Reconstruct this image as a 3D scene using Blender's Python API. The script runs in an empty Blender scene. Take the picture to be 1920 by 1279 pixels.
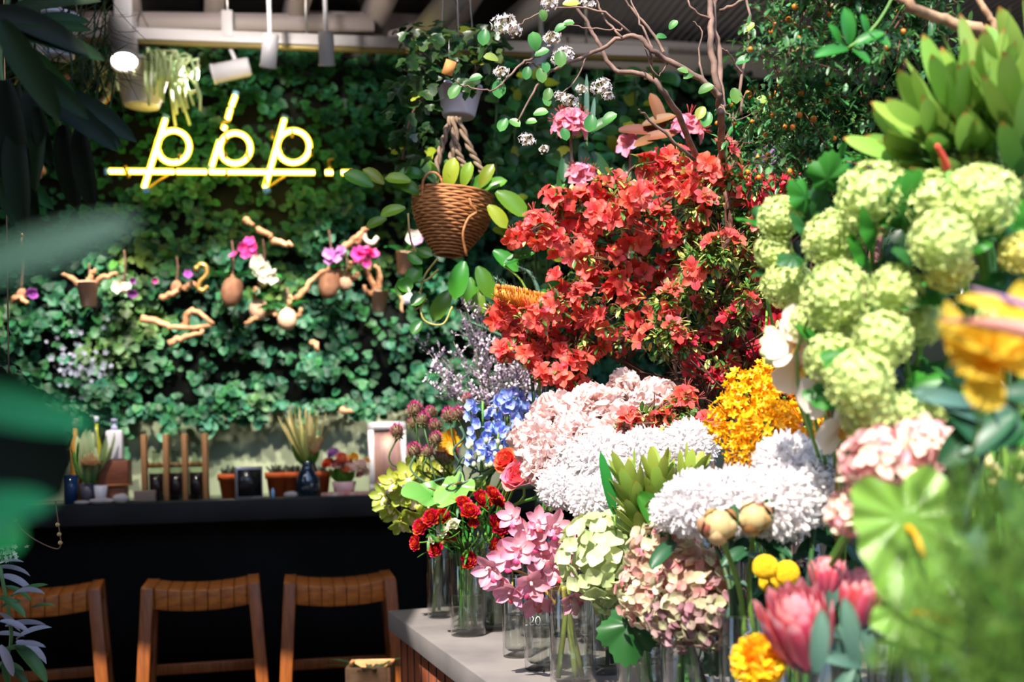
import bpy, math, numpy as np
from mathutils import Vector, Matrix
PI = math.pi
SC = bpy.context.scene
COL = SC.collection
# ------------------------------------------------------------------ camera
F = 2100.0                  # focal length in pixels of a 1920 px wide frame
CX, CY = 960.0, 836.0       # where the camera's axis meets the frame
ROLL = 0.024
CAM = np.array([0.0, 0.0, 1.2])
RX = np.array([math.cos(ROLL), 0, -math.sin(ROLL)])
RU = np.array([math.sin(ROLL), 0, math.cos(ROLL)])
cam_d = bpy.data.cameras.new('camera'); cam = bpy.data.objects.new('camera', cam_d); COL.objects.link(cam)
cam.matrix_world = Matrix(((RX[0], RU[0], 0, 0), (0, 0, -1, 0), (RX[2], RU[2], 0, 1.2), (0, 0, 0, 1)))
cam_d.sensor_width = 36; cam_d.lens = 36 * F / 1920; cam_d.shift_y = (CY - 639.5) / 1920
cam_d.clip_start = 0.05; cam_d.clip_end = 100
cam_d.dof.use_dof = True; cam_d.dof.focus_distance = 2.5; cam_d.dof.aperture_fstop = 2.7
SC.camera = cam
# ------------------------------------------------------------------ sky, sun, exposure
W = bpy.data.worlds.new('sky'); SC.world = W; W.use_nodes = True
wn = W.node_tree; wn.nodes.clear()
sky = wn.nodes.new('ShaderNodeTexSky'); sky.sky_type = 'NISHITA'; sky.sun_disc = False
sky.sun_elevation = math.radians(50); sky.sun_rotation = math.radians(210)
wb = wn.nodes.new('ShaderNodeBackground'); wb.inputs[1].default_value = 0.5
wo = wn.nodes.new('ShaderNodeOutputWorld')
wn.links.new(sky.outputs[0], wb.inputs[0]); wn.links.new(wb.outputs[0], wo.inputs[0])
sun_d = bpy.data.lights.new('sun', 'SUN'); sun_d.energy = 7.5; sun_d.angle = math.radians(0.6); sun_d.color = (1.0, 0.93, 0.82)
sun = bpy.data.objects.new('sun', sun_d); COL.objects.link(sun)
SUND = Vector((0.24, 0.60, -0.76)).normalized()
sun.rotation_euler = SUND.to_track_quat('-Z', 'Y').to_euler(); sun.location = (-3, -5, 9)
SC.view_settings.view_transform = 'Standard'; SC.view_settings.look = 'None'
SC.view_settings.exposure = 0.5; SC.view_settings.gamma = 1.0; SC.view_settings.use_curve_mapping = False
SC.cycles.use_denoising = True
SC.cycles.transparent_max_bounces = 24; SC.cycles.max_bounces = 8
SC.cycles.caustics_refractive = False; SC.cycles.caustics_reflective = False
SC.cycles.sample_clamp_indirect = 6

# ------------------------------------------------------------------ helpers
rng = np.random.RandomState(7)
def U(a, b): return a + (b - a) * rng.rand()
def A(*v): return np.array(v, float)
def nrm(v):
    v = np.asarray(v, float); return v / (np.linalg.norm(v) + 1e-12)
def ray(px, py): return A(0, 1, 0) + (px - CX) / F * RX - (py - CY) / F * RU
def at(px, py, Y): return CAM + Y * ray(px, py)
def on_z(px, py, z):
    r = ray(px, py); return CAM + r * ((z - CAM[2]) / r[2])
YAW = math.radians(10.5)
WD = A(math.cos(YAW), math.sin(YAW), 0)          # along the back wall, to the right
WN = A(math.sin(YAW), -math.cos(YAW), 0)         # out of the back wall, into the room
W0 = at(430, 322, 5.55)
def on_wall(px, py, off=0.0):                    # a point OFF metres in front of the back wall
    r = ray(px, py); k = np.dot(W0 + WN * off - CAM, WN) / np.dot(r, WN); return CAM + r * k
def px_at(p): return p[1] / F                    # metres per pixel at a point
def frame(d, up=(0, 0, 1), roll=0.0):
    y = nrm(d); u = np.asarray(up, float)
    if abs(np.dot(y, nrm(u))) > 0.98: u = A(0, 1, 0.1) if abs(y[1]) < .9 else A(1, 0, 0)
    x = nrm(np.cross(y, u)); z = np.cross(x, y)
    c, s = math.cos(roll), math.sin(roll)
    return np.stack([c * x + s * z, y, -s * x + c * z], 1)
def zframe(d, roll=0.0):                         # third column points along d
    f = frame(d, (0, 0, 1), 0); x, y, z = f[:, 0], f[:, 1], f[:, 2]
    c, s = math.cos(roll), math.sin(roll); a, b = x, -z
    return np.stack([c * a + s * b, -s * a + c * b, y], 1) if np.dot(np.cross(c * a + s * b, -s * a + c * b), y) > 0 else np.stack([c * a + s * b, s * a - c * b, y], 1)
def rotm(ax, an): return np.array(Matrix.Rotation(an, 3, ax if isinstance(ax, str) else Vector(ax)))
def fib(n, zmin=-1.0):
    i = np.arange(n) + .5; z = 1 - i / n * (1 - zmin); a = i * 2.399963
    r = np.sqrt(np.maximum(0, 1 - z * z)); return np.stack([r * np.cos(a), r * np.sin(a), z], 1)
def srgb(h):
    if not isinstance(h, str): return tuple(h)
    h = h.lstrip('#'); o = []
    for i in (0, 2, 4):
        c = int(h[i:i + 2], 16) / 255; o.append(c / 12.92 if c <= .04045 else ((c + .055) / 1.055) ** 2.4)
    return tuple(o)

class MB:
    """collects shapes; .build links them as ONE mesh object"""
    def __init__(s): s.v = []; s.f = []; s.c = []; s.n = 0
    def add(s, V, Fs, R=None, o=None, k=1.0, t=None, v=None, w=0.0):
        V = np.asarray(V, float) * k
        if R is not None: V = V @ np.asarray(R).T
        if o is not None: V = V + np.asarray(o)
        n = len(V)
        c = np.ones((n, 4)); c[:, 0] = 0 if t is None else t; c[:, 1] = rng.rand() if v is None else v; c[:, 2] = w
        s.v.append(V); s.c.append(c)
        for f in (Fs if isinstance(Fs, list) else [Fs]):
            if len(f): s.f.append(np.asarray(f) + s.n)
        s.n += n; return s
    def T(s, tpl, **k):
        V, Fs, t = tpl; k.setdefault('t', t); return s.add(V, Fs, **k)
    def mesh(s, name, m, smooth=True, off=None):
        V = np.concatenate(s.v)
        if off is not None: V = V - np.asarray(off)
        me = bpy.data.meshes.new(name)
        loops = np.concatenate([f.ravel() for f in s.f]).astype(np.int32)
        tot = np.concatenate([np.full(len(f), f.shape[1], np.int32) for f in s.f])
        st = np.concatenate([[0], np.cumsum(tot)[:-1]]).astype(np.int32)
        me.vertices.add(len(V)); me.vertices.foreach_set('co', V.astype(np.float32).ravel())
        me.loops.add(len(loops)); me.loops.foreach_set('vertex_index', loops)
        me.polygons.add(len(tot)); me.polygons.foreach_set('loop_start', st); me.polygons.foreach_set('loop_total', tot)
        me.update(calc_edges=True)
        a = me.attributes.new('tint', 'FLOAT_COLOR', 'POINT'); a.data.foreach_set('color', np.concatenate(s.c).astype(np.float32).ravel())
        if smooth: me.polygons.foreach_set('use_smooth', np.ones(len(tot), bool))
        me.materials.append(m); me.validate(); return me
    def build(s, name, m, parent=None, smooth=True, bevel=0.0):
        off = None
        if parent is not None:
            off = np.array(root_of(parent).location)
        me = s.mesh(name, m, smooth, off)
        o = bpy.data.objects.new(name, me); COL.objects.link(o)
        if parent is not None: o.parent = parent
        if bevel:
            b = o.modifiers.new('bevel', 'BEVEL'); b.width = bevel; b.segments = 2; b.limit_method = 'ANGLE'
        return o
def root_of(o):
    while o.parent is not None: o = o.parent
    return o
def link(me, name, parent, pos, R=None, k=1.0):
    """a mesh placed under a thing; POS is a world point"""
    o = bpy.data.objects.new(name, me); COL.objects.link(o)
    p = np.asarray(pos, float)
    if parent is not None: o.parent = parent; p = p - np.array(root_of(parent).location)
    M = Matrix.Identity(4)
    R = np.eye(3) if R is None else np.asarray(R)
    kk = np.asarray(k, float) * np.ones(3)
    for i in range(3):
        for j in range(3): M[i][j] = R[i, j] * kk[j]
        M[i][3] = p[i]
    o.matrix_local = M; return o
def link_sub(me, name, part):
    o = bpy.data.objects.new(name, me); COL.objects.link(o); o.parent = part; return o
def tag(o, label, cat=None, group=None, kind=None):
    if label: o['label'] = label
    if cat: o['category'] = cat
    if group: o['group'] = group
    if kind: o['kind'] = kind
    return o
def thing(name, label, cat, loc=(0, 0, 0), group=None):
    o = bpy.data.objects.new(name, None); COL.objects.link(o); o.location = tuple(float(x) for x in loc)
    o.empty_display_size = .02
    return tag(o, label, cat, group)
def struct(name, mb, m, bevel=0, smooth=False):
    return tag(mb.build(name, m, None, smooth, bevel), None, None, None, 'structure')

# ---- shapes: each returns (verts, faces, t)
_g = {}
def gridf(nu, nv):
    if (nu, nv) not in _g:
        i, j = np.meshgrid(np.arange(nu), np.arange(nv), indexing='ij'); a = (i * (nv + 1) + j).ravel()
        _g[nu, nv] = np.stack([a, a + 1, a + nv + 2, a + nv + 1], 1)
    return _g[nu, nv]
def petal(L=1., Wd=.5, a=.6, b=.4, curl=0., cup=0., nu=5, nv=2, ruf=0., rk=3., ph=0., twist=0., tip=.0):
    u = np.linspace(0, 1, nu + 1); p = (u + .04) ** a * (1 - u * (1 - tip) * .998) ** b; p = p / p.max(); w = Wd / 2 * p
    an = curl * u; dy = np.cos(an) * L / nu; dz = np.sin(an) * L / nu
    y = np.concatenate([[0], np.cumsum((dy[1:] + dy[:-1]) / 2)]); z = np.concatenate([[0], np.cumsum((dz[1:] + dz[:-1]) / 2)])
    s = np.linspace(-1, 1, nv + 1)
    nn = cup * w[:, None] * s ** 2 + ruf * np.sin(rk * PI * s + ph + 2 * u[:, None]) * u[:, None] ** 1.5
    X = w[:, None] * s + 0 * nn; tw = twist * u[:, None]
    X, nn = X * np.cos(tw) - nn * np.sin(tw), nn * np.cos(tw) + X * np.sin(tw)
    Y = y[:, None] - np.sin(an)[:, None] * nn; Z = z[:, None] + np.cos(an)[:, None] * nn
    return np.stack([X, Y, Z], 2).reshape(-1, 3), gridf(nu, nv), np.repeat(u, nv + 1)
def smooth(P, n=6):
    P = np.asarray(P, float)
    if len(P) < 3: return np.stack([P[0] + (P[1] - P[0]) * x for x in np.linspace(0, 1, n + 1)])
    Q = np.concatenate([[2 * P[0] - P[1]], P, [2 * P[-1] - P[-2]]]); o = []
    for i in range(1, len(Q) - 2):
        a, b, c, d = Q[i - 1:i + 3]
        for x in np.arange(n) / n:
            o.append(.5 * ((2 * b) + (c - a) * x + (2 * a - 5 * b + 4 * c - d) * x * x + (3 * b - a - 3 * c + d) * x ** 3))
    o.append(P[-1]); return np.array(o)
def tube(P, r, n=6):
    P = np.asarray(P, float); m = len(P); r = np.asarray(r, float) * np.ones(m) if np.ndim(r) == 0 else np.interp(np.linspace(0, 1, m), np.linspace(0, 1, len(r)), r)
    T = np.gradient(P, axis=0); T /= np.linalg.norm(T, axis=1)[:, None] + 1e-12
    x = frame(T[0])[:, 0]; V = []
    a = np.arange(n) * 2 * PI / n
    for i in range(m):
        x = nrm(x - T[i] * np.dot(x, T[i])); y = np.cross(T[i], x)
        V.append(P[i] + r[i] * (np.cos(a)[:, None] * x + np.sin(a)[:, None] * y))
    V = np.concatenate(V + [P[:1], P[-1:]]); i, j = np.meshgrid(np.arange(m - 1), np.arange(n), indexing='ij'); i = i.ravel(); j = j.ravel(); k = (j + 1) % n
    q = np.stack([i * n + j, i * n + k, (i + 1) * n + k, (i + 1) * n + j], 1)
    jj = np.arange(n); kk = (jj + 1) % n; b = (m - 1) * n
    c0 = np.stack([kk, jj, np.full(n, m * n)], 1); c1 = np.stack([b + jj, b + kk, np.full(n, m * n + 1)], 1)
    t = np.concatenate([np.repeat(np.linspace(0, 1, m), n), [0, 1]])
    return V, [q, c0, c1], t
def lathe(prof, n=24, close=False):
    pr = np.asarray(prof, float); m = len(pr); a = np.arange(n) * 2 * PI / n
    V = np.stack([pr[:, :1] * np.cos(a), pr[:, :1] * np.sin(a), pr[:, 1:] + 0 * a], 2).reshape(-1, 3)
    mm = m if close else m - 1
    i, j = np.meshgrid(np.arange(mm), np.arange(n), indexing='ij'); i = i.ravel(); j = j.ravel(); k = (j + 1) % n; i2 = (i + 1) % m
    return V, [np.stack([i * n + j, i * n + k, i2 * n + k, i2 * n + j], 1)], np.repeat(np.linspace(0, 1, m), n)
def sphere(r=1., n=12, m=8, sz=1.):
    t = np.linspace(0.001, PI - .001, m + 1); return lathe(np.stack([r * np.sin(t), -r * sz * np.cos(t)], 1), n)
def box(a, b):
    a, b = np.minimum(a, b), np.maximum(a, b)
    V = np.array([[x, y, z] for z in (a[2], b[2]) for y in (a[1], b[1]) for x in (a[0], b[0])])
    return V, np.array([[0, 2, 3, 1], [4, 5, 7, 6], [0, 1, 5, 4], [2, 6, 7, 3], [0, 4, 6, 2], [1, 3, 7, 5]]), 0
def cbox(c, s):
    c, s = np.asarray(c, float), np.asarray(s, float) / 2; return box(c - s, c + s)
WR = np.stack([WD, -WN, A(0, 0, 1)], 1)          # a frame turned like the back wall: x along it, y into it
def disc(rf, rings=4, seg=24, bump=lambda r, a: 0 * r, full=True):
    a = np.linspace(0, 2 * PI, seg, endpoint=False); R = np.linspace(0, 1, rings + 1)[1:]
    rr = R[:, None] * rf(a)[None]; V = np.stack([rr * np.sin(a), rr * np.cos(a), bump(R[:, None] + 0 * a, a[None] + 0 * rr)], 2).reshape(-1, 3)
    V = np.concatenate([V, [[0, 0, float(bump(np.zeros((1, 1)), np.zeros((1, 1)))[0, 0])]]])
    i, j = np.meshgrid(np.arange(rings - 1), np.arange(seg), indexing='ij'); i = i.ravel(); j = j.ravel(); k = (j + 1) % seg
    q = np.stack([i * seg + j, (i + 1) * seg + j, (i + 1) * seg + k, i * seg + k], 1); jj = np.arange(seg)
    c = np.stack([np.full(seg, rings * seg), jj, (jj + 1) % seg], 1)
    return V, [q, c], np.concatenate([np.repeat(R, seg), [0]])

# ---- materials
MATS = {}
def _new(name):
    m = bpy.data.materials.new(name); m.use_nodes = True; n = m.node_tree.nodes; n.clear()
    o = n.new('ShaderNodeOutputMaterial'); return m, n, m.node_tree.links, o
def leaf(name, c0, c1, c2=None, vary=.5, hue=.03, trans=.3, rough=.5, spec=.4, bump=0., bscale=60.):
    """plant tissue: c0 base to c1 tip, c2 where the third channel marks it, each leaf a little different"""
    m, n, l, o = _new(name)
    at_ = n.new('ShaderNodeAttribute'); at_.attribute_name = 'tint'; sp = n.new('ShaderNodeSeparateColor'); l.new(at_.outputs['Color'], sp.inputs[0])
    mx = n.new('ShaderNodeMix'); mx.data_type = 'RGBA'; l.new(sp.outputs[0], mx.inputs[0]); mx.inputs[6].default_value = (*srgb(c0), 1); mx.inputs[7].default_value = (*srgb(c1), 1); out = mx.outputs[2]
    if c2:
        m2 = n.new('ShaderNodeMix'); m2.data_type = 'RGBA'; l.new(sp.outputs[2], m2.inputs[0]); l.new(out, m2.inputs[6]); m2.inputs[7].default_value = (*srgb(c2), 1); out = m2.outputs[2]
    h = n.new('ShaderNodeHueSaturation'); l.new(out, h.inputs['Color'])
    r1 = n.new('ShaderNodeMapRange'); l.new(sp.outputs[1], r1.inputs[0]); r1.inputs[3].default_value = 1 - vary / 2; r1.inputs[4].default_value = 1 + vary / 2; l.new(r1.outputs[0], h.inputs['Value'])
    w = n.new('ShaderNodeMath'); w.operation = 'MULTIPLY'; l.new(sp.outputs[1], w.inputs[0]); w.inputs[1].default_value = 7.3
    fr = n.new('ShaderNodeMath'); fr.operation = 'FRACT'; l.new(w.outputs[0], fr.inputs[0])
    r2 = n.new('ShaderNodeMapRange'); l.new(fr.outputs[0], r2.inputs[0]); r2.inputs[3].default_value = .5 - hue; r2.inputs[4].default_value = .5 + hue; l.new(r2.outputs[0], h.inputs['Hue'])
    p = n.new('ShaderNodeBsdfPrincipled'); l.new(h.outputs[0], p.inputs['Base Color']); p.inputs['Roughness'].default_value = rough; p.inputs['Specular IOR Level'].default_value = spec
    if bump:
        t = n.new('ShaderNodeTexNoise'); t.inputs['Scale'].default_value = bscale; b = n.new('ShaderNodeBump'); b.inputs['Strength'].default_value = bump; b.inputs['Distance'].default_value = .004; l.new(t.outputs[0], b.inputs['Height']); l.new(b.outputs[0], p.inputs['Normal'])
    if trans > 0:
        tr = n.new('ShaderNodeBsdfTranslucent'); l.new(h.outputs[0], tr.inputs[0]); mm = n.new('ShaderNodeMixShader'); mm.inputs[0].default_value = trans; l.new(p.outputs[0], mm.inputs[1]); l.new(tr.outputs[0], mm.inputs[2]); l.new(mm.outputs[0], o.inputs[0])
    else: l.new(p.outputs[0], o.inputs[0])
    return m
def mat(name, c, rough=.5, metal=0., spec=.5, c2=None, scale=8., stretch=(1, 1, 1), bump=0., wave=False, coat=0.):
    """solid stuff; c2 blends in through noise (or wood-like bands)"""
    m, n, l, o = _new(name); p = n.new('ShaderNodeBsdfPrincipled'); l.new(p.outputs[0], o.inputs[0])
    p.inputs['Base Color'].default_value = (*srgb(c), 1); p.inputs['Roughness'].default_value = rough; p.inputs['Metallic'].default_value = metal; p.inputs['Specular IOR Level'].default_value = spec; p.inputs['Coat Weight'].default_value = coat
    if c2 or bump:
        tc = n.new('ShaderNodeTexCoord'); mp = n.new('ShaderNodeMapping'); l.new(tc.outputs['Object'], mp.inputs[0]); mp.inputs['Scale'].default_value = stretch
        t = n.new('ShaderNodeTexNoise'); t.inputs['Scale'].default_value = scale; t.inputs['Detail'].default_value = 6; l.new(mp.outputs[0], t.inputs[0])
        if c2:
            cr = n.new('ShaderNodeValToRGB'); cr.color_ramp.elements[0].color = (*srgb(c), 1); cr.color_ramp.elements[1].color = (*srgb(c2), 1); cr.color_ramp.elements[0].position = .35; cr.color_ramp.elements[1].position = .68
            l.new(t.outputs[0], cr.inputs[0]); l.new(cr.outputs[0], p.inputs['Base Color'])
        if bump:
            b = n.new('ShaderNodeBump'); b.inputs['Strength'].default_value = bump; b.inputs['Distance'].default_value = .01; l.new(t.outputs[0], b.inputs['Height']); l.new(b.outputs[0], p.inputs['Normal'])
    return m
def emit(name, c, k):
    m, n, l, o = _new(name); e = n.new('ShaderNodeEmission'); e.inputs[0].default_value = (*srgb(c), 1); e.inputs[1].default_value = k; l.new(e.outputs[0], o.inputs[0]); return m
def thin_glass(name, c=(1, 1, 1), rough=.02, ior=1.5, gain=1.0):
    """a clear pane: light goes straight through, the surface reflects by its angle"""
    m, n, l, o = _new(name); tr = n.new('ShaderNodeBsdfTransparent'); tr.inputs[0].default_value = (*srgb(c), 1)
    gl = n.new('ShaderNodeBsdfGlossy'); gl.inputs['Roughness'].default_value = rough; lw = n.new('ShaderNodeLayerWeight'); lw.inputs[0].default_value = .5
    pw = n.new('ShaderNodeMath'); pw.operation = 'POWER'; l.new(lw.outputs['Facing'], pw.inputs[0]); pw.inputs[1].default_value = 4.0
    mu = n.new('ShaderNodeMath'); mu.operation = 'MULTIPLY_ADD'; mu.use_clamp = True; l.new(pw.outputs[0], mu.inputs[0]); mu.inputs[1].default_value = .75 * gain; mu.inputs[2].default_value = .035 * gain
    mm = n.new('ShaderNodeMixShader'); l.new(mu.outputs[0], mm.inputs[0]); l.new(tr.outputs[0], mm.inputs[1]); l.new(gl.outputs[0], mm.inputs[2]); l.new(mm.outputs[0], o.inputs[0]); return m
# ================================================================== the setting
M_floor = mat('floor_concrete', '6a645c', .5, c2='57514a', scale=3)
M_dark = mat('dark_plaster', '2a2a2a', .8, c2='232323')
M_sage = mat('sage_plaster', 'c0c6a4', .85, c2='9aa684', scale=2.2, bump=.1)
M_white = mat('white_painted_steel', 'c9c2c6', .45)
M_lilac = mat('off_white_timber', 'dccdd0', .6)
M_roof = mat('dark_roof_lining', '2c2828', .8)
M_raft = mat('rafter_timber', 'a39698', .7)
M_corr = mat('corrugated_panel', 'b4b0b6', .5)
b = MB(); b.add(*box(A(-14, -9.5, -.1), A(12, 9, 0))[:2]); struct('floor', b, M_floor)
b = MB(); b.add(*box(A(-3.3, 1.75, 0), A(-3.15, 8.5, 3.55))[:2]); b.add(*box(A(-3.3, -2.6, 0), A(-3.15, .75, 3.2))[:2]); struct('wall_left', b, M_dark)
b = MB(); b.add(*box(A(3.3, 1.7, 0), A(3.45, 8.5, 3.55))[:2]); struct('wall_right', b, M_dark)
b = MB(); b.add(*box(A(-3.3, 8.35, 0), A(3.45, 8.5, 3.55))[:2]); struct('wall_rear', b, M_dark)
b = MB(); b.add(*cbox((0, 0, 0), (7.2, .12, 3.1))[:2], R=WR, o=W0 - WN * .10 + A(0, 0, 1.55 - W0[2]) + WD * 1.2); struct('wall_back', b, M_sage)
b = MB(); b.add(*box(A(-3.3, 1.62, 3.55), A(-.75, 8.5, 3.7))[:2]); b.add(*box(A(-.75, 2.3, 3.55), A(3.45, 8.5, 3.7))[:2]); struct('ceiling', b, M_roof)
b = MB(); b.add(*box(A(-3.3, -.1, 3.2), A(-1.12, 1.62, 3.28))[:2]); b.add(*box(A(-3.3, -2.6, 3.2), A(-.55, -.1, 3.28))[:2]); struct('added_shade_awning', b, M_roof)  # unseen awning added to keep sun off the left plants and near leaves
b = MB(); b.add(*box(A(-14, -9.5, 0), A(12, -9, 6.2))[:2]); struct('sky_block_building', b, mat('street_render', '5a5650', .9))  # unseen building opposite, added to cut low sky light in the shop
# rafters and beams over the back of the shop
for i, x in enumerate(np.arange(-2.9, 1.0, .42)):
    b = MB(); b.add(*cbox((0, 0, 0), (.09, 2.6, .16))[:2], R=rotm('Z', YAW + .1), o=A(x, 6.3, 3.46)); struct('beam_rafter', b, M_raft)
def wbeam(name, x0, y0, x1, y1, h, d, off, m, kind=True):
    p, q = on_wall(x0, y0, off), on_wall(x1, y1, off); c = (p + q) / 2; L = np.linalg.norm(q - p); R = frame(q - p)
    b = MB(); b.add(*cbox((0, 0, 0), (d, L, h))[:2], R=R, o=c); return struct(name, b, m)
wbeam('beam_purlin', 130, 42, 700, 48, .075, .10, -.05, M_lilac)
wbeam('beam_lintel', 560, 48, 790, 54, .12, .10, -.25, M_lilac)
wbeam('fascia_beam', 780, 80, 1640, 132, .16, .06, .10, mat('grey_fascia', 'b8b0ac', .6))  # grey fascia beam
wbeam('trim_1', 780, 66, 1640, 108, .03, .10, .18, M_white)
p, q = on_wall(775, 86, .55), on_wall(880, -40, 1.0)
b = MB(); b.add(*cbox((0, 0, 0), (.09, np.linalg.norm(q - p), .09))[:2], R=frame(q - p), o=(p + q) / 2); struct('beam_diagonal', b, M_white)
p, q = on_wall(930, 82, .45), on_wall(1075, -40, .75)
b = MB(); b.add(*cbox((0, 0, 0), (.15, np.linalg.norm(q - p), .10))[:2], R=frame(q - p), o=(p + q) / 2); struct('beam_brace', b, mat('pale_steel', 'aaa4a6', .5))
# corrugated sheet under the roof at the right
n = 60; xs = np.linspace(0, 2.6, n * 4 + 1); V = []
for yy in (0, 1.35):
    V += [[x, yy, .012 * math.sin(x / 2.6 * n * 2 * PI)] for x in xs]
V = np.array(V); m_ = len(xs); i = np.arange(m_ - 1); Fq = np.stack([i, i + 1, m_ + i + 1, m_ + i], 1)
b = MB(); b.add(np.concatenate([V, V + A(0, 0, .01)]), [Fq[:, ::-1], Fq + 2 * m_], R=rotm('Z', YAW), o=A(.35, 4.55, 3.36)); struct('ceiling_panel', b, M_corr)

# ------------------------------------------------------------------ planted wall
M_ivy = leaf('ivy_leaf', '1c472e', '2f7048', '7f9a1e', vary=1.2, hue=.035, trans=.2, rough=.45, spec=.3)
M_twig = mat('twig_bark', '6b4a37', .8, c2='4d3427', scale=30)
def ivy_t(lob):
    k = np.arange(11); a = k * 2 * PI / 11; r = np.array([.55, .62, .9, .55, .95, 1.25, .95, .55, .9, .62, .55]) if lob else np.array([.3, .55, .7, .75, .85, 1.1, .85, .75, .7, .55, .3])
    V = np.stack([r * np.sin(a) * -.5, .55 - r * np.cos(a) * .5, .10 * np.abs(np.sin(a)) + .06 * np.cos(a)], 1); V = np.concatenate([V, [[0, .5, 0]]])
    return V, np.stack([np.full(11, 11), k, (k + 1) % 11], 1), np.concatenate([np.full(11, 1.), [0]])
IV = [ivy_t(True), ivy_t(False)]
def bumps(a, z): return .5 + .22 * math.sin(a * 5.1 + 1.3 * math.sin(z * 4)) + .2 * math.sin(z * 6.3 + 2.1 * math.sin(a * 2.3)) + .15 * math.sin(a * 13 + z * 9)
b = MB()
zt, zb = on_wall(430, 100)[2], on_wall(430, 752)[2]
def vnoise(x, y):                                 # smooth random field
    s_ = 0
    for k, (fx, fy, ph) in enumerate(NZ): s_ += math.sin(fx * x + fy * y + ph) / (1 + k * .18)
    return s_ / 2.6
NZ = [(rng.randn() * (3 + 2.2 * k), rng.randn() * (3 + 2.2 * k), U(0, 6.3)) for k in range(8)]
for i in range(17500):
    a = U(-1.55, 3.3); z = zb + (zt - zb) * rng.rand(); q = vnoise(a, z); d = .03 + .16 * max(0, q + .45) * U(.3, 1) + .05 * rng.rand()
    if q < -.15 and rng.rand() < .75: continue
    if rng.rand() < .14:
        h = max(0, .35 + vnoise(a * 2.3, 5.)) * .13; z = zb - h * rng.rand(); d = U(.04, .14)
    o = W0 + WD * a + WN * d; o[2] = z
    R = frame(-A(0, 0, 1) * U(.4, 1.2) + WD * U(-.9, .9) + WN * U(0, .8), WN + A(0, 0, U(0, 1.2)))
    b.T(IV[rng.randint(2)], R=R, o=o, k=U(.036, .078), w=max(0, 0.5 * vnoise(a * .8 + 3, z * .8) - .2))
iv = b.build('ivy_foliage', M_ivy); tag(iv, 'dense dark green ivy covering the back wall behind the glowing sign', 'ivy', None, 'stuff')
# the backing the plants are rooted in
b = MB(); b.add(*cbox((0, 0, 0), (5.6, .05, zt - zb))[:2], R=WR, o=W0 + WD * .7 + A(0, 0, (zt + zb) / 2 - W0[2])); struct('planting_felt_backing', b, mat('planting_felt', '0c120c', .95))
# small white blossoms low in the ivy
M_wf = leaf('tiny_white_petals', '8f92a4', 'b0b2c4', vary=.3, trans=.2)
b = MB(); FL = disc(lambda a: .75 + .25 * np.cos(5 * a), 1, 10, lambda r, a: .2 * r)
for i in range(60):
    px, py = 145 + 30 * rng.randn(), 685 + 30 * rng.randn(); c = on_wall(px, py, .30)
    b.T(FL, R=frame(nrm(A(*rng.randn(3))), WN), o=c, k=U(.010, .018))
tag(b.build('blossom_foliage', M_wf), 'sprinkle of tiny white blossoms among the ivy above the counter', 'blossom', None, 'stuff')

# ================================================================== counter and stools
M_black = mat('black_stone', '161617', .6, spec=.25, c2='232324', scale=5, bump=.1)
M_blackp = mat('black_panel', '070708', .85, spec=.12, c2='0d0d0e', scale=4)
M_ctop = mat('counter_stone', '46483f', .25, c2='3a3c36', scale=9)
Hc = 1.0
P0 = on_z(380, 941, Hc); CD, CN = WD, WN
def cpt(px, py, back=.0, z=Hc):                  # a point on the counter, BACK metres behind its front edge
    r = ray(px, 900); k = np.dot(P0 - CN * back - CAM, CN) / np.dot(r, CN); p = CAM + r * k; p[2] = z; return p
t = thing('bar_counter', 'long black stone bar counter under the ivy wall', 'counter', P0 * A(1, 1, 0))
mid = P0 + CD * .35
b = MB(); b.add(*cbox((0, 0, 0), (3.3, .62, .085))[:2], R=WR, o=mid - CN * .31 + A(0, 0, -.0425)); b.build('worktop', M_black, t, False, .004)
b = MB(); b.add(*cbox((0, 0, 0), (3.3, .62, .004))[:2], R=WR, o=mid - CN * .31 + A(0, 0, .002)); b.build('polished_surface', M_ctop, t, False)
b = MB(); b.add(*cbox((0, 0, 0), (3.25, .5, .913))[:2], R=WR, o=mid - CN * .36 + A(0, 0, -1.0 + .457)); b.build('front_panel', M_blackp, t, False)

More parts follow.
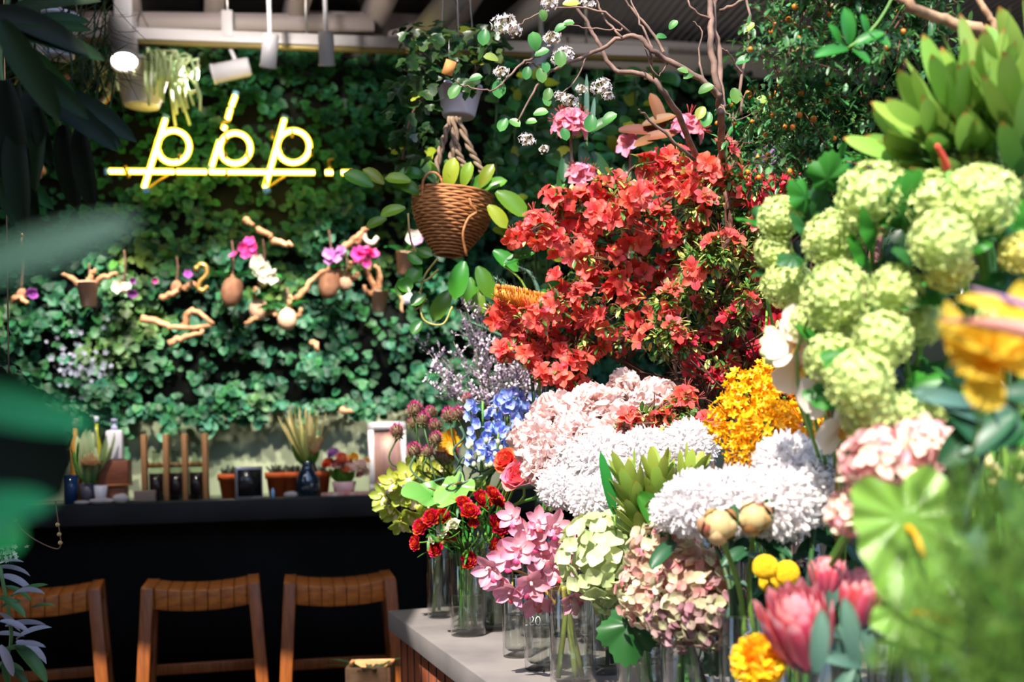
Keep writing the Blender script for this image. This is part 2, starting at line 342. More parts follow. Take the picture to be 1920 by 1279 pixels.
M_wood = mat('oiled_oak', '96501a', .45, c2='703a10', scale=7, stretch=(14, 14, 1.2))
M_seat = mat('oak_slats', 'b4661f', .42, c2='8a4616', scale=9, stretch=(1.5, 9, 9))
def stool(px0, px1, pyf, pyt_, name, label, yaw, group):
    D = .7; z = .72
    p, q = on_z(px0, pyf, z), on_z(px1, pyf, z); c = (p + q) / 2; wd = np.linalg.norm(q - p)
    R = rotm('Z', yaw); dp = .30
    t = thing(name, label, 'stool', A(c[0], c[1], 0), group)
    o0 = A(c[0], c[1], 0); X, Y = R[:, 0], R[:, 1]
    def pt(x, y, zz): return o0 + X * x + Y * y + A(0, 0, zz)
    b = MB(); n = 9
    for k in range(n):                           # a dished seat of strips
        xa, xb = (k / n - .5) * wd, ((k + .965) / n - .5) * wd
        Vs = []
        for x in (xa, xb):
            s = z - .022 * (1 - (2 * x / wd) ** 2)
            for y, zz in ((0, s), (dp, s), (dp, s - .075), (0, s - .075)): Vs.append(pt(x, y, zz))
        b.add(np.array(Vs), np.array([[0, 4, 5, 1], [1, 5, 6, 2], [2, 6, 7, 3], [3, 7, 4, 0], [0, 1, 2, 3], [7, 6, 5, 4]]))
    b.build('seat', M_seat, t, False, .003)
    lw = .045
    def leg(sx, sy):
        b = MB(); xt, xb = sx * (wd / 2 - lw / 2), sx * (wd / 2 - lw / 2 + .045); yt = lw / 2 - .012 if sy < 0 else dp - lw / 2 + .012; yb = yt + sy * .05
        Vs = []
        for x, y, zz in ((xt, yt, z - .004), (xb, yb, 0)):
            for ax, ay in ((-1, -1), (1, -1), (1, 1), (-1, 1)): Vs.append(pt(x + ax * lw / 2, y + ay * lw / 2, zz))
        b.add(np.array(Vs), np.array([[0, 1, 2, 3], [7, 6, 5, 4], [0, 4, 5, 1], [1, 5, 6, 2], [2, 6, 7, 3], [3, 7, 4, 0]])); b.build('leg', M_wood, t, False, .004)
    for sx in (-1, 1):
        for sy in (-1, 1): leg(sx, sy)
    for y, zz in ((-.012, .30), (dp + .01, .36)):
        b = MB(); b.add(*cbox((0, 0, 0), (wd + .0, .024, .04))[:2], R=R, o=pt(0, y, zz)); b.build('footrest', M_wood, t, False, .003)
    for sx in (-1, 1):
        b = MB(); b.add(*cbox((0, 0, 0), (.024, dp, .035))[:2], R=R, o=pt(sx * (wd / 2), dp / 2, .42)); b.build('stretcher', M_wood, t, False, .003)
g = 'oak stools along the bar'
stool(-30, 172, 1108, 0, 'counter_stool', 'oak counter stool half hidden by the variegated plant', YAW + .12, g)
stool(278, 478, 1096, 0, 'counter_stool', 'oak counter stool with dished seat, between the other two stools', YAW + .05, g)
stool(540, 738, 1088, 0, 'counter_stool', 'oak counter stool closest to the concrete display table', YAW + .0, g)

# ================================================================== display table
M_conc = mat('cast_concrete', '827b78', .7, c2='6c6666', scale=6, bump=.15)
M_clad = mat('red_cedar_boards', 'a85a3a', .55, c2='8f4628', scale=5, stretch=(9, 9, .7))
ZT = .70
C0 = on_z(727, 1145, ZT); C1 = on_z(915, 1279, ZT); TD = nrm(C0 - C1); TN = A(TD[1], -TD[0], 0)    # TD away from the camera, TN to the right
TL, TW = 3.3, 1.7
TR = np.stack([TN, TD, A(0, 0, 1)], 1)
def tpt(x, y, z=0.): return C0 + TN * x - TD * y + A(0, 0, z)          # from the far left corner: x to the right, y towards the camera
t = thing('display_table', 'long display table with a concrete slab top holding the glass vases', 'table', A(C0[0], C0[1], 0))
b = MB(); b.add(*cbox((0, 0, 0), (TW, TL, .06))[:2], R=TR, o=tpt(TW / 2, TL / 2, -.03)); b.build('slab_top', M_conc, t, False, .004)
b = MB(); b.add(*cbox((0, 0, 0), (TW - .06, TL - .06, .635))[:2], R=TR, o=tpt(TW / 2, TL / 2, -.06 - .3175))
o = b.build('base_panel', M_clad, t, False)
b = MB()
for k in range(34):                              # thin dark strips for the joints between boards
    b.add(*cbox((0, 0, 0), (.003, .004, .62))[:2], R=TR, o=tpt(.029, .05 + k * .095, -.06 - .315))
b.build('board_joint', mat('dark_joint', '2a1610', .9), t, False)
# ================================================================== glass vases
M_glass = thin_glass('clear_glass', 'fcfdfd', .02, 1.45, 1.7)
M_glassb = mat('thick_glass_foot', 'cfd6dd', .08); 
M_water = thin_glass('vase_water', 'f0f1ea', .01, 1.33, 1.2)
M_mark = mat('white_marker_ink', 'eeeeee', .6)
VASES = {}
def vase(key, px, Y, r, h, lvl, label, group='clear glass cylinder vases on the concrete table'):
    p = at(px, 1000, Y); p[2] = ZT
    t = thing('glass_vase', label, 'vase', p, group)
    th = .004; n = 40
    prof = [(.001, 0), (r - .004, 0), (r, .004), (r, h - .002), (r - th / 2, h), (r - th, h - .002), (r - th, .022), (r - th - .006, .016), (.001, .016)]
    b = MB(); b.T(lathe(prof, n), o=p); b.build('glass_wall', M_glass, t)
    ri = r - th - .0008
    b = MB(); b.T(lathe([(.001, .0175), (ri - .006, .0175), (ri, .024), (ri, lvl), (ri - .002, lvl - .001), (.001, lvl - .001)], n), o=p); b.build('water', M_water, t)
    VASES[key] = (p, r, h); return t
vase('a', 821, 3.30, .036, .24, .17, 'slim clear glass vase at the far corner of the concrete table')
vase('b', 874, 2.98, .047, .22, .105, 'clear glass vase of dark stems under the red ranunculus')
vase('c', 928, 3.05, .040, .22, .08, 'clear glass vase half hidden behind the pink orchid vases')
vase('d', 966, 2.66, .036, .19, .10, 'clear glass vase of green stems below the lowest pink orchid bloom')
t20 = vase('e', 1008, 2.50, .036, .19, .10, 'clear glass vase with the number 20 written on its side')
vase('f', 1068, 2.30, .047, .205, .11, 'wide clear glass vase in front holding thick orchid stems')
vase('g', 1128, 2.45, .044, .20, .10, 'clear glass vase in shade between the orchids and the green hydrangea')
vase('h', 1195, 2.18, .047, .21, .075, 'clear glass vase under the green hydrangea with a toothed leaf against it')
vase('i', 1295, 1.98, .055, .21, .05, 'widest clear glass vase, beneath the dusky pink hydrangeas')
vase('j', 1400, 1.82, .050, .22, .09, 'clear glass vase behind the lowest yellow ranunculus')
vase('k', 1500, 1.62, .050, .22, .10, 'clear glass vase holding the pink protea')
vase('l', 1745, 1.45, .050, .22, .10, 'clear glass vase low in the blur of fern')
for k, (px, Y, r) in enumerate([(1010, 2.95, .055), (1120, 2.85, .055), (1230, 2.6, .055), (1340, 2.45, .06), (1450, 2.2, .06), (1575, 1.9, .06), (1700, 1.75, .06), (1800, 1.95, .06), (1860, 1.6, .06), (1500, 2.7, .07), (900, 3.3, .05), (1130, 3.25, .05), (1310, 3.2, .05), (1440, 3.1, .05)]):
    vase('r%d' % k, px, Y, r, .26, .13, 'clear glass vase of the back rows, hidden under the flowers', 'back row of glass vases')
# handwritten 20 on the glass
pv, rv, hv = VASES['e']
b = MB()
def on_glass(u, z):                              # u metres round the front of the vase
    a = u / rv - PI / 2 - .30; return pv + A((rv + .0006) * math.cos(a), (rv + .0006) * math.sin(a), z)
S = .0085
two = [(-1.5, 1.5), (-1.1, 2.0), (-.5, 1.7), (-.6, .9), (-1.5, -.2), (-.4, -.1)]
zero = [(.6, 2), (.15, 1.2), (.3, .1), (.9, -.1), (1.3, .9), (1.1, 1.8), (.6, 2)]
bar = [(-3.2, -.5), (-2.2, -.3)]
for st in (two, zero, bar):
    P = smooth([[u, 0, z] for u, z in st], 5); b.T(tube(np.array([on_glass(u * S, .106 + z * S * 1.0) for u, _, z in P]), .0008, 5))
b.build('marker_number', M_mark, t20)
def stem_path(pos, dirn, vk, bend=.12):
    p, r, h = VASES[vk]; a = U(0, 2 * PI); q = A(math.cos(a), math.sin(a), 0) * (r - .014) * U(.2, 1)
    foot = p + A(-q[0], -q[1], .02 + .0); to = pos - p; to[2] = 0; mo = p + A(0, 0, h) + nrm(to) * (r - .014) * U(.5, 1)
    e = np.asarray(pos, float); k = np.linalg.norm(e - mo); pts = []
    c1 = mo + nrm(mo - foot) * k * .35; c2 = e - nrm(dirn) * k * .35
    for x in np.linspace(0, 1, 9): pts.append((1 - x) ** 3 * mo + 3 * x * (1 - x) ** 2 * c1 + 3 * x * x * (1 - x) * c2 + x ** 3 * e)
    return np.concatenate([[foot, (foot + mo) / 2], pts])
M_stem = leaf('green_stem', '4f7a2e', '6a9a3c', vary=.4, trans=0, rough=.5)
M_stemd = leaf('dark_stem', '2c4223', '3c5a2a', vary=.4, trans=0, rough=.5)
def put_stem(t, pos, dirn, vk, r=.003, m=None):
    P = stem_path(pos, dirn, vk); b = MB(); b.T(tube(P, [r * 1.15, r], 6)); return b.build('stem', m or M_stem, t)
def foot_of(vk): p = VASES[vk][0]; return A(p[0], p[1], p[2] + .02)
# ================================================================== lamps on the ceiling track
M_lamp = mat('white_lamp_body', 'd6d2da', .4); M_bulb = emit('lit_lamp_face', 'fff8f0', 14.); M_lens = mat('unlit_lamp_lens', '777777', .2)
M_wire = mat('steel_wire', 'b7b2b0', .35, .8); M_wiret = mat('bare_wire', 'a38f5a', .4, .5)
t = thing('lighting_track', 'long off-white lighting track hung below the ceiling above the ivy', 'track', on_wall(260, 65, .55))
p, q = on_wall(-40, 55, .55), on_wall(1250, 100, .55)
b = MB(); b.add(*cbox((0, 0, 0), (.05, np.linalg.norm(q - p), .05))[:2], R=frame(q - p), o=(p + q) / 2); b.build('rail', M_white, t, False, .003)
b = MB(); b.add(*cbox((0, 0, 0), (.03, np.linalg.norm(q - p), .02))[:2], R=frame(q - p), o=(p + q) / 2 - A(0, 0, .033)); b.build('conductor_strip', mat('brass_strip', '9c8a58', .4, .4), t, False)
for px in (60, 428, 575, 1100):
    c = on_wall(px, 60 + px * .035, .55); b = MB(); b.T(tube([c, A(c[0], c[1], 3.56)], .006, 6)); b.build('hanger', M_wire, t)
c = on_wall(428, 48, .55); b = MB(); b.add(*cbox(c, (.05, .06, .12))[:2]); b.build('joint_box', M_white, t, False, .004)
def lamp(px, py, off, aim, label, size=1.0, lit=False, power=0, spot=70, blend=.6, col=(1, .93, .84), drop=None):
    c = on_wall(px, py, off); d = nrm(np.asarray(aim, float) - c) if not isinstance(aim, str) else A(0, 0, -1)
    t = thing('track_spotlight', label, 'lamp', c, 'ceiling spotlights'); R = zframe(-d); r = .042 * size; L = .16 * size
    b = MB(); b.T(lathe([(.001, L * .62), (r * .9, L * .62), (r, L * .55), (r, -L * .38), (r * 1.08, -L * .38), (r * 1.08, -L * .46), (r * .9, -L * .46), (r * .86, -L * .40)], 28), R=R, o=c); b.build('body', M_lamp, t)
    b = MB(); b.T(lathe([(.001, -L * .41), (r * .87, -L * .41)], 28), R=R, o=c); b.build('lens', M_bulb if lit else M_lens, t)
    top = A(c[0], c[1], c[2] + .16 * size) if drop is None else A(c[0], c[1], 3.52) if drop == 'ceil' else c + A(0, 0, drop)
    b = MB(); b.T(tube([c + R[:, 2] * L * .3, top], .010, 8)); b.build('arm', M_lamp, t)
    b = MB(); b.add(*cbox(top + A(0, 0, .02), (.14 * size, .035, .04))[:2], R=None); b.build('track_adapter', M_lamp, t, False, .004)
    if power:
        ld = bpy.data.lights.new('spot', 'SPOT'); ld.energy = power; ld.spot_size = math.radians(spot); ld.spot_blend = blend; ld.shadow_soft_size = r * .8; ld.color = col
        lo = bpy.data.objects.new('spot_light', ld); COL.objects.link(lo); lo.parent = t; lo.location = tuple(d * L * .52); lo.rotation_euler = Vector(d).to_track_quat('-Z', 'Y').to_euler()
    return t
tl = lamp(231, 82, .62, at(285, 900, 4.0), 'lit white spotlight above the white pot of fleshy stems', 1.45, True, 22, 42)
b = MB(); cc = on_wall(231, 20, .62); b.add(*cbox(cc, (.075, .03, .17))[:2]); b.build('label_box', M_lamp, tl, False, .004)
lamp(428, 133, .52, at(275, 165, 5.0), 'small white spotlight turned sideways under the middle of the track', 1.0, False, 36, 46, drop=.13)
lamp(505, 100, .85, on_wall(430, 880, .1), 'white spotlight on a long rod, nearer the small sideways spotlight', .8, False, 50, 44, drop='ceil')
lamp(612, 96, .85, on_wall(640, 860, .1), 'white spotlight on a long rod below the dark gap in the beams', .8, False, 60, 46, drop='ceil')
lamp(1010, 118, 1.1, on_wall(740, 850, .1), 'white spotlight glimpsed through the blossom branch beside the hanging pot', .9, False, 110, 50, drop='ceil')
lamp(60, 70, .9, on_wall(170, 820, .1), 'white spotlight behind the dark drooping leaves', .9, False, 75, 46, drop='ceil')

def added_spot(c, aim, label, power, spot):  # extra out-of-frame spotlights, added only to brighten the counter wall and ceiling
    c = np.asarray(c, float); d = nrm(np.asarray(aim, float) - c); t = thing('track_spotlight', label, 'lamp', c, 'ceiling spotlights'); R = zframe(-d); r = .045; L = .17
    b = MB(); b.T(lathe([(.001, L * .62), (r * .9, L * .62), (r, L * .55), (r, -L * .46), (r * .9, -L * .46), (r * .86, -L * .40)], 28), R=R, o=c); b.build('body', M_lamp, t)
    b = MB(); b.T(lathe([(.001, -L * .41), (r * .87, -L * .41)], 28), R=R, o=c); b.build('lens', M_bulb, t)
    b = MB(); b.T(tube([c, A(c[0], c[1], 3.55)], .010, 8)); b.build('arm', M_lamp, t)
    ld = bpy.data.lights.new('spot', 'SPOT'); ld.energy = power; ld.spot_size = math.radians(spot); ld.spot_blend = .7; ld.shadow_soft_size = .04; ld.color = (1, .93, .82)
    lo = bpy.data.objects.new('spot_light', ld); COL.objects.link(lo); lo.parent = t; lo.location = tuple(d * L * .52); lo.rotation_euler = Vector(d).to_track_quat('-Z', 'Y').to_euler()
added_spot((-1.75, 3.3, 3.36), on_wall(230, 880, .05), 'added unseen spotlight over the stools aimed at the pump bottle end of the counter', 330, 34)
added_spot((-1.05, 3.4, 3.36), on_wall(460, 870, .05), 'added unseen spotlight over the stools aimed at the small black frame', 330, 34)
added_spot((-.35, 3.5, 3.36), on_wall(690, 865, .05), 'added unseen spotlight over the stools aimed at the white picture frame', 330, 34)
added_spot((-1.0, 4.0, 3.0), on_wall(470, -40, -.3), 'added unseen spotlight turned up to wash the beams', 40, 80)  # uplight added to lift the dark beams
added_spot((.75, 3.6, 3.0), (1.15, 5.2, 3.36), 'added unseen spotlight turned up at the corrugated sheet behind the blossom branch', 22, 100)  # another added uplight, brightening the corrugated sheet

# ================================================================== glowing tube sign
M_neon = emit('neon_core', 'fff2b0', 7.); M_cap = mat('pale_blue_tube_end', '9ad8ff', .3); M_clip = mat('amber_clip', 'b08a1a', .5)
NO = .40
sg = thing('neon_sign', 'yellow neon tube sign of three ringed strokes on the ivy', 'sign', on_wall(430, 322, NO))
NR = .0145
M_nglow, _n, _l, _o = _new('yellow_tube_glass'); _t = _n.new('ShaderNodeBsdfTransparent'); _t.inputs[0].default_value = (1, .94, .55, 1); _e = _n.new('ShaderNodeEmission'); _e.inputs[0].default_value = (1, .72, .02, 1); _e.inputs[1].default_value = 1.4; _a = _n.new('ShaderNodeAddShader'); _l.new(_t.outputs[0], _a.inputs[0]); _l.new(_e.outputs[0], _a.inputs[1]); _l.new(_a.outputs[0], _o.inputs[0])
def npts(ps): return [on_wall(x, y, NO) for x, y in ps]
def ntube(name, ps, closed=False, n=5):
    P = smooth(npts(ps), n) if len(ps) > 2 else np.array(npts(ps)); b = MB(); b.T(tube(P, NR * .55, 10)); o = b.build(name, M_neon, sg); b = MB(); b.T(tube(P, NR, 12)); g_ = b.build('tube_glass', M_nglow, sg); g_.parent = o; return o
def ring(x, y, r, a0, a1): return [(x + r * math.cos(math.radians(a)), y + r * math.sin(math.radians(a))) for a in np.linspace(a0, a1, 22)]
ntube('letter_stroke', [(310, 224), (270, 352)]); ntube('letter_ring', ring(325, 275, 30, -205, 165))
ntube('letter_stroke', [(533, 224), (497, 352)]); ntube('letter_ring', ring(550, 275, 30, -205, 165))
ntube('letter_stroke', [(412, 264), (397, 312)]); ntube('letter_ring', ring(441, 278, 28.5, -150, 205))
ntube('dot_stroke', [(441, 180), (434, 199)]); ntube('dot_stroke', [(432, 204), (427, 223)]); ntube('dot_stroke', [(422, 236), (419, 243)])
for a, c_ in ((205, 326), (331, 387), (393, 590), (610, 624), (640, 662)): ntube('underline_tube', [(a, 321 + (a - 200) * .006), (c_, 321 + (c_ - 200) * .006)])
for x, y, dx, dy in ((199, 322, -3, 0), (311, 219, 1, -3), (274, 357, 6, -2), (442, 175, 1, -3), (396, 315, -1, 2), (534, 219, 1, -3), (500, 357, 6, -2), (666, 325, 3, 0)):
    b = MB(); b.T(tube(npts([(x - dx, y - dy), (x + dx, y + dy)]), NR * 1.08, 10)); b.build('tube_end', M_cap, sg)
for x, y in ((235, 318), (337, 297), (422, 293), (465, 293), (510, 252), (548, 250), (584, 285), (240, 326), (425, 327), (618, 310), (423, 260), (499, 342)):
    c = on_wall(x, y, NO - .05); b = MB(); b.T(tube([c, on_wall(x, y, NO + .005)], .006, 6)); b.T(lathe([(NR * 1.05, -.006), (NR * 1.3, -.006), (NR * 1.3, .006), (NR * 1.05, .006)], 10, True), R=zframe(WD), o=on_wall(x, y, NO)); b.build('tube_clip', M_clip, sg)
for ps in ([(280, 352), (300, 338), (316, 328)], [(505, 350), (520, 340), (535, 330)], [(618, 312), (617, 300), (626, 298)], [(424, 250), (416, 232), (432, 226)]):
    b = MB(); b.T(tube(smooth([on_wall(x, y, NO - .03) for x, y in ps], 4), .005, 6)); b.build('wire', M_clip, sg)

# ================================================================== things hung on the planted wall
M_clay = mat('pale_clay', 'f0c6a8', .8, c2='d8a684', scale=14); M_bark = mat('bark_chunk', 'ad7a5c', .85, c2='84543c', scale=18, bump=.3); M_drift = mat('driftwood', 'cf9870', .75, c2='a06c48', scale=16, stretch=(1, 1, 3))
M_orl = leaf('orchid_leaf', '1f6a22', '2f8a2c', vary=.3, trans=.2, rough=.35)
ORC = {'pink': leaf('magenta_orchid', 'd22a86', 'e657a6', vary=.3, trans=.3), 'white': leaf('cream_orchid', 'efe9c8', 'f6f2e4', vary=.15, trans=.3), 'lilac': leaf('lilac_orchid', 'c873c0', 'e0a3dc', vary=.2, trans=.3), 'violet': leaf('violet_orchid', '8e3a9c', 'b060bd', vary=.2, trans=.3)}
def orchid_bloom(m, r):
    b = MB(); 
    for k in range(5): b.T(petal(r, r * (1.1 if k in (1, 4) else .7), .7, .35, .5, .3, 3, 2), R=frame(A(math.sin(k * 2 * PI / 5), math.cos(k * 2 * PI / 5), .25), (0, 0, 1)))
    b.T(petal(r * .5, r * .4, .6, .3, -1.2, -.5, 3, 2), R=frame((0, -.3, 1), (0, 1, 0)), w=1)
    return b.mesh('bloom', m)
OB = {k: orchid_bloom(m, .036) for k, m in ORC.items()}
def drift(t, px, off=.45, r=(.016, .008), name='driftwood', m=None):
    P = smooth([on_wall(x, y, off + .02 * i) for i, (x, y) in enumerate(px)], 4); P = P + .004 * rng.randn(*P.shape); b = MB(); b.T(tube(P, list(r), 7)); return b.build(name, m or M_drift, t)
def mount(px, py, h, label, pot='pot', blooms=(), wood=(), leaves=0, off=.46, cord=60, name='orchid_mount'):
    """a small hanging holder; H its height in pixels, BLOOMS as (x, y, colour, size)"""
    c = on_wall(px, py, off); s = px_at(c); H = h * s
    t = thing(name, label, 'hanging orchid', c, 'orchids hung on the ivy wall')
    b = MB()
    if pot == 'pot': b.T(lathe([(.001, -H / 2), (H * .30, -H / 2), (H * .44, H / 2), (H * .47, H / 2), (H * .40, H * .42), (.001, H * .36)], 14), R=rotm('Y', U(-.2, .2)), o=c); b.build('clay_pot', M_clay, t)
    elif pot == 'bulb': b.T(sphere(H / 2, 12, 8, 1.15), o=c); b.build('moss_ball', M_clay, t)
    elif pot == 'bark': b.T(sphere(H / 2, 10, 7, 1.5), R=rotm('Y', .25), o=c); b.build('bark_block', M_bark, t)
    if cord:
        P = [c + A(0, 0, H * .4), c + A(.01, 0, cord * s * .6), c + A(0, .02, cord * s)]; b = MB(); b.T(tube(smooth(P, 4), .005, 5)); b.build('hanging_cord', M_twig, t)
    for w in wood: drift(t, w, off)
    for k in range(leaves):
        b = MB(); a = U(0, 6.3); b.T(petal(U(.10, .15), .05, .5, .5, -1.0, .2, 6, 2), R=frame(A(math.cos(a), math.sin(a) * .5 - .4, U(.4, 1.)), (0, 0, 1)), o=c + A(0, 0, H * .4)); b.build('leaf', M_orl, t)
    for x, y, col, k in blooms: link(OB[col], 'bloom', t, on_wall(x, y, off + .05 + U(0, .03)), zframe(WN + .4 * rng.randn(3)), k)
    return t
mount(165, 552, 46, 'brown clay orchid holder with strappy husks on the ivy, nearest the shaded left wall', 'pot', (), [[(150, 538), (135, 522), (118, 514)], [(163, 540), (170, 520), (180, 505)], [(168, 540), (195, 520), (222, 512)]], 0)
mount(232, 540, 18, 'hanging white orchid tuft on a pale cord beside the brown clay holder', 'bulb', [(225, 537, 'white', 1.1), (240, 538, 'white', .7), (248, 548, 'violet', .8), (247, 525, 'violet', .6)], (), 0, cord=72)
mount(40, 555, 20, 'violet orchid spray low in the shade of the foreground leaf', 'bark', [(57, 545, 'violet', .9), (62, 555, 'violet', .7)], [[(20, 565), (40, 560), (50, 572)]], 0, cord=110)
mount(435, 545, 42, 'brown bark orchid block under the magenta sprays', 'bark', [(455, 463, 'pink', .9), (468, 455, 'pink', .9), (470, 472, 'pink', .9), (460, 478, 'pink', .7), (440, 480, 'pink', .8), (478, 466, 'pink', .8)], (), 3, cord=95)
mount(493, 528, 20, 'cluster of cream white orchids hanging from a pale peg', 'bulb', [(484, 490, 'white', 1.1), (497, 505, 'white', 1.2), (506, 520, 'white', 1.1), (485, 508, 'white', .9), (515, 512, 'white', .7), (478, 500, 'white', .8), (498, 520, 'white', 1.)], (), 3, cord=80)
mount(485, 580, 36, 'bark orchid ball with driftwood arm hanging lowest under the cream orchids', 'bulb', [(480, 545, 'white', .6)], [[(488, 585), (475, 598), (460, 607)], [(478, 570), (476, 555), (480, 540)], [(498, 585), (510, 586), (518, 592)]], 3, cord=0)
mount(538, 598, 38, 'clay ball orchid holder beside the bright green leaves', 'bulb', (), [[(545, 578), (543, 565), (546, 555)], [(548, 590), (560, 592), (565, 578)]], 4)
mount(618, 530, 42, 'rough oval bark orchid mount under the lilac blooms', 'bark', [(617, 477, 'lilac', 1.), (625, 483, 'lilac', 1.), (632, 474, 'lilac', 1.), (640, 470, 'lilac', .8), (618, 488, 'lilac', .8)], [[(556, 562), (580, 530), (610, 505)]], 2, cord=100)
mount(648, 530, 26, 'pale clay ball holder with stubby arms, next to the lilac orchids', 'bulb', (), [[(640, 515), (632, 505), (633, 490)], [(650, 518), (656, 505), (658, 492)], [(655, 520), (668, 518), (671, 512)]], 0)
mount(711, 565, 38, 'pink clay pot with forked driftwood under the brightest magenta orchid', 'pot', [(672, 478, 'pink', 1.2), (682, 474, 'pink', 1.2), (690, 470, 'pink', 1.2), (676, 488, 'pink', 1.), (686, 492, 'pink', .8), (698, 478, 'pink', 1.)], [[(705, 545), (692, 520), (690, 500)], [(710, 545), (712, 515), (702, 498)], [(700, 550), (688, 548), (683, 537)]], 1)
mount(759, 494, 40, 'cream ceramic orchid pot tucked below the wicker basket', 'pot', [(775, 445, 'white', 1.3), (782, 452, 'lilac', 1.)], (), 3, cord=0, off=.6)
mount(330, 540, 20, 'dark driftwood orchid mount left of the brass hook', 'bark', [(352, 515, 'violet', .7), (290, 525, 'pink', .5)], [[(300, 560), (325, 550), (340, 535)], [(345, 545), (360, 530), (368, 535)]], 0)
def wood(label, px, off=.44, r=(.018, .009)):
    t = thing('driftwood_branch', label, 'driftwood', on_wall(*px[0][0], off), 'driftwood pieces on the ivy wall')
    for k, w in enumerate(px): drift(t, w, off + .015 * k, r, 'limb')
wood('forked orange driftwood below the brass hook', [[(265, 597), (300, 605), (330, 615), (400, 610)], [(345, 612), (352, 590), (365, 582), (402, 608)], [(318, 645), (350, 632), (382, 620)]])
wood('pale driftwood twig above the cream orchids', [[(462, 415), (474, 421)], [(480, 430), (498, 437), (510, 446)], [(515, 452), (530, 456), (547, 461)]], .46)
wood('thick pale driftwood arm rising towards the white hook', [[(640, 468), (660, 452), (675, 440), (690, 425)], [(668, 455), (680, 442)]], .46)
wood('orange driftwood curl beside the white hanging pot of fleshy stems', [[(210, 150), (205, 175), (185, 197)], [(85, 158), (105, 150), (130, 143)]], .42, (.022, .014))
wood('brown driftwood hook below the dark drooping leaves', [[(35, 400), (52, 412), (56, 430), (42, 440)], [(72, 330), (80, 320), (76, 295)], [(30, 378), (45, 385), (60, 382)]], .42)
wood('small orange driftwood stub in the lower ivy', [[(585, 640), (596, 656)], [(640, 770), (660, 774)]], .40)
M_brass = mat('aged_brass', 'c79a55', .35, .7)
def shook(label, pts, m, off=.5):
    P = smooth([on_wall(x, y, off) for x, y in pts], 6); t = thing('wall_hook', label, 'hook', P[0], 'hooks on the ivy wall'); b = MB(); b.T(tube(P, .011, 8)); b.build('hook_rod', m, t)
    b = MB(); b.T(sphere(.014, 10, 6), o=P[0]); b.build('ball_end', m, t)
shook('brass S-shaped hook hanging alone against the dark ivy', [(368, 503), (376, 496), (386, 500), (387, 515), (375, 528), (372, 540), (380, 545), (390, 537)], M_brass)
shook('white curved hook above the magenta orchid', [(682, 437), (686, 450), (698, 456), (708, 445)], mat('bone_white_hook', 'e9dcc2', .5))
t = thing('price_tag', 'small pale blue paper tag on a twig below the wicker basket', 'tag', on_wall(763, 560, .62))
c = on_wall(763, 560, .62); b = MB(); b.add(*cbox((0, 0, 0), (.038, .003, .055))[:2], R=rotm('Y', .15) @ WR, o=c); b.build('paper', mat('pale_tag_paper', 'b9bcc8', .7), t, False)
drift(t, [(757, 535), (747, 545), (752, 558), (756, 585)], .62, (.010, .006), 'twig')
# ================================================================== things standing on the bar counter
ZC = Hc + .004
M_terra = mat('orange_terracotta', 'c8561c', .75, c2='b04a16', scale=12)
M_blueg = mat('deep_blue_glass', '0b2233', .08, spec=.8, coat=.5); M_paper = mat('white_plastic', 'd9d3d6', .5)
M_succ = leaf('grey_succulent', '3d4d40', '6e7a66', vary=.5, trans=.1)
M_box = mat('reddish_wooden_box', '8a4a2a', .6, c2='6f381f', scale=6, stretch=(2, 2, 8))
def cyl(t, name, p, prof, m, n=24):
    b = MB(); b.T(lathe(prof, n), o=p); return b.build(name, m, t)
def blades(t, p, n, L, spread, m, name='blade', w=.012, curl=-.4):
    for k in range(n):
        a = U(0, 6.3); e = U(.1, spread); b = MB(); b.T(petal(L * U(.7, 1.1), w, .4, .5, curl * U(.5, 1.3), .2, 6, 2), R=frame(A(math.cos(a) * e, math.sin(a) * e * .6, 1), (math.cos(a), math.sin(a), .1)), o=p + A(math.cos(a), math.sin(a), 0) * .01); b.build(name, m, t)
# terracotta pots
for px, lab in ((430, 'orange terracotta pot half hidden left of the small black frame'), (519, 'orange terracotta pot between the black frame and the blue vase'), (548, 'orange terracotta pot partly behind the blue vase'), (600, 'orange terracotta pot between the blue vase and the bouquet')):
    p = cpt(px, 0, .17, ZC); s = px_at(p); t = thing('terracotta_pot', lab, 'flower pot', p, 'terracotta pots on the counter'); h = 46 * s; r = 20 * s
    cyl(t, 'pot_body', p, [(.001, 0), (r * .72, 0), (r * .95, h * .74), (r * 1.08, h * .74), (r * 1.1, h), (r * .98, h), (r * .95, h * .9), (.001, h * .88)], M_terra)
    b = MB()
    for k in range(26): d = nrm(A(U(-1, 1), U(-1, 1), U(.2, 1.2))); b.T(petal(U(.03, .06), .018, .7, .5, .5, .4, 4, 2), R=frame(d), o=p + A(0, 0, h * .88) + d * A(.02, .02, 0))
    b.build('succulent_leaves', M_succ, t)
# small black frame
p = cpt(466, 0, .06, ZC); s = px_at(p); t = thing('photo_frame', 'small black picture in a silvery block frame on the counter', 'picture frame', p)
Rf = rotm('Z', YAW + .25)
b = MB(); b.add(*cbox((0, 0, 30 * s), (50 * s, .035, 60 * s))[:2], R=Rf, o=p); b.build('frame', mat('silver_frame', '8d8a92', .3, .6), t, False, .003)
b = MB(); b.add(*cbox((0, -.019, 30 * s), (44 * s, .004, 50 * s))[:2], R=Rf, o=p); b.build('picture', mat('black_picture', '16181a', .25), t, False)
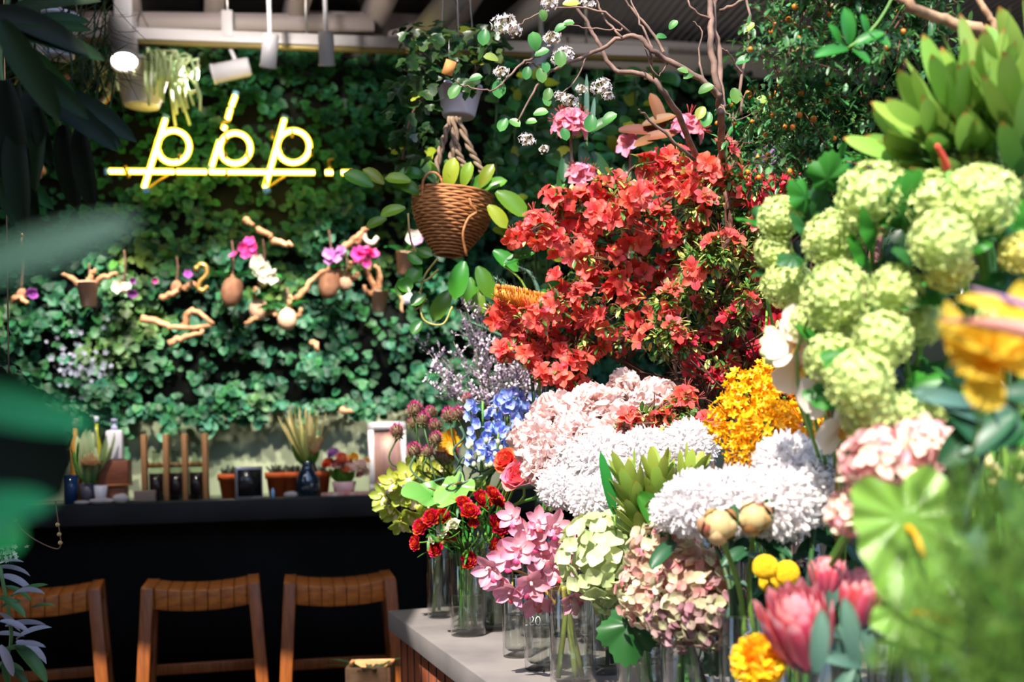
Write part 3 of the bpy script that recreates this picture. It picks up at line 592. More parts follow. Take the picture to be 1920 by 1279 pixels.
# blue vase with grass and flowers
p = cpt(577, 0, .10, ZC); s = px_at(p); t = thing('flower_vase', 'round dark blue vase of pale grasses and lilies on the counter', 'vase', p)
R_ = 23 * s; H_ = 66 * s
cyl(t, 'vase_body', p, [(.001, 0), (R_ * .8, 0), (R_, H_ * .22), (R_ * .98, H_ * .5), (R_ * .55, H_ * .78), (R_ * .42, H_ * .9), (R_ * .55, H_), (R_ * .48, H_), (R_ * .36, H_ * .9), (.001, H_ * .85)], M_blueg, 32)
M_grass = leaf('pale_grass', '7f8f3a', 'd6c58a', vary=.4, trans=.2); M_gleaf = leaf('bright_bouquet_leaf', '3c7a1e', '6ea032', vary=.4)
blades(t, p + A(0, 0, H_ * .9), 34, .24, .75, M_grass, 'grass_blade', .014, -.25)
blades(t, p + A(0, 0, H_ * .9), 7, .10, 1.4, M_gleaf, 'leaf', .05, -.6)
M_lily = leaf('pale_peach_petal', 'e0a070', 'eedcae', vary=.2)
for dx, dz in ((.035, .03), (.05, .06), (.02, .07)):
    b = MB()
    for k in range(4): a = k * 1.6; b.T(petal(.055, .03, .6, .4, .5, .3, 4, 2), R=frame(A(math.cos(a) * .6, math.sin(a) * .6 - .5, .7)), o=p + A(dx, -.02, H_ + dz))
    b.build('lily_bloom', M_lily, t)
# round bouquet in a pink pot
p = cpt(645, 0, .10, ZC); s = px_at(p); t = thing('bouquet', 'round mixed bouquet in a pale pink pot on the counter', 'bouquet', p)
cyl(t, 'pot', p, [(.001, 0), (17 * s, 0), (23 * s, 26 * s), (20 * s, 26 * s), (.001, 22 * s)], mat('pale_pink_pot', 'c9a2a6', .5))
M_bq = [leaf('bouquet_violet', 'a070b8', 'bd8cc8', vary=.2), leaf('bouquet_orange', 'd8502a', 'e8703c', vary=.2), leaf('bouquet_pink', 'e08890', 'f0b0b4', vary=.2), leaf('bouquet_cream', 'f0d6d0', 'f6e6e0', vary=.1), leaf('bouquet_yellow', 'e8b030', 'f0c850', vary=.1), leaf('bouquet_coral', 'e88060', 'f0a080', vary=.1)]
def ballflower(m, name, r, n=42):
    b = MB()
    for d in fib(n, -.2): b.T(petal(r * .7, r * .55, .6, .3, .9, .5, 3, 2), R=frame(d + A(0, 0, .2)), o=d * r * .35)
    return b.mesh(name, m)
for x, y, k, r in ((628, 853, 0, 15), (641, 862, 5, 15), (618, 872, 1, 15), (634, 874, 2, 15), (652, 868, 2, 14), (664, 860, 4, 12), (666, 880, 3, 15), (678, 874, 3, 14), (684, 888, 3, 13), (676, 892, 2, 10), (650, 882, 5, 10), (688, 866, 4, 9)):
    q = cpt(x, 0, .06 + U(0, .05), 0); q[2] = 1.2 - (y - 836 - (960 - x) * ROLL) * px_at(q); link(ballflower(M_bq[k], 'flower_head', r * s), 'flower_head', t, q, zframe(A(U(-.5, .5), -.8, .8)))
blades(t, p + A(0, 0, 24 * s), 16, .08, 1.6, M_gleaf, 'leaf', .04, -.6)
# white picture frame
p = cpt(728, 0, .30, ZC); s = px_at(p); t = thing('poster_frame', 'tall white framed picture of a figure leaning on the sage wall', 'picture frame', p)
Rt = WR @ rotm('X', -.10); w_, h_ = 70 * s, 132 * s
for c, z_ in (((0, 0, h_ - .018), (w_, .02, .036)), ((0, 0, .018), (w_, .02, .036)), ((-w_ / 2 + .012, 0, h_ / 2), (.024, .02, h_)), ((w_ / 2 - .012, 0, h_ / 2), (.024, .02, h_))):
    b = MB(); b.add(*cbox(c, z_)[:2], R=Rt, o=p); b.build('frame', M_paper, t, False)
b = MB(); b.add(*cbox((0, .004, h_ / 2), (w_ - .04, .006, h_ - .06))[:2], R=Rt, o=p); b.build('picture', mat('warm_print', 'b58a74', .5, c2='6d5564', scale=5, stretch=(4, 1, 1.2)), t, False)
# syrup rack: three carafes in a wooden rack
p = cpt(333, 0, .12, ZC); s = px_at(p); t = thing('carafe_rack', 'wooden post rack carrying glass carafes of dark syrup', 'rack', p)
M_rack = mat('brown_rack_wood', '8a6038', .6); M_syr = mat('dark_plum_syrup', '2a1220', .15); M_cg = thin_glass('carafe_glass', 'e4ecdf')
for x in (272, 313, 348, 386):
    q = cpt(x, 0, .12, ZC); b = MB(); b.add(*cbox(q + A(0, 0, .14), (.022, .03, .28))[:2]); b.build('post', M_rack, t, False, .003)
for zz in (.012, .15): b = MB(); b.add(*cbox((0, .018, zz), (122 * s, .012, .022))[:2], R=WR, o=cpt(329, 0, .12, ZC)); b.build('rail', M_rack, t, False)
for i, (x, nm) in enumerate(((293, 'leftmost glass carafe of dark syrup in the wooden rack'), (330, 'middle glass carafe of dark syrup in the wooden rack'), (368, 'glass carafe of dark syrup at the end of the rack nearest the small black frame'))):
    q = cpt(x, 0, .115, ZC + .001); c = thing('carafe', nm, 'carafe', q, 'syrup carafes'); r = 13 * s
    cyl(c, 'syrup', q, [(.001, .003), (r * .95, .003), (r * .95, .115), (.001, .115)], M_syr)
    cyl(c, 'glass', q, [(.001, 0), (r, 0), (r, .12), (r * .5, .17), (r * .45, .20), (r * .55, .21), (r * .5, .21), (r * .4, .2)], M_cg)
# wooden stand with a white pump bottle on it
p = cpt(217, 0, .12, ZC); s = px_at(p); t = thing('wooden_stand', 'reddish brown wooden box stand under the white pump bottle', 'box', p)
b = MB(); b.add(*cbox((0, 0, 16 * s), (40 * s, .09, 32 * s))[:2], R=WR, o=p); b.build('lower_block', M_box, t, False, .003)
b = MB(); b.add(*cbox((0, 0, 33 * s), (54 * s, .12, 4 * s))[:2], R=WR, o=p); b.build('ledge', mat('tan_ledge', 'b0703c', .6), t, False)
b = MB(); b.add(*cbox((0, 0, 57 * s), (52 * s, .11, 44 * s))[:2], R=WR, o=p); b.build('upper_box', M_box, t, False, .003)
p2 = p + A(0, 0, 79.3 * s); t = thing('pump_bottle', 'white rectangular pump bottle on top of the wooden stand', 'bottle', p2)
b = MB(); b.add(*cbox((0, 0, 28 * s), (30 * s, .05, 56 * s))[:2], R=WR, o=p2); b.build('bottle_body', M_paper, t, False, .008)
M_lav = mat('lavender_pump', 'a9a4cc', .5)
cyl(t, 'pump', p2, [(.001, 56 * s), (7 * s, 56 * s), (5 * s, 63 * s), (3 * s, 64 * s), (3 * s, 72 * s), (6 * s, 73 * s), (6 * s, 77 * s), (.001, 77 * s)], M_lav, 16)
def bottle(px, lab, col, hpx, rpx, cap, back=.25, glass=.15, liftz=0):
    p = cpt(px, 0, back, ZC + liftz); s = px_at(p); r, h = rpx * s, hpx * s; t = thing('bottle', lab, 'bottle', p, 'bottles behind the leafy pot')
    cyl(t, 'bottle_body', p, [(.001, 0), (r, 0), (r, h * .66), (r * .4, h * .8), (r * .38, h * .92), (.001, h * .92)], mat('bottle_' + col, col, glass, coat=.3)); cyl(t, 'cap', p, [(.001, h * .92), (r * .5, h * .92), (r * .5, h), (.001, h)], mat('cap_' + cap, cap, .4), 14)
bottle(183, 'yellow-green glass bottle with a silver cap beside the white pump bottle', 'a8a21a', 160, 9, 'b4b8c4')
bottle(168, 'dull clear bottle with a bright blue cap', '6f6a70', 132, 7, '2f7fd0')
bottle(143, 'amber honey coloured bottle behind the leafy pot', 'cf8f3a', 156, 12, 'd8c8b0')
# grey pot with leaves and pale anthurium flowers, blue glass beside it
p = cpt(166, 0, .08, ZC); s = px_at(p); t = thing('planter', 'dark grey pot of pale striped leaves and cream flowers on the counter', 'plant pot', p)
cyl(t, 'pot', p, [(.001, 0), (14 * s, 0), (16 * s, 38 * s), (14 * s, 38 * s), (.001, 34 * s)], mat('dark_grey_pot', '4a4450', .4))
blades(t, p + A(0, 0, 36 * s), 18, .22, .9, leaf('striped_pale_leaf', '4f8a2a', 'dfe6b4', vary=.4), 'leaf', .045, -.5)
blades(t, p + A(0, 0, 40 * s), 9, .17, 1.1, M_gleaf, 'leaf', .05, -.7)
b = MB()
for d in fib(30, -.3): b.T(petal(.05, .03, .6, .3, .5, .3, 3, 2), R=frame(d), o=p + A(.03, -.06, .16))
b.build('flower_head', M_lily, t)
p = cpt(132, 0, .08, ZC); t = thing('tumbler', 'deep blue glass tumbler at the dim end of the counter', 'glass', p); cyl(t, 'glass', p, [(.001, 0), (.027, 0), (.03, .12), (.026, .12), (.024, .01), (.001, .01)], mat('navy_glass', '10305c', .08))
p = cpt(188, 0, .05, ZC); t = thing('cup', 'small whitish cup lying behind the pebbles on the counter', 'cup', p); cyl(t, 'cup_body', p, [(.001, 0), (.02, 0), (.028, .075), (.025, .075), (.018, .006), (.001, .006)], M_paper)
p = cpt(272, 0, .06, ZC); t = thing('clay_block', 'small beige stoneware block in front of the carafe rack', 'block', p); b = MB(); b.add(*cbox((0, 0, .024), (.085, .05, .048))[:2], R=WR, o=p); b.build('block_body', mat('beige_stoneware', '8f7868', .8), t, False, .006)
M_peb = mat('white_pebble', 'd8ccc6', .6, c2='b9aaa4', scale=20)
for x, lab, k in ((190, 'long white stone lying on the counter edge', (.05, .02, .012)), (226, 'rounded white stone on the counter edge below the wooden stand', (.033, .022, .02)), (545, 'small crumpled white stone beside the blue vase', (.03, .02, .014)), (153, 'flat whitish stone near the blue tumbler', (.03, .02, .008))):
    p = cpt(x, 0, .03, ZC + k[2] * .96); b = MB(); V, Fq, tt = sphere(1, 14, 9); V = V * A(*k) * (1 + .06 * np.sin(V[:, :1] * 5 + V[:, 1:2] * 4)); b.add(V, Fq, R=WR, o=p); o = b.build('pebble', M_peb); tag(o, lab, 'stone', 'white stones on the counter')
p = cpt(511, 0, .03, ZC); t = thing('vial', 'tiny pale blue glass vial on the counter front edge', 'vial', p); cyl(t, 'vial_body', p, [(.001, 0), (.008, 0), (.008, .03), (.004, .036), (.004, .042), (.001, .042)], mat('pale_blue_glass', '8fc4f4', .1), 12)
p = cpt(690, 0, .05, ZC); t = thing('ribbon_roll', 'red and white striped paper strip lying below the bouquet', 'paper', p); b = MB(); b.add(*cbox((-.09, 0, .008), (.22, .05, .016))[:2], R=WR, o=p); b.build('strip', mat('striped_paper', 'c95a50', .6, c2='e8d8c8', scale=3, stretch=(6, .2, .2)), t, False, .003)

# ================================================================== hanging plants
M_pot = mat('white_hanging_pot', 'cfcbd6', .45, spec=.4)
def hpot(px, py, w, wb_, h, Y, name, label, wires, top=3.2):
    c = at(px, py, Y); s = Y / F; t = thing(name, label, 'hanging plant', c); H = h * s / 2; r1, r0 = w * s / 2, wb_ * s / 2
    b = MB(); b.T(lathe([(.001, -H), (r0 - .004, -H), (r0, -H + .006), (r1, H - .012), (r1 * 1.05, H - .012), (r1 * 1.05, H), (r1 * .97, H), (r1 * .93, H * .7), (.001, H * .6)], 36), R=rotm('Y', .06), o=c); b.build('pot', M_pot, t)
    for k in range(wires):
        a = k * 2 * PI / wires + .6; b = MB(); b.T(tube([c + A(math.cos(a) * r1, math.sin(a) * r1, H), A(c[0], c[1], top)], .0025, 5)); b.build('wire', M_wire, t)
    return t, c, s, H, r1
M_rhip = leaf('pale_fleshy_stem', '9cc070', 'e8f4c8', vary=.4, trans=.25, rough=.4)
t, c, s, H, r1 = hpot(266, 160, 106, 66, 80, 5.05, 'hanging_planter', 'white hanging pot spilling pale finger-like stems, beside the lit spotlight', 3)
for k in range(96):
    a = U(-1.0, 1.1) if rng.rand() < .75 else U(0, 6.3); d = A(math.cos(a), -abs(math.sin(a)) if rng.rand() < .6 else math.sin(a), 0); o = c + d * r1 * U(.4, .9) + A(0, 0, H * .8)
    q_ = U(.5, 1.); P = smooth([o, o + d * .06 * q_ + A(0, 0, U(0, .04)), o + d * U(.08, .17) * q_ + A(0, 0, U(-.12, .05)), o + d * U(.10, .21) * q_ + A(0, 0, U(-.22, .04))], 3); b = MB(); b.T(tube(P, .0062, 6)); b.build('fleshy_stem', M_rhip, t)
M_dkleaf = leaf('dark_green_leaf', '0f2412', '1c3a1c', vary=.6, trans=.12, rough=.35); M_dkfern = leaf('dark_needle_leaf', '11240f', '1d3a18', vary=.6, trans=.1)  # dark green leaf and needle colours
b = MB()
for k in range(120):
    a = U(0, 6.3); o = c + A(U(-.1, .08), U(-.06, .06), H * .9); d = nrm(A(math.cos(a) - .5, math.sin(a) * .6, U(-.2, .9))); b.T(petal(U(.06, .18), .006, .4, .4, -1.3, 0, 5, 1), R=frame(d), o=o)
b.build('needle_leaves', M_dkfern, t)

def vineleaf(L=.09, Wd=.07, curl=-.5): return petal(L, Wd, .75, .6, curl, .25, 6, 4)
t, c, s, H, r1 = hpot(861, 191, 82, 62, 58, 3.3, 'hanging_planter', 'white scalloped hanging pot with a dark trailing vine, above the wicker basket', 3)
M_vine = leaf('dark_vine_leaf', '14280f', '29471c', '8f9a28', vary=.8, trans=.15, rough=.4)
b = MB(); vl = vineleaf()
for k in range(330):
    side = rng.rand(); x, y = (U(760, 935), U(40, 150)) if side < .75 else (U(735, 820), U(110, 330))
    o = at(x, y, 3.3 + U(-.16, .2)); b.T(IV[0], R=frame(nrm(A(U(-1, 1), U(-.8, .4), U(-1.2, .2))), (0, -.6, .8)), o=o, k=U(.03, .062), w=1.0 * (rng.rand() < .06))
b.build('vine_foliage', M_vine, t)
for ps in ([(852, 165), (820, 120), (790, 95), (770, 60)], [(850, 165), (800, 180), (770, 220), (755, 300)], [(870, 165), (905, 110), (915, 60)], [(858, 165), (845, 90), (860, 30), (850, -20)], [(735, 65), (745, 60), (775, 90), (800, 140)]):
    b = MB(); b.T(tube(smooth([at(x, y, 3.3) for x, y in ps], 6), .004, 5)); b.build('vine_stem', M_twig, t)
tt = thing('plant_tag', 'tan card tag dangling above the scalloped hanging pot', 'tag', at(842, 127, 3.12)); c2 = at(842, 127, 3.12)
b = MB(); b.add(*cbox((0, 0, 0), (.030, .002, .042))[:2], R=rotm('Y', .35), o=c2); b.build('card', mat('tan_card', 'b97a3c', .7), tt, False); b = MB(); b.T(tube([c2 + A(0, 0, .02), at(842, 75, 3.12)], .001, 4)); b.build('string', M_wire, tt)
# macrame cord and wicker basket
M_wick = mat('brown_wicker', 'b87840', .6, c2='84502a', scale=26, stretch=(1, 1, 6))
c = at(846, 421, 3.25); s = 3.25 / F
t = thing('wicker_basket', 'brown wicker basket hanging from a jute cord with leafy plants in it', 'hanging basket', c)
Rb = rotm('Y', .10); r, h = 74 * s, 112 * s; b = MB(); n = 60
for k in range(22):                              # rows of weave
    f = k / 21; rr = r * (.18 + .82 * math.sin(min(1, .12 + f * 1.05) * PI / 2)); a = np.linspace(0, 2 * PI, n + 1); zc = -h / 2 + h * f + .0 * a
    lim = np.where(np.cos(a + .5) > .35 - 2.0 * max(0, f - .62), 1, 1)
    P = np.stack([rr * (1 + .018 * np.sin(a * 15 + k * PI)) * np.cos(a), rr * (1 + .018 * np.sin(a * 15 + k * PI)) * np.sin(a), zc], 1)
    b.T(tube(P, h / 34, 5), R=Rb, o=c)
b.build('weave', M_wick, t)
b = MB(); b.T(lathe([(.001, h * .30), (r * .94, h * .30)], 20), R=Rb, o=c); b.build('soil', mat('dark_soil', '1c130d', .95), t)
b = MB(); P = smooth([c + A(-.075, -.08, h * .28), c + A(-.07, -.10, h * .62), c + A(-.045, -.10, h * .74), c + A(-.02, -.10, h * .62), c + A(-.015, -.09, h * .28)], 5); b.T(tube(P, .004, 6)); b.build('handle', M_wick, t)
b = MB(); P = smooth([at(875, 480, 3.14), at(868, 440, 3.12), at(878, 410, 3.13), at(893, 398, 3.14), at(884, 385, 3.13), at(880, 372, 3.13)], 5); b.T(tube(P, .0042, 6)); b.build('handle', M_wick, t)
M_jute = mat('jute_cord', '8f7760', .9, c2='6e5946', scale=40)
for ps in ([(846, 220), (832, 262), (822, 300), (815, 355)], [(850, 220), (858, 280), (870, 310), (890, 345)], [(858, 220), (880, 275), (895, 305), (915, 340)], [(852, 220), (850, 270), (846, 310), (850, 345)]):
    P = smooth([at(x, y, 3.22) for x, y in ps], 7); b = MB()
    for ph in (0, PI): q = P.copy(); w = np.arange(len(P)) * .9 + ph; q[:, 0] += .006 * np.cos(w); q[:, 1] += .006 * np.sin(w); b.T(tube(q, .006, 6))
    b.build('jute_cord', M_jute, t)
M_hoya = leaf('glossy_hoya_leaf', '2f6a1c', '4f8a2a', 'c6c832', vary=.7, trans=.3, rough=.3)
hl = [(835, 300, .9, -1.2, .95, 0), (842, 310, 1.05, -1.4, .8, 1), (800, 330, -1, .2, .9, 0), (770, 340, -1.2, .3, .8, 1), (720, 345, -.8, .7, .8, 1), (760, 390, -1.2, -.2, .8, .5), (725, 410, -1., -.3, .7, .6), (700, 350, -1, .6, 1., 0), (880, 360, .6, .5, .9, 0), (905, 355, .9, .4, .8, 0), (930, 360, 1., -.7, 1.2, .3), (915, 385, .8, -.9, .9, 1), (885, 400, -.8, -.1, .8, .6), (900, 350, .5, .9, .8, .8), (820, 345, -.4, .8, .9, .4), (790, 365, -.9, .6, .9, .3), (845, 545, -.7, -1, 1.1, 0), (870, 490, -.3, -1, 1.2, 0), (880, 520, .1, -1, 1.1, .1), (895, 500, .5, -1, 1.1, 0), (925, 470, .8, -.6, 1., 0), (900, 545, -.1, -1, .8, .3), (840, 355, .2, 1, 1., .9), (868, 350, .3, 1, .8, 1)]
for x, y, dx, dz, k, w in hl:
    b = MB(); b.T(vineleaf(.11, .055, -.6), R=frame(A(dx, -.35, dz), (0, -1, .4)), o=at(x, y, 3.18 + U(-.05, .05)), k=k * .85, w=w * .4); b.build('leaf', M_hoya, t)
M_ten = leaf('tan_tendril', '8f7a3c', 'a99a58', vary=.2, trans=0)
for ps in ([(820, 485), (795, 520), (788, 560), (795, 600), (830, 608), (848, 575)], [(822, 505), (800, 525), (776, 530)], [(800, 560), (780, 580), (776, 560), (790, 545)], [(785, 480), (770, 450), (765, 400)]):
    b = MB(); b.T(tube(smooth([at(x, y, 3.15) for x, y in ps], 6), .0032, 5)); b.build('tendril', M_ten, t)
for x, y, k in ((790, 500, .6), (798, 552, .5), (790, 602, .45), (752, 520, .6), (768, 522, .6), (765, 476, .5), (780, 470, .5)):
    b = MB(); b.T(vineleaf(.07, .05, -.4), R=frame(A(U(-1, 1), -.4, U(-1, 0)), (0, -1, .4)), o=at(x, y, 3.15), k=k * 1.5); b.build('leaf', M_hoya, t)

# ================================================================== dark plants at the left edge
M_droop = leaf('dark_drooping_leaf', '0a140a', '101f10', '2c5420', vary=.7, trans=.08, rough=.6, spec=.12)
t = thing('hanging_tree', 'dark plant with long drooping leaves hanging into the frame from above the ivy', 'plant', at(60, -120, 1.9))
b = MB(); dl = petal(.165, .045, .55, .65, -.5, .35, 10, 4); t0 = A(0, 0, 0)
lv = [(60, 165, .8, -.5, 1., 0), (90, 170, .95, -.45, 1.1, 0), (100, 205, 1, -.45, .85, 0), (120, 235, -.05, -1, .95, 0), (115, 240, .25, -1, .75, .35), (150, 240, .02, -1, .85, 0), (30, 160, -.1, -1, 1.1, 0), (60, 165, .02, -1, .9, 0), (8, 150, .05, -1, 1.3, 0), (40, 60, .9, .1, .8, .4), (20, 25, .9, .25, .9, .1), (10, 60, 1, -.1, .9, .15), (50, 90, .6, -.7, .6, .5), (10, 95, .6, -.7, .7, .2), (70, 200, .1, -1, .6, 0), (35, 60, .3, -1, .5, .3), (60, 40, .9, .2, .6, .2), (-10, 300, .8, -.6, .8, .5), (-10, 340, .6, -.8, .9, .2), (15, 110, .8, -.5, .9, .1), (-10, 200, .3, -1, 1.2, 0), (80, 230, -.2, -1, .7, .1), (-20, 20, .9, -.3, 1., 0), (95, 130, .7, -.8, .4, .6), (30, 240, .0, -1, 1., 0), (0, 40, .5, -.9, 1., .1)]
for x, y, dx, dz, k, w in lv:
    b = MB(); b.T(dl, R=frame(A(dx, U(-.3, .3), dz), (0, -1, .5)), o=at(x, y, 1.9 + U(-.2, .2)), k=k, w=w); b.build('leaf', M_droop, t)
for ps in ([(60, -120), (40, 0), (60, 100), (110, 235)], [(60, -120), (20, -20), (0, 100), (10, 200)], [(60, -120), (70, -30), (60, 60)]):
    b = MB(); b.T(tube(smooth([at(x, y, 1.9) for x, y in ps], 6), .005, 6)); b.build('branch', M_stemd, t)
# white hanging pot in the shade with thready foliage
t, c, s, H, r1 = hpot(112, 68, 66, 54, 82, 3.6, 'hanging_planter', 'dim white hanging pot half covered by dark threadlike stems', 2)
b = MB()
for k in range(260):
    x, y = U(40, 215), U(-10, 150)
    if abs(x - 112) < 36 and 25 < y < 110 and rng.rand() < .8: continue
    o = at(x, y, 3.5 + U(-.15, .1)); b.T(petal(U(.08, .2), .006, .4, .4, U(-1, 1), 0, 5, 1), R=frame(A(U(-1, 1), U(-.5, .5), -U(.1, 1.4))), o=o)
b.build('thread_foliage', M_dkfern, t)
# variegated plant low at the left edge
M_var = leaf('variegated_leaf', '2c4a22', '4a6a36', '857f85', vary=.5, trans=.15, rough=.45, spec=.3)
c = at(-60, 1279, 2.2); t = thing('variegated_plant', 'leggy plant with thin pale-edged leaves in front of the half hidden stool', 'plant', A(c[0], c[1], 0))
lvs = [(-5, 1065, 1, .05, .9), (0, 1080, 1, -.1, 1.), (10, 1100, .9, -.3, .8), (25, 1115, .9, .45, .9), (20, 1120, .95, .5, 1.), (0, 1120, 1, -.25, .9), (0, 1165, 1, -.1, .8), (10, 1175, .9, .2, 1.), (30, 1200, .8, .6, 1.), (30, 1203, 1, -.35, 1.), (30, 1208, 1, .1, .8), (30, 1210, .9, -.6, 1.3), (0, 1210, .4, -1, .9), (60, 1140, .8, .3, .6), (0, 1150, .7, -.6, .7), (-10, 1190, 1, .1, .8), (0, 1055, .9, .2, .6), (10, 1230, .1, -1, .8), (-5, 1245, 1, .1, .8), (15, 1250, .7, -.4, .8), (0, 1140, .6, .3, .7), (5, 1220, .9, .2, .9)]
for x, y, dx, dz, k in lvs:
    b = MB(); b.T(petal(.075, .02, .6, .7, U(-1, -.3), .4, 8, 3), R=frame(A(dx, U(-.4, .3), dz), (0, -.5, 1)), o=at(x, y, 2.2 + U(-.08, .08)), k=k, w=1. * (rng.rand() < .45)); b.build('leaf', M_var, t)
for ps in ([(-60, 1400), (-40, 1300), (20, 1210), (0, 1060)], [(-60, 1400), (-30, 1250), (-5, 1100), (-20, 1040)]):
    b = MB(); b.T(tube(smooth([*[at(x, y, 2.2) for x, y in ps]], 6), .004, 6)); b.build('stem', M_stemd, t)
p0 = at(-60, 1400, 2.2); b = MB(); b.T(tube([p0, A(p0[0], p0[1], .28)], .006, 6)); b.build('stem', M_stemd, t)
cyl(t, 'pot', A(c[0], c[1], 0), [(.001, 0), (.11, 0), (.14, .3), (.13, .3), (.12, .27), (.001, .27)], mat('dark_pot', '2c2a2a', .6))
# planter box standing between the bar stools and the table
p = A(-.50, 3.82, 0); t = thing('planter_box', 'pale wooden planter box with dark leaves beside the end of the concrete table', 'planter', p); M_pw = mat('pale_planter_wood', 'd9a06a', .55, c2='bd8350', scale=6, stretch=(2, 2, 8))
for c, z_ in (((-.07, 0, .235), (.012, .15, .47)), ((.07, 0, .235), (.012, .15, .47)), ((0, -.07, .235), (.128, .012, .47)), ((0, .07, .235), (.128, .012, .47))): b = MB(); b.add(*cbox(p + A(*c), z_)[:2]); b.build('side_board', M_pw, t, False, .002)
b = MB(); b.add(*cbox(p + A(0, 0, .215), (.126, .126, .42))[:2]); b.build('soil', mat('planter_soil', '1a130e', .95), t)
for k in range(12): a = U(0, 6.3); b = MB(); b.T(petal(U(.08, .2), .022, .5, .6, -.8, .3, 7, 2), R=frame(A(math.cos(a) * .8, math.sin(a) * .8, .7)), o=p + A(0, 0, .42)); b.build('leaf', M_dkleaf, t)
# blossoming twig cluster above it
t2 = thing('flowering_sprig', 'tiny pale flower sprig above the pale-edged leaves at the left edge', 'sprig', at(10, 1030, 2.25)); b = MB()
for k in range(46): b.T(FL, R=frame(nrm(rng.randn(3)), (0, -1, .3)), o=at(12 + 16 * rng.randn(), 1030 + 14 * rng.randn(), 2.25 + U(-.03, .03)), k=U(.004, .008))
b.build('tiny_blossoms', leaf('pale_sprig_flower', 'c9c8a8', 'dcdcc8', vary=.4), t2)
b = MB(); P = smooth([at(x, y, 2.25) for x, y in ((-20, 1110), (-10, 1070), (10, 1030), (5, 1005))], 5); b.T(tube(P, .002, 5)); b.build('stem', M_stemd, t2)
# a hanging thread of beads in front of the dark counter
t3 = thing('bead_string', 'thin hanging string with small amber beads in front of the black counter', 'string', at(30, 968, 2.6))
b = MB(); b.T(tube(smooth([at(x, y, 2.6) for x, y in ((5, -330), (10, 200), (20, 900), (28, 972), (55, 1005), (100, 1028), (114, 1022), (110, 985), (104, 940))], 6), .0018, 5)); b.build('string', M_twig, t3)
for x, y in ((28, 976), (108, 984), (111, 1002), (113, 1018)): b = MB(); b.T(sphere(.0055, 10, 6), o=at(x, y, 2.6)); b.build('bead', mat('amber_bead', 'a88850', .3), t3)
# big leaves close to the lens
M_fg = leaf('sage_green_leaf', '4f7a4c', '82a078', vary=.1, trans=.35, rough=.5); M_fg2 = leaf('saturated_green_leaf', '0c6a14', '12901e', vary=.1, trans=.3, rough=.4)
t = thing('broad_leaf_plant', 'out of focus broad leaves right at the lens, pale one pointing at the ivy', 'plant', at(-500, 1500, .5))
def bigleaf(px0, px1, Y, wid, m, curl=.1, label=None):
    p, q = at(*px0, Y), at(*px1, Y + .03); b = MB(); L = np.linalg.norm(q - p); b.T(petal(L, wid, .45, .55, curl, .25, 12, 5), R=frame(q - p, (0, -1, .5)), o=p); o = b.build('leaf', m, t)
    if label: o['label'] = label
    P = smooth([p, p + A(-.06, .01, -.05), at(-500, 1500, .5)], 5); b = MB(); b.T(tube(P, .003, 6)); b.build('leaf_stalk', M_stem, t)
bigleaf((-90, 525), (262, 425), .42, .020, M_fg, label='pale sage green blurred leaf')
bigleaf((-110, 745), (185, 795), .46, .019, M_fg2, -.1, label='bright green blurred leaf')
bigleaf((-200, 1010), (100, 915), .46, .022, M_fg2, -.3)
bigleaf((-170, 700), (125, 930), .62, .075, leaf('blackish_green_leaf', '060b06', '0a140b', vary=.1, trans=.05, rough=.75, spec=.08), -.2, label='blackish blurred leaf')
bigleaf((-120, 960), (60, 1010), .55, .03, M_fg2, -.3)
b = MB(); b.T(tube([at(-500, 1500, .5), A(*at(-500, 1500, .5)[:2], 0)], .006, 6)); b.build('stem', M_stemd, t)
# ================================================================== flower heads (meshes shared by the copies of a kind)
def m_core(): return None
M_vib = leaf('green_white_viburnum', 'a8c252', 'dae59a', 'f0b52a', vary=.36, hue=.012, trans=.25, rough=.55)
M_leafb = leaf('fresh_green_leaf', '2e6b22', '3f8a2c', vary=.5, trans=.3, rough=.42)
M_leafd = leaf('deep_green_leaf', '1d4a22', '2a5f2c', vary=.5, trans=.2, rough=.4)
M_leafg = leaf('grey_green_leaf', '38584a', '557660', vary=.4, trans=.2, rough=.5)
FL5 = disc(lambda a: .74 + .26 * np.cos(5 * a), 2, 10, lambda r, a: .28 * r ** 2 + .05 * np.cos(5 * a) * r)
def jit(d, s): return nrm(d + s * rng.randn(3))
def vib_head(n=165, poppy_glow=0., r=1.):
    b = MB(); b.T(sphere(.80, 14, 10), w=poppy_glow, v=.25)
    for d in fib(n): 
        q = jit(d, .05); rr = .93 + .11 * rng.rand(); b.T(FL5, R=zframe(jit(q, .32), U(0, 6)), o=q * rr, k=U(.155, .20), w=poppy_glow * U(.5, 1))
    return b.mesh('flower_head', M_vib)
VIB = [vib_head() for _ in range(3)]; VIB_GLOW = vib_head(165, .42)  # last head has the poppy's reflected gold put into its colour
M_vlobe = [None]
def lobed_leaf(m, L=.1, n=5, dep=.25, name='leaf'):
    b = MB(); f = lambda a: (1 - dep * (1 - np.abs(np.cos(n * a / 2)))) * (.75 + .25 * np.cos(a)) * (1 + .05 * np.cos(23 * a))
    b.T(disc(f, 4, 46, lambda r, a: -.22 * r ** 2 + .05 * r * np.cos(5 * a)), o=A(0, .7, 0)); return b.mesh(name, m)
LB = lobed_leaf(M_leafb); LB2 = lobed_leaf(M_leafd)
def simple_leaf(m, w=.42, curl=-.5, name='leaf', a=.6, b_=.6):
    b = MB(); b.T(petal(1., w, a, b_, curl, .3, 9, 4, .02, 2)); return b.mesh(name, m)
LS, LSD, LSG = simple_leaf(M_leafb), simple_leaf(M_leafd), simple_leaf(M_leafg, .3)
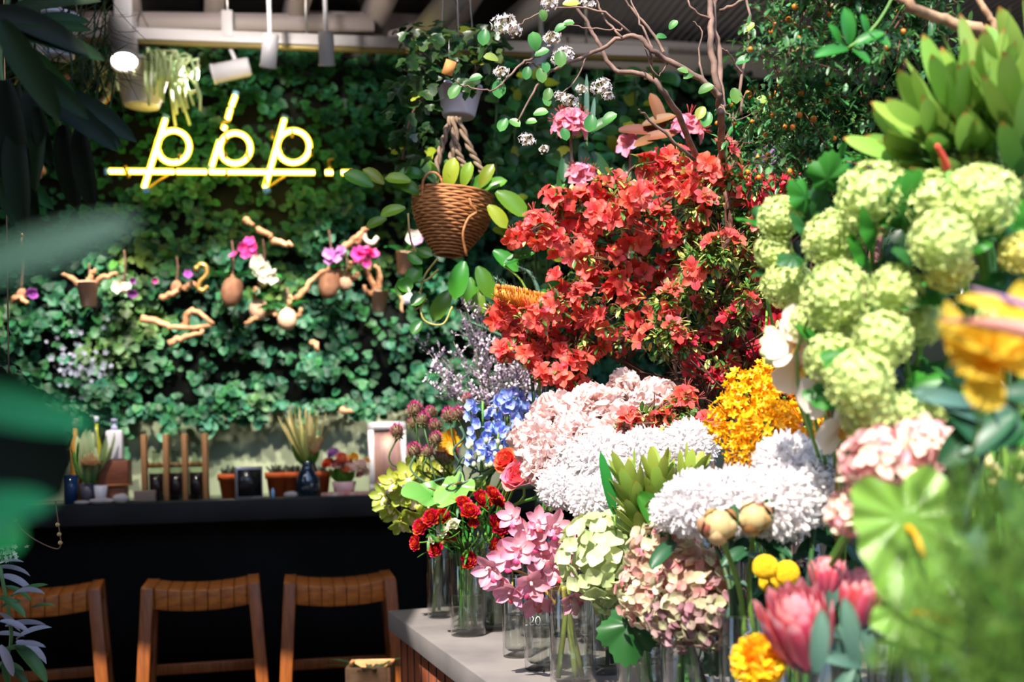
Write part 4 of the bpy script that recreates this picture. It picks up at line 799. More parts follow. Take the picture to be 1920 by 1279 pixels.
def cut_flower(name, label, cat, heads, pos, dirn, vk, group=None, stem=.003, sm=None, leaves=(), part='flower_head'):
    """one cut stem: HEADS is [(mesh, size)] at POS facing DIRN, its stalk going down into the vase VK"""
    t = thing(name, label, cat, foot_of(vk), group)
    for me, k in heads: link(me, part, t, pos, zframe(dirn, U(0, 6.3)), k)
    put_stem(t, np.asarray(pos) - nrm(dirn) * 0.0, dirn, vk, stem, sm)
    for me, x, y, Y, d, k in leaves: link(me, 'leaf', t, at(x, y, Y), frame(A(*d), (0, -.6, .8)), k)
    return t
def look(pos, up=.6, side=0.): d = CAM - pos; d = nrm(A(d[0], d[1], 0)); return nrm(d + A(side, 0, up))

# ---- snowball viburnum
vib = [  # x, y, radius px, depth, vase, label
 (1462, 408, 41, 1.72, 'r5', 'snowball head nearest the top of the red azalea'),
 (1450, 472, 36, 1.74, 'r5', 'small round snowball head touching the right edge of the red azalea'),
 (1476, 532, 47, 1.72, 'r6', 'snowball head half shaded, low against the red azalea'),
 (1562, 450, 55, 1.60, 'r5', 'round snowball head left of the bright lobed leaf'),
 (1640, 372, 70, 1.52, 'r6', 'large broad snowball head below the waxy green rosettes, left part of the crown'),
 (1690, 352, 52, 1.62, 'r6', 'snowball head merging into the right of the largest upper head'),
 (1824, 318, 52, 1.55, 'r8', 'topmost snowball head, tucked under the waxy green rosettes'),
 (1752, 380, 60, 1.48, 'r6', 'snowball head in the middle of the upper crown'),
 (1838, 376, 68, 1.40, 'r8', 'large upper snowball head close to the right frame edge'),
 (1764, 452, 58, 1.36, 'r6', 'greenish yellow snowball head above the gold tinged one'),
 (1778, 502, 46, 1.38, 'r6', 'gold tinged snowball head above the orange yellow poppy, its tint the painted poppy glow'),
 (1912, 474, 38, 1.40, 'r8', 'snowball head cut by the right frame edge, level with the gold tinged one'),
 (1568, 556, 66, 1.50, 'r5', 'large snowball head in the centre of the snowball bunch'),
 (1678, 545, 50, 1.42, 'r6', 'round snowball head right of the large central one'),
 (1728, 604, 44, 1.46, 'r6', 'snowball head just left of the striped pointed bract'),
 (1655, 638, 54, 1.38, 'r5', 'greener snowball head with a clear round outline below the central pair'),
 (1556, 672, 48, 1.48, 'r5', 'shaded snowball head beside the cream moth orchids'),
 (1612, 716, 62, 1.36, 'r5', 'big lower snowball head above the pink hydrangea'),
 (1632, 772, 56, 1.38, 'r5', 'lowest big snowball head resting on the pink hydrangea'),
 (1692, 776, 44, 1.40, 'r6', 'lower snowball head facing the shade'),
 (1755, 762, 33, 1.42, 'r6', 'smallest snowball head alone below the orange yellow poppy'),
 (1520, 606, 40, 1.62, 'r5', 'shadowed snowball head between the red azalea and the cream orchids'),
 (1908, 362, 40, 1.52, 'r8', 'snowball head at the right frame edge beneath the rosettes'),
 (1592, 612, 44, 1.56, 'r5', 'snowball head half behind the large central one'),
 (1862, 588, 30, 1.32, 'r6', 'pale snowball bud cluster just behind the poppy and the striped bract')]
for i, (x, y, r, Y, vk, lab) in enumerate(vib):
    p = at(x, y, Y); cut_flower('snowball_viburnum', lab, 'flower', [(VIB_GLOW if i in (10, 11) else VIB[i % 3], r * Y / F * .96)], p, nrm(look(p, .5) + .35 * rng.randn(3)), vk, 'green snowball viburnums', .0028, M_stem,
        [(LB if rng.rand() < .6 else LB2, x + U(-70, 70), y + U(0, 40), Y + .05, (U(-1, 1), -.3, U(-.6, .8)), U(.028, .042)) for _ in range(2)])
t = thing('viburnum_shoot', 'leafy viburnum shoot with toothed bright green leaves among the snowball heads', 'foliage', foot_of('r6')); put_stem(t, at(1600, 420, 1.66), (0, 0, 1), 'r6', .003)
for x, y, d, k, Y in ((1672, 455, (.2, -.5, .8), .050, 1.5), (1652, 462, (-.4, -.6, .5), .04, 1.52), (1545, 372, (.1, -.4, .9), .036, 1.7), (1530, 395, (-.6, -.4, .6), .034, 1.7), (1565, 385, (.7, -.4, .6), .034, 1.7), (1640, 492, (-.5, -.5, .3), .034, 1.55), (1775, 565, (.4, -.5, -.4), .04, 1.5), (1520, 480, (.3, -.5, .5), .04, 1.75), (1505, 440, (.2, -.5, .7), .04, 1.75), (1520, 520, (.4, -.5, -.3), .04, 1.75), (1615, 420, (-.3, -.4, .6), .04, 1.66), (1720, 500, (.5, -.4, .3), .04, 1.5), (1700, 420, (.5, -.4, .3), .04, 1.6), (1620, 520, (.5, -.4, .3), .04, 1.6), (1700, 660, (.5, -.4, -.6), .045, 1.55), (1740, 660, (.2, -.4, -.9), .045, 1.55), (1690, 700, (-.2, -.4, -.9), .045, 1.55), (1850, 470, (.3, -.4, .4), .045, 1.5), (1870, 440, (.6, -.4, .1), .045, 1.5), (1840, 500, (.3, -.4, -.8), .045, 1.5)):
    link(LB if Y < 1.6 or y < 400 else LB2, 'leaf', t, at(x, y, Y), frame(A(*d), (0, -.8, .5)), k * 1.15)

# ---- white chrysanthemums
M_chry = leaf('white_chrysanthemum_petal', 'e9e4e6', 'f7f4f4', vary=.06, hue=.0, trans=.45, rough=.6)
def chry_head(n=760):
    b = MB(); b.T(sphere(.66, 12, 8), v=.4); P_ = [petal(.42, .125, .5, .25, 1.5, .5, 4, 2), petal(.38, .115, .5, .25, 1.9, .5, 4, 2)]
    for d in fib(n, -.75):
        q = jit(d, .05); b.T(P_[rng.randint(2)], R=frame(nrm(q + .55 * nrm(np.cross(q, rng.randn(3)))), q), o=q * U(.56, .72), k=U(.85, 1.1))
    return b.mesh('flower_head', M_chry)
CH = [chry_head() for _ in range(2)]
chry = [
 (1306, 944, 72, 1.88, 'j', 'white chrysanthemum head on the left of the nearer white row'),
 (1378, 940, 70, 1.84, 'j', 'white chrysanthemum head just above the peony buds'),
 (1482, 876, 72, 1.86, 'k', 'white chrysanthemum head standing highest, in front of the yellow mass'),
 (1462, 945, 76, 1.76, 'k', 'white chrysanthemum head in the middle of the nearer white row'),
 (1540, 920, 70, 1.80, 'k', 'white chrysanthemum head at the pink hydrangea end of the nearer row'),
 (1262, 960, 46, 1.98, 'i', 'smaller white chrysanthemum head above the dusky hydrangea'),
 (1292, 836, 58, 2.38, 'r2', 'white chrysanthemum head between the leucadendron tips and the yellow mass'),
 (1205, 852, 58, 2.42, 'r2', 'white chrysanthemum head directly behind the leucadendron leaves'),
 (1128, 860, 60, 2.46, 'r1', 'white chrysanthemum head in the centre of the farther white row'),
 (1062, 868, 52, 2.50, 'r1', 'white chrysanthemum head meeting the palest pink peony'),
 (1048, 916, 44, 2.44, 'g', 'round white chrysanthemum head beside the pink rose'),
 (1106, 934, 46, 2.34, 'g', 'round white chrysanthemum head above the green hydrangea'),
 (1160, 900, 46, 2.40, 'g', 'white chrysanthemum head half covered by the leucadendron leaves')]
for i, (x, y, r, Y, vk, lab) in enumerate(chry):
    p = at(x, y, Y); cut_flower('white_chrysanthemum', lab, 'flower', [(CH[i % 2], r * Y / F * A(1.0, 1.0, .9))], p, nrm(look(p, 1.) + .2 * rng.randn(3)), vk, 'white chrysanthemums', .004, M_stemd, [(LSD, x + U(-50, 50), y + r * 1.0, Y + .05, (U(-1, 1), -.4, -.3), .07)])

# ---- pale pink peonies
M_peo = leaf('pale_pink_peony_petal', 'f4cdc6', 'fbece8', 'eda298', vary=.10, hue=.008, trans=.45, rough=.6)
def peony_head():
    b = MB()
    for k in range(9):
        a = k * 2 * PI / 9; b.T(petal(1.05, .95, .6, .28, .9, .45, 6, 5, .06, 3, U(0, 6)), R=frame(A(math.cos(a), math.sin(a), .05), (0, 0, 1)), o=A(0, 0, -.35), w=.35)
    for i, d in enumerate(fib(84, -.15)):
        q = jit(d, .10); b.T(petal(.70, .72, .8, .22, .75, .4, 6, 6, .085, 4, U(0, 6)), R=frame(nrm(q + .35 * rng.randn(3)), rng.randn(3)), o=q * U(.18, .42), k=U(.7, 1.05), w=.5 * max(0, -.1 + .5 * rng.rand()) if rng.rand() < .4 else 0)
    return b.mesh('flower_head', M_peo)
PE = [peony_head() for _ in range(3)]
peo = [
 (1003, 830, 60, 2.60, 'c', 'pink peony closest to the blue delphinium'), (1040, 786, 62, 2.68, 'r0', 'large pale pink peony just below the lowest red azalea sprig'),
 (1108, 768, 64, 2.64, 'r0', 'large pale pink peony in the middle of the peony mound'), (1180, 790, 54, 2.58, 'r1', 'pale pink peony beside the stray red azalea sprigs'),
 (1235, 752, 52, 2.72, 'r1', 'round pink peony under the bare azalea twigs'), (1172, 732, 46, 2.80, 'r1', 'deeper salmon pink peony at the top of the mound'),
 (1030, 856, 52, 2.50, 'c', 'blush peony resting against the pink rose'), (1082, 820, 56, 2.54, 'r0', 'blush peony bordering the farther white chrysanthemums'),
 (1145, 815, 48, 2.52, 'r1', 'pale peony low behind the farther white row'), (1010, 880, 40, 2.50, 'c', 'small blush peony squeezed behind the pink rose'),
 (1270, 800, 44, 2.62, 'r2', 'pale peony half hidden by azalea leaves near the yellow mass')]
for i, (x, y, r, Y, vk, lab) in enumerate(peo):
    p = at(x, y, Y); cut_flower('pink_peony', lab, 'flower', [(PE[i % 3], r * Y / F * .92)], p, nrm(look(p, .8) + .25 * rng.randn(3)), vk, 'pale pink peonies', .004, M_stem)

# ---- roses and ranunculus
M_rose = leaf('pink_rose_petal', 'f0a0a0', 'f2607c', 'f7c0b8', vary=.12, trans=.3, rough=.5); M_rosec = leaf('coral_rose_petal', 'e8502c', 'f07850', vary=.15, trans=.3)
def rose_head(m, n=34, name='flower_head'):
    b = MB()
    for i in range(n):
        f = i / n; a = i * 2.39996; rr = .04 + .46 * f; tilt = 1.75 - 1.25 * f ** 1.3
        d = A(math.cos(a) * math.cos(tilt), math.sin(a) * math.cos(tilt), math.sin(tilt))
        b.T(petal(.95 - .15 * f, .45 + .55 * f, .55, .2, .15 - .5 * f ** 3, .75 - .2 * f, 6, 5, .02, 2, U(0, 6)), R=frame(d, -A(math.cos(a), math.sin(a), -.2)), o=A(math.cos(a) * rr * .55, math.sin(a) * rr * .55, -.5 + .05 * f), w=.6 * f ** 3)
    return b.mesh(name, m)
RO, ROC = rose_head(M_rose), rose_head(M_rosec)
for x, y, r, Y, me, up, sd, lab in ((972, 892, 38, 2.62, RO, .9, -.5, 'pink rose with a hot pink heart, lowest of the roses'), (946, 862, 26, 2.74, ROC, .7, -.8, 'coral orange rose beside the blue delphinium stems'), (960, 858, 30, 2.80, ROC, 1.4, .3, 'coral rose squeezed behind the hot pink hearted one')):
    p = at(x, y, Y); cut_flower('garden_rose', lab, 'rose', [(me, r * Y / F * 1.05)], p, look(p, up, sd), 'c', 'roses below the peonies', .003, M_stem)
M_ran = leaf('red_ranunculus_petal', '8e0f0c', 'd42414', 'f07030', vary=.35, trans=.3, rough=.45); M_ranw = leaf('cream_ranunculus_petal', 'c9d0a0', 'eeead2', vary=.15, trans=.3); M_ranc = leaf('coral_ranunculus_petal', 'd85a48', 'ee8a70', vary=.2, trans=.3)
def ran_head(m, n=44):
    b = MB(); b.T(sphere(.35, 10, 6), v=.2)
    for i in range(n):
        f = i / n; a = i * 2.39996; tilt = 1.5 - 1.5 * f; d = A(math.cos(a) * math.cos(tilt), math.sin(a) * math.cos(tilt), math.sin(tilt))
        b.T(petal(.75, .62, .5, .2, .5, .6, 4, 4, .03, 2, U(0, 6)), R=frame(d, -A(math.cos(a), math.sin(a), -.4)), o=A(math.cos(a), math.sin(a), 0) * .22 * f - A(0, 0, .25), w=.35 if rng.rand() < .12 else 0)
    return b.mesh('flower_head', m)
RN, RNW, RNC = [ran_head(M_ran) for _ in range(2)], ran_head(M_ranw, 30), ran_head(M_ranc)
ran = [(778, 1018, 13, 'b', 'red ranunculus reaching farthest over the bar stool', 0), (788, 988, 15, 'b', 'red ranunculus just above the one reaching over the stool', 0), (808, 970, 15, 'b', 'red ranunculus below the heart-shaped anthurium, left one of the touching pair', 0), (830, 968, 13, 'b', 'red ranunculus below the heart-shaped anthurium, right one of the touching pair', 0),
 (816, 1029, 14, 'b', 'red ranunculus hanging at the rim of the dark-stemmed vase', 0), (879, 1050, 15, 'b', 'lowest red ranunculus, in front of the vase neck', 0), (869, 941, 13, 'c', 'red ranunculus at the tip of the anthurium leaf', 0), (881, 958, 16, 'c', 'red ranunculus with an orange edge under the top row', 0),
 (905, 936, 17, 'c', 'red ranunculus in the middle of the top row', 0), (924, 924, 14, 'c', 'highest red ranunculus, beside the pink rose leaves', 0), (932, 937, 15, 'c', 'orange-lit red ranunculus at the end of the top row', 0), (888, 980, 9, 'c', 'tiny red ranunculus in the centre of the green stems', 0), (936, 984, 19, 'c', 'large red ranunculus touching the pink orchids', 0), (846, 1002, 13, 'b', 'dim red ranunculus inside the tangle of stems', 0),
 (932, 1026, 15, 'c', 'dark red ranunculus behind the leftmost pink orchid bloom', 0), (944, 1032, 15, 'c', 'coral ranunculus tucked above the leftmost pink orchid bloom', 2), (829, 995, 11, 'b', 'round cream ranunculus bud among the red ones', 1), (850, 983, 12, 'b', 'half open cream ranunculus above the round cream bud', 1), (811, 1010, 9, 'b', 'smallest cream ranunculus bud near the vase rim', 1)]
for i, (x, y, r, vk, lab, k) in enumerate(ran):
    Y = 2.86 + U(-.06, .06); p = at(x, y, Y); d = nrm(A((x - 870) / 130., -.9, .55 + (960 - y) / 160.) + .25 * rng.randn(3)); cut_flower('ranunculus', lab, 'flower', [((RN[i % 2], RNW, RNC)[k], r * Y / F * A(1.45, 1.45, 1.1))], p, d, vk, 'red ranunculus over the vases' if k == 0 else 'cream and coral ranunculus', .0016, M_stem)
t = thing('ranunculus_foliage', 'feathery green ranunculus leaves in the vase under the red flowers', 'foliage', foot_of('b'))
b = MB()
for k in range(130):
    o = at(U(800, 935), U(950, 1035), 2.9 + U(-.06, .08)); b.T(petal(U(.025, .055), .007, .5, .5, U(-1, 1), .2, 4, 1), R=frame(rng.randn(3) + A(0, 0, .3)), o=o)
b.build('leaves', M_leafb, t); put_stem(t, at(860, 1000, 2.9), (0, 0, 1), 'b', .002)
for k in range(7): put_stem(t, at(840 + 14 * k, 1000, 2.9), (0, 0, 1), 'b', .0016)

# ---- drumstick alliums
M_all = leaf('maroon_floret', '5a7a38', 'c8427e', 'a83068', vary=.4, trans=.1, rough=.6)
def all_head():
    b = MB(); b.T(sphere(.62, 12, 8, 1.15), t=.2, v=.3)
    for d in fib(230):
        q = jit(d, .08); P = petal(.42, .10, .5, .4, .2, .5, 2, 1); V, Fq, tt = P; up = .5 + .5 * d[2]; b.add(V, Fq, R=frame(q + A(0, 0, .35)), o=q * A(.52, .52, .6), k=U(.8, 1.15), t=np.clip(up * 1.5 - .2, 0, 1), w=1. * (rng.rand() < .3 and d[2] > 0))
    return b.mesh('flower_head', M_all)
AL = [all_head() for _ in range(2)]
for i, (x, y, r, lab) in enumerate([(778, 770, 15, 'highest maroon allium on the left of the bunch'), (808, 774, 11, 'maroon allium to the right of the highest one'), (777, 793, 13, 'maroon allium directly under the highest one'), (794, 787, 13, 'maroon allium in front of the pair at the top'), (816, 799, 12, 'maroon allium in the middle above the yellow petal'), (842, 780, 14, 'maroon allium nearest the mauve statice, left of two twins'), (858, 778, 13, 'maroon allium nearest the mauve statice, right of two twins'), (745, 810, 14, 'lone maroon allium on a hooked stem before the picture frame'), (777, 847, 15, 'maroon allium standing low above the lime orchids'), (803, 847, 11, 'dark maroon allium between the two lowest ones'), (817, 824, 13, 'maroon allium beside the yellow petal'), (832, 856, 16, 'near black maroon allium low on the right'), (847, 850, 13, 'maroon allium brushing the blue delphinium stems'), (876, 749, 10, 'small faded allium up in the mauve statice')]):
    Y = 3.12 + U(-.1, .1); p = at(x, y, Y); d = nrm(A(U(-.5, .5), -.4, 1)); t = thing('drumstick_allium', lab, 'flower', foot_of('a'), 'maroon drumstick alliums'); link(AL[i % 2], 'flower_head', t, p, zframe(d, U(0, 6)), r * Y / F * A(1.3, 1.3, 1.4))
    q = VASES['a'][0]; mo = q + A(.01, 0, .22); mid = (p + mo) / 2 + A(U(-.06, .10), U(-.05, .05), U(-.03, .05)); b = MB(); b.T(tube(smooth([q + A(0, 0, .02), mo, mid, p + A(U(-.04, .05), 0, -.09), p - d * .01], 7), .0026, 6)); b.build('stem', M_stemd, t)
for i_, (ps, Y) in enumerate((([(850, 930), (865, 880), (850, 845), (870, 820), (862, 800)], 3.0), ([(840, 905), (800, 905), (770, 880), (778, 855)], 3.05), ([(930, 880), (900, 885), (870, 870), (850, 890)], 3.), ([(860, 870), (880, 865), (895, 880), (880, 890)], 3.), ([(835, 920), (870, 905), (925, 885)], 2.98))):
    t = thing('curling_stem', ('bare curling stem rising to a loop among the maroon alliums', 'bare stem bowing left to the low maroon allium', 'bare stem waving toward the coral rose', 'short bare stem curled like a hook beside the blue delphinium', 'bare stem running level above the anthurium leaf')[i_], 'stem', foot_of('a'), 'bare curling allium stems'); b = MB(); b.T(tube(smooth([foot_of('a'), VASES['a'][0] + A(0, 0, .23)] + [at(x, y, Y) for x, y in ps], 6), .0032, 6)); b.build('stem', M_leafg, t)
t = thing('yellow_flower', 'single yellow flower peeking out between the maroon alliums', 'flower', foot_of('a')); b = MB(); M_yel = leaf('warm_yellow_petal', 'e8a010', 'f4c428', vary=.2, trans=.35)
for k in range(5): b.T(petal(.045, .03, .6, .4, .5, .3, 4, 2), R=frame(A(math.cos(k * 1.26), -.2, math.sin(k * 1.26)), (0, -1, 0)), o=at(842, 828, 3.1))
b.build('flower_head', M_yel, t); put_stem(t, at(842, 828, 3.1), (0, -.3, 1), 'a', .002)

# ---- delphinium
M_del = leaf('blue_delphinium_petal', '84a8f2', 'b2ccfc', 'bcaaf0', vary=.2, hue=.02, trans=.35, rough=.5)
def del_bloom():
    b = MB()
    for k in range(5): b.T(petal(1, .95, .7, .3, .5, .3, 3, 3, .06, 3, U(0, 6)), R=frame(A(math.cos(k * 1.2566), math.sin(k * 1.2566), .35)), w=.5 * (rng.rand() < .25))
    for k in range(4): b.T(petal(.35, .25, .6, .4, .6, .3, 2, 1), R=frame(A(math.cos(k * 1.57), math.sin(k * 1.57), 1.)), w=1)
    b.T(tube(A(0, 0, 0) + np.array([[0, 0, 0], [0, .1, -.35], [0, .35, -.75]]), [.14, .04], 5), w=.6); return b.mesh('blossom', M_del)
DB = [del_bloom() for _ in range(3)]; M_delbud = leaf('pale_bud', 'b9c98a', 'e0e6c0', vary=.2, trans=.1); DBUD = MB().T(sphere(1, 8, 6, 1.3)).mesh('bud', M_delbud)
for lab, top, bot, Y, n, wd in (('blue delphinium spike on the side of the maroon alliums', (905, 752), (900, 872), 2.98, 30, 26), ('blue delphinium spike standing tallest under the mauve statice', (955, 735), (955, 850), 3.0, 34, 30), ('blue delphinium spike against the pink peonies', (1005, 738), (985, 830), 3.05, 26, 28), ('short blue delphinium spike drooping lowest toward the roses', (935, 800), (925, 868), 2.95, 16, 26)):
    t = thing('delphinium', lab, 'flower', foot_of('r10'), 'blue delphinium spikes')
    for k in range(n):
        f = (k + .5) / n; x = top[0] + (bot[0] - top[0]) * f; y = top[1] + (bot[1] - top[1]) * f; a = U(0, 6.3); s = Y / F; ax = at(x, y, Y); d = nrm(A(math.cos(a), math.sin(a) - .7, .1)); link(DB[k % 3], 'blossom', t, ax + d * wd * s * U(.4, 1.), zframe(d, U(0, 6)), .020 * U(.75, 1.15))
    for k in range(7): link(DBUD, 'bud', t, at(bot[0] + U(-28, 28), bot[1] + U(-50, 10), Y - .04), None, .006)
    put_stem(t, at(*top, Y), (0, 0, 1), 'r10', .003)

# ---- statice
M_sta = leaf('mauve_statice_floret', 'b09cb0', 'dccddb', vary=.45, trans=.1, rough=.7); M_stat = leaf('grey_statice_twig', '565a4a', '7a7a68', vary=.3, trans=0)
for lab, o0, tips, Y in (('mauve statice spray leaning out farthest over the sage wall', (905, 860), [(785, 640), (800, 680), (820, 660), (850, 640), (830, 710), (845, 740), (810, 725)], 3.15), ('mauve statice spray with tall tips beside the hanging vine', (920, 850), [(858, 535), (870, 560), (862, 580), (900, 590), (880, 620), (905, 640), (890, 565)], 3.2), ('dense mauve statice spray above the blue delphinium', (950, 850), [(880, 690), (905, 680), (930, 670), (900, 720), (945, 690), (970, 690), (870, 730), (925, 710), (960, 700)], 3.12), ('mauve statice spray tucked under the red azalea', (980, 850), [(940, 640), (970, 650), (990, 680), (1000, 705), (1010, 690), (960, 625), (985, 720), (1015, 730)], 3.2)):
    t = thing('statice', lab, 'flower', foot_of('r10'), 'mauve statice sprays'); bt, bf = MB(), MB()
    root = at(*o0, Y)
    for tx, ty in tips:
        e = at(tx, ty, Y + U(-.12, .12)); P = smooth([root, root * .5 + e * .5 + A(.01, 0, .04), e], 6); bt.T(tube(P, [.002, .0008], 4))
        for j in range(16):
            f = U(.42, 1); c = P[int(f * (len(P) - 1))]; d = nrm((e - root) / np.linalg.norm(e - root) + .9 * rng.randn(3) * A(1, .7, 1)); L = U(.02, .055); bt.T(tube([c, c + d * L], .0007, 3))
            for q in range(7): bf.T(petal(.0105, .008, .5, .5, .3, .3, 2, 1), R=frame(nrm(d + .8 * rng.randn(3))), o=c + d * L * (q + 1) / 7)
    bt.build('twigs', M_stat, t); fo = bf.build('florets', M_sta, t); fo['kind'] = 'stuff'; put_stem(t, root, (0, 0, 1), 'r10', .003, M_stemd)

# ---- azaleas
M_az = leaf('coral_red_azalea_petal', 'da2e1e', 'f04e3e', 'f27470', vary=.30, hue=.012, trans=.35, rough=.5); M_azc = leaf('crimson_azalea_petal', 'a00f22', 'd8243a', 'e83a4a', vary=.3, hue=.01, trans=.3)
M_azl = leaf('azalea_leaf', '3a5c22', '5d8438', 'b4ba62', vary=.8, hue=.04, trans=.25, rough=.35, spec=.5); M_azt = mat('azalea_twig', '6a4030', .8, c2='4a2a20', scale=40)
def az_bloom(m):
    b = MB()
    for k in range(5): a = k * 1.2566 + U(-.1, .1); b.T(petal(1, .66, .85, .55, -.95, .35, 5, 3, .04, 3, U(0, 6)), R=frame(A(math.cos(a) * .8, math.sin(a) * .8, .75)), w=U(0, .6))
    for k in range(5): a = k * 1.2566; b.T(tube(smooth([(0, 0, .1), (math.cos(a) * .12, math.sin(a) * .12, .6), (math.cos(a) * .3, math.sin(a) * .3, 1.0)], 2), .015, 3), t=1, w=1)
    return b.mesh('blossom', m)
AZ = [az_bloom(M_az) for _ in range(4)]; AZC = [az_bloom(M_azc) for _ in range(3)]
AZL = petal(1, .38, .6, .5, -.3, .35, 4, 2)
def azalea(lab, clusters, blooms, vk, trunk, Y, nleaf, spread, sz=.029, leaves_at=()):
    """CLUSTERS: (x, y, radius px, n blossoms, n leaves)"""
    t = thing('azalea_branch', lab, 'flowering branch', foot_of(vk), 'azalea branches'); bl, bt, rest = MB(), MB(), []
    tr = [at(x, y, yy) for x, y, yy in trunk]; P0 = smooth(tr, 6); bt.T(tube(P0, [.012, .006], 7))
    pts = []
    for x, y, r, n, nl in clusters:
        dY = U(-spread, spread); c = at(x, y, Y + dY); s = (Y + dY) / F
        i = np.argmin(np.linalg.norm(P0 - (c + A(0, 0, -.12)), axis=1)); i = max(0, min(len(P0) - 1, i)); P = smooth([P0[i], (P0[i] + c) / 2 + .03 * rng.randn(3), c], 5); bt.T(tube(P, [.004, .0015], 5))
        for k in range(3): bt.T(tube(smooth([P[-5], (P[-5] + c) / 2 + .02 * rng.randn(3), c + r * s * .8 * nrm(rng.randn(3))], 4), .0012, 4))
        for k in range(n):
            d = nrm(rng.randn(3) * A(1, .8, 1) + A(0, -.5, .25)); pts.append((c + d * r * s * U(.35, 1.), nrm(d + .35 * rng.randn(3) + A(0, -.5, .3))))
        for k in range(int(nl * (nleaf or 2.5)) + 2):
            d = nrm(rng.randn(3) + A(0, -.15, 0)); o = c + d * r * s * U(.3, 1.15)
            for q in range(rng.randint(2, 5)): bl.T(AZL, R=frame(nrm(d + .9 * rng.randn(3)), (0, -.3, 1)), o=o, k=U(.016, .030), w=1. * (rng.rand() < .35))
    pts.sort(key=lambda q: q[0][1]); big = pts[:98]; rest = pts[98:]
    for i, (o, d) in enumerate(big): link(blooms[i % len(blooms)], 'blossom', t, o, zframe(d, U(0, 6)), sz * U(.85, 1.2))
    if rest:
        b = MB(); m = blooms[0].materials[0]
        for o, d in rest:
            R = zframe(d, U(0, 6)); k_ = sz * U(.85, 1.2)
            for k in range(5): a = k * 1.2566; b.T(petal(1, .66, .85, .55, -.95, .35, 4, 2), R=R @ frame(A(math.cos(a) * .75, math.sin(a) * .75, .85)), o=o, k=k_, w=U(0, .5), v=U(0, 1))
        b.build('blossoms', m, t)['kind'] = 'stuff'
    bl.build('leaves', M_azl, t); bt.build('twigs', M_azt, t)
    P = stem_path(tr[0], A(0, 0, 1), vk); b = MB(); b.T(tube(P, .009, 7)); b.build('stem', M_azt, t); return t
azalea('broad coral red azalea branch filling the middle, fullest at the left and top', [
 (968, 437, 20, 7, 1), (1005, 432, 30, 11, 2), (1035, 455, 28, 10, 2), (1058, 420, 34, 12, 3), (1045, 375, 24, 6, 5), (1085, 380, 24, 6, 6), (1110, 410, 34, 11, 4), (1140, 350, 30, 10, 5), (1165, 390, 34, 11, 4), (1195, 370, 30, 10, 4), (1215, 310, 26, 8, 5), (1240, 340, 32, 11, 4), (1265, 300, 22, 6, 5), (1290, 355, 30, 9, 5),
 (1325, 320, 26, 8, 6), (1360, 285, 18, 4, 5), (1350, 330, 22, 5, 6), (1180, 440, 34, 10, 5), (1120, 455, 32, 10, 4), (1085, 475, 26, 8, 4), (1240, 420, 32, 8, 7), (1270, 445, 28, 8, 7), (1150, 495, 36, 10, 5), (1105, 510, 30, 9, 5), (1200, 510, 38, 10, 7), (1060, 530, 22, 5, 5), (1270, 510, 32, 8, 8), (1310, 440, 26, 5, 9)], AZ, 'r3', [(1330, 760, 3.0), (1300, 640, 3.0), (1230, 540, 2.97), (1190, 460, 2.95), (1160, 390, 2.93)], 2.86, 0, .10)
azalea('coral red azalea branch jutting low to the left above the peonies', [
 (930, 590, 20, 6, 2), (958, 580, 24, 8, 3), (975, 625, 28, 10, 3), (1005, 600, 26, 9, 4), (1020, 640, 28, 9, 3), (955, 660, 20, 5, 2), (985, 665, 22, 6, 2), (1040, 575, 24, 7, 4), (1065, 620, 28, 9, 4), (1045, 665, 20, 5, 2), (1090, 590, 28, 8, 5), (1110, 640, 26, 7, 5), (1060, 700, 24, 8, 2), (1080, 730, 20, 8, 2), (1020, 700, 14, 4, 1), (1140, 600, 30, 9, 6), (1170, 560, 30, 9, 6), (1165, 640, 26, 4, 8), (1210, 590, 30, 6, 9), (1095, 555, 22, 6, 4), (1080, 680, 16, 3, 3)], AZ, 'r2', [(1270, 790, 2.95), (1200, 700, 2.95), (1120, 655, 2.9), (1050, 640, 2.88)], 2.82, 0, .08)
azalea('leafy azalea branch with scattered red blossoms facing the snowball heads', [
 (1380, 340, 28, 5, 12), (1410, 380, 30, 5, 14), (1340, 400, 34, 4, 16), (1390, 440, 30, 4, 14), (1350, 470, 36, 4, 18), (1420, 430, 22, 3, 9), (1310, 500, 34, 4, 16), (1390, 510, 34, 3, 18), (1290, 560, 34, 4, 16), (1350, 560, 36, 3, 20), (1410, 560, 28, 2, 12), (1260, 620, 34, 3, 14), (1330, 620, 38, 4, 16), (1390, 470, 20, 2, 9), (1310, 380, 26, 4, 12), (1420, 500, 22, 1, 10), (1250, 560, 26, 3, 12), (1230, 640, 30, 3, 9)], AZ, 'r4', [(1370, 780, 2.8), (1360, 660, 2.8), (1350, 540, 2.78), (1370, 420, 2.76), (1360, 360, 2.76)], 2.70, 3.4, .10)
azalea('crimson azalea branch glowing dark red at the upper right of the azaleas', [(1432, 345, 22, 8, 2), (1460, 355, 24, 9, 2), (1490, 358, 24, 9, 2), (1515, 372, 14, 5, 1), (1540, 327, 14, 4, 1), (1415, 365, 18, 5, 2)], AZC, 'r4', [(1480, 760, 2.75), (1480, 560, 2.75), (1478, 420, 2.72), (1470, 370, 2.72)], 2.66, 0, .04, .028)
azalea('deep crimson azalea branch in shade above the yellow mass', [(1460, 560, 22, 6, 4), (1470, 600, 24, 7, 4), (1330, 650, 28, 7, 4), (1400, 640, 26, 7, 5), (1430, 670, 24, 7, 5), (1310, 690, 22, 4, 4), (1290, 650, 18, 4, 6), (1340, 710, 18, 4, 3), (1380, 600, 24, 3, 10), (1430, 610, 26, 3, 12), (1360, 680, 22, 3, 6), (1470, 650, 20, 4, 4)], AZC, 'r4', [(1400, 800, 2.8), (1400, 700, 2.8), (1410, 600, 2.8)], 2.74, 0, .08)
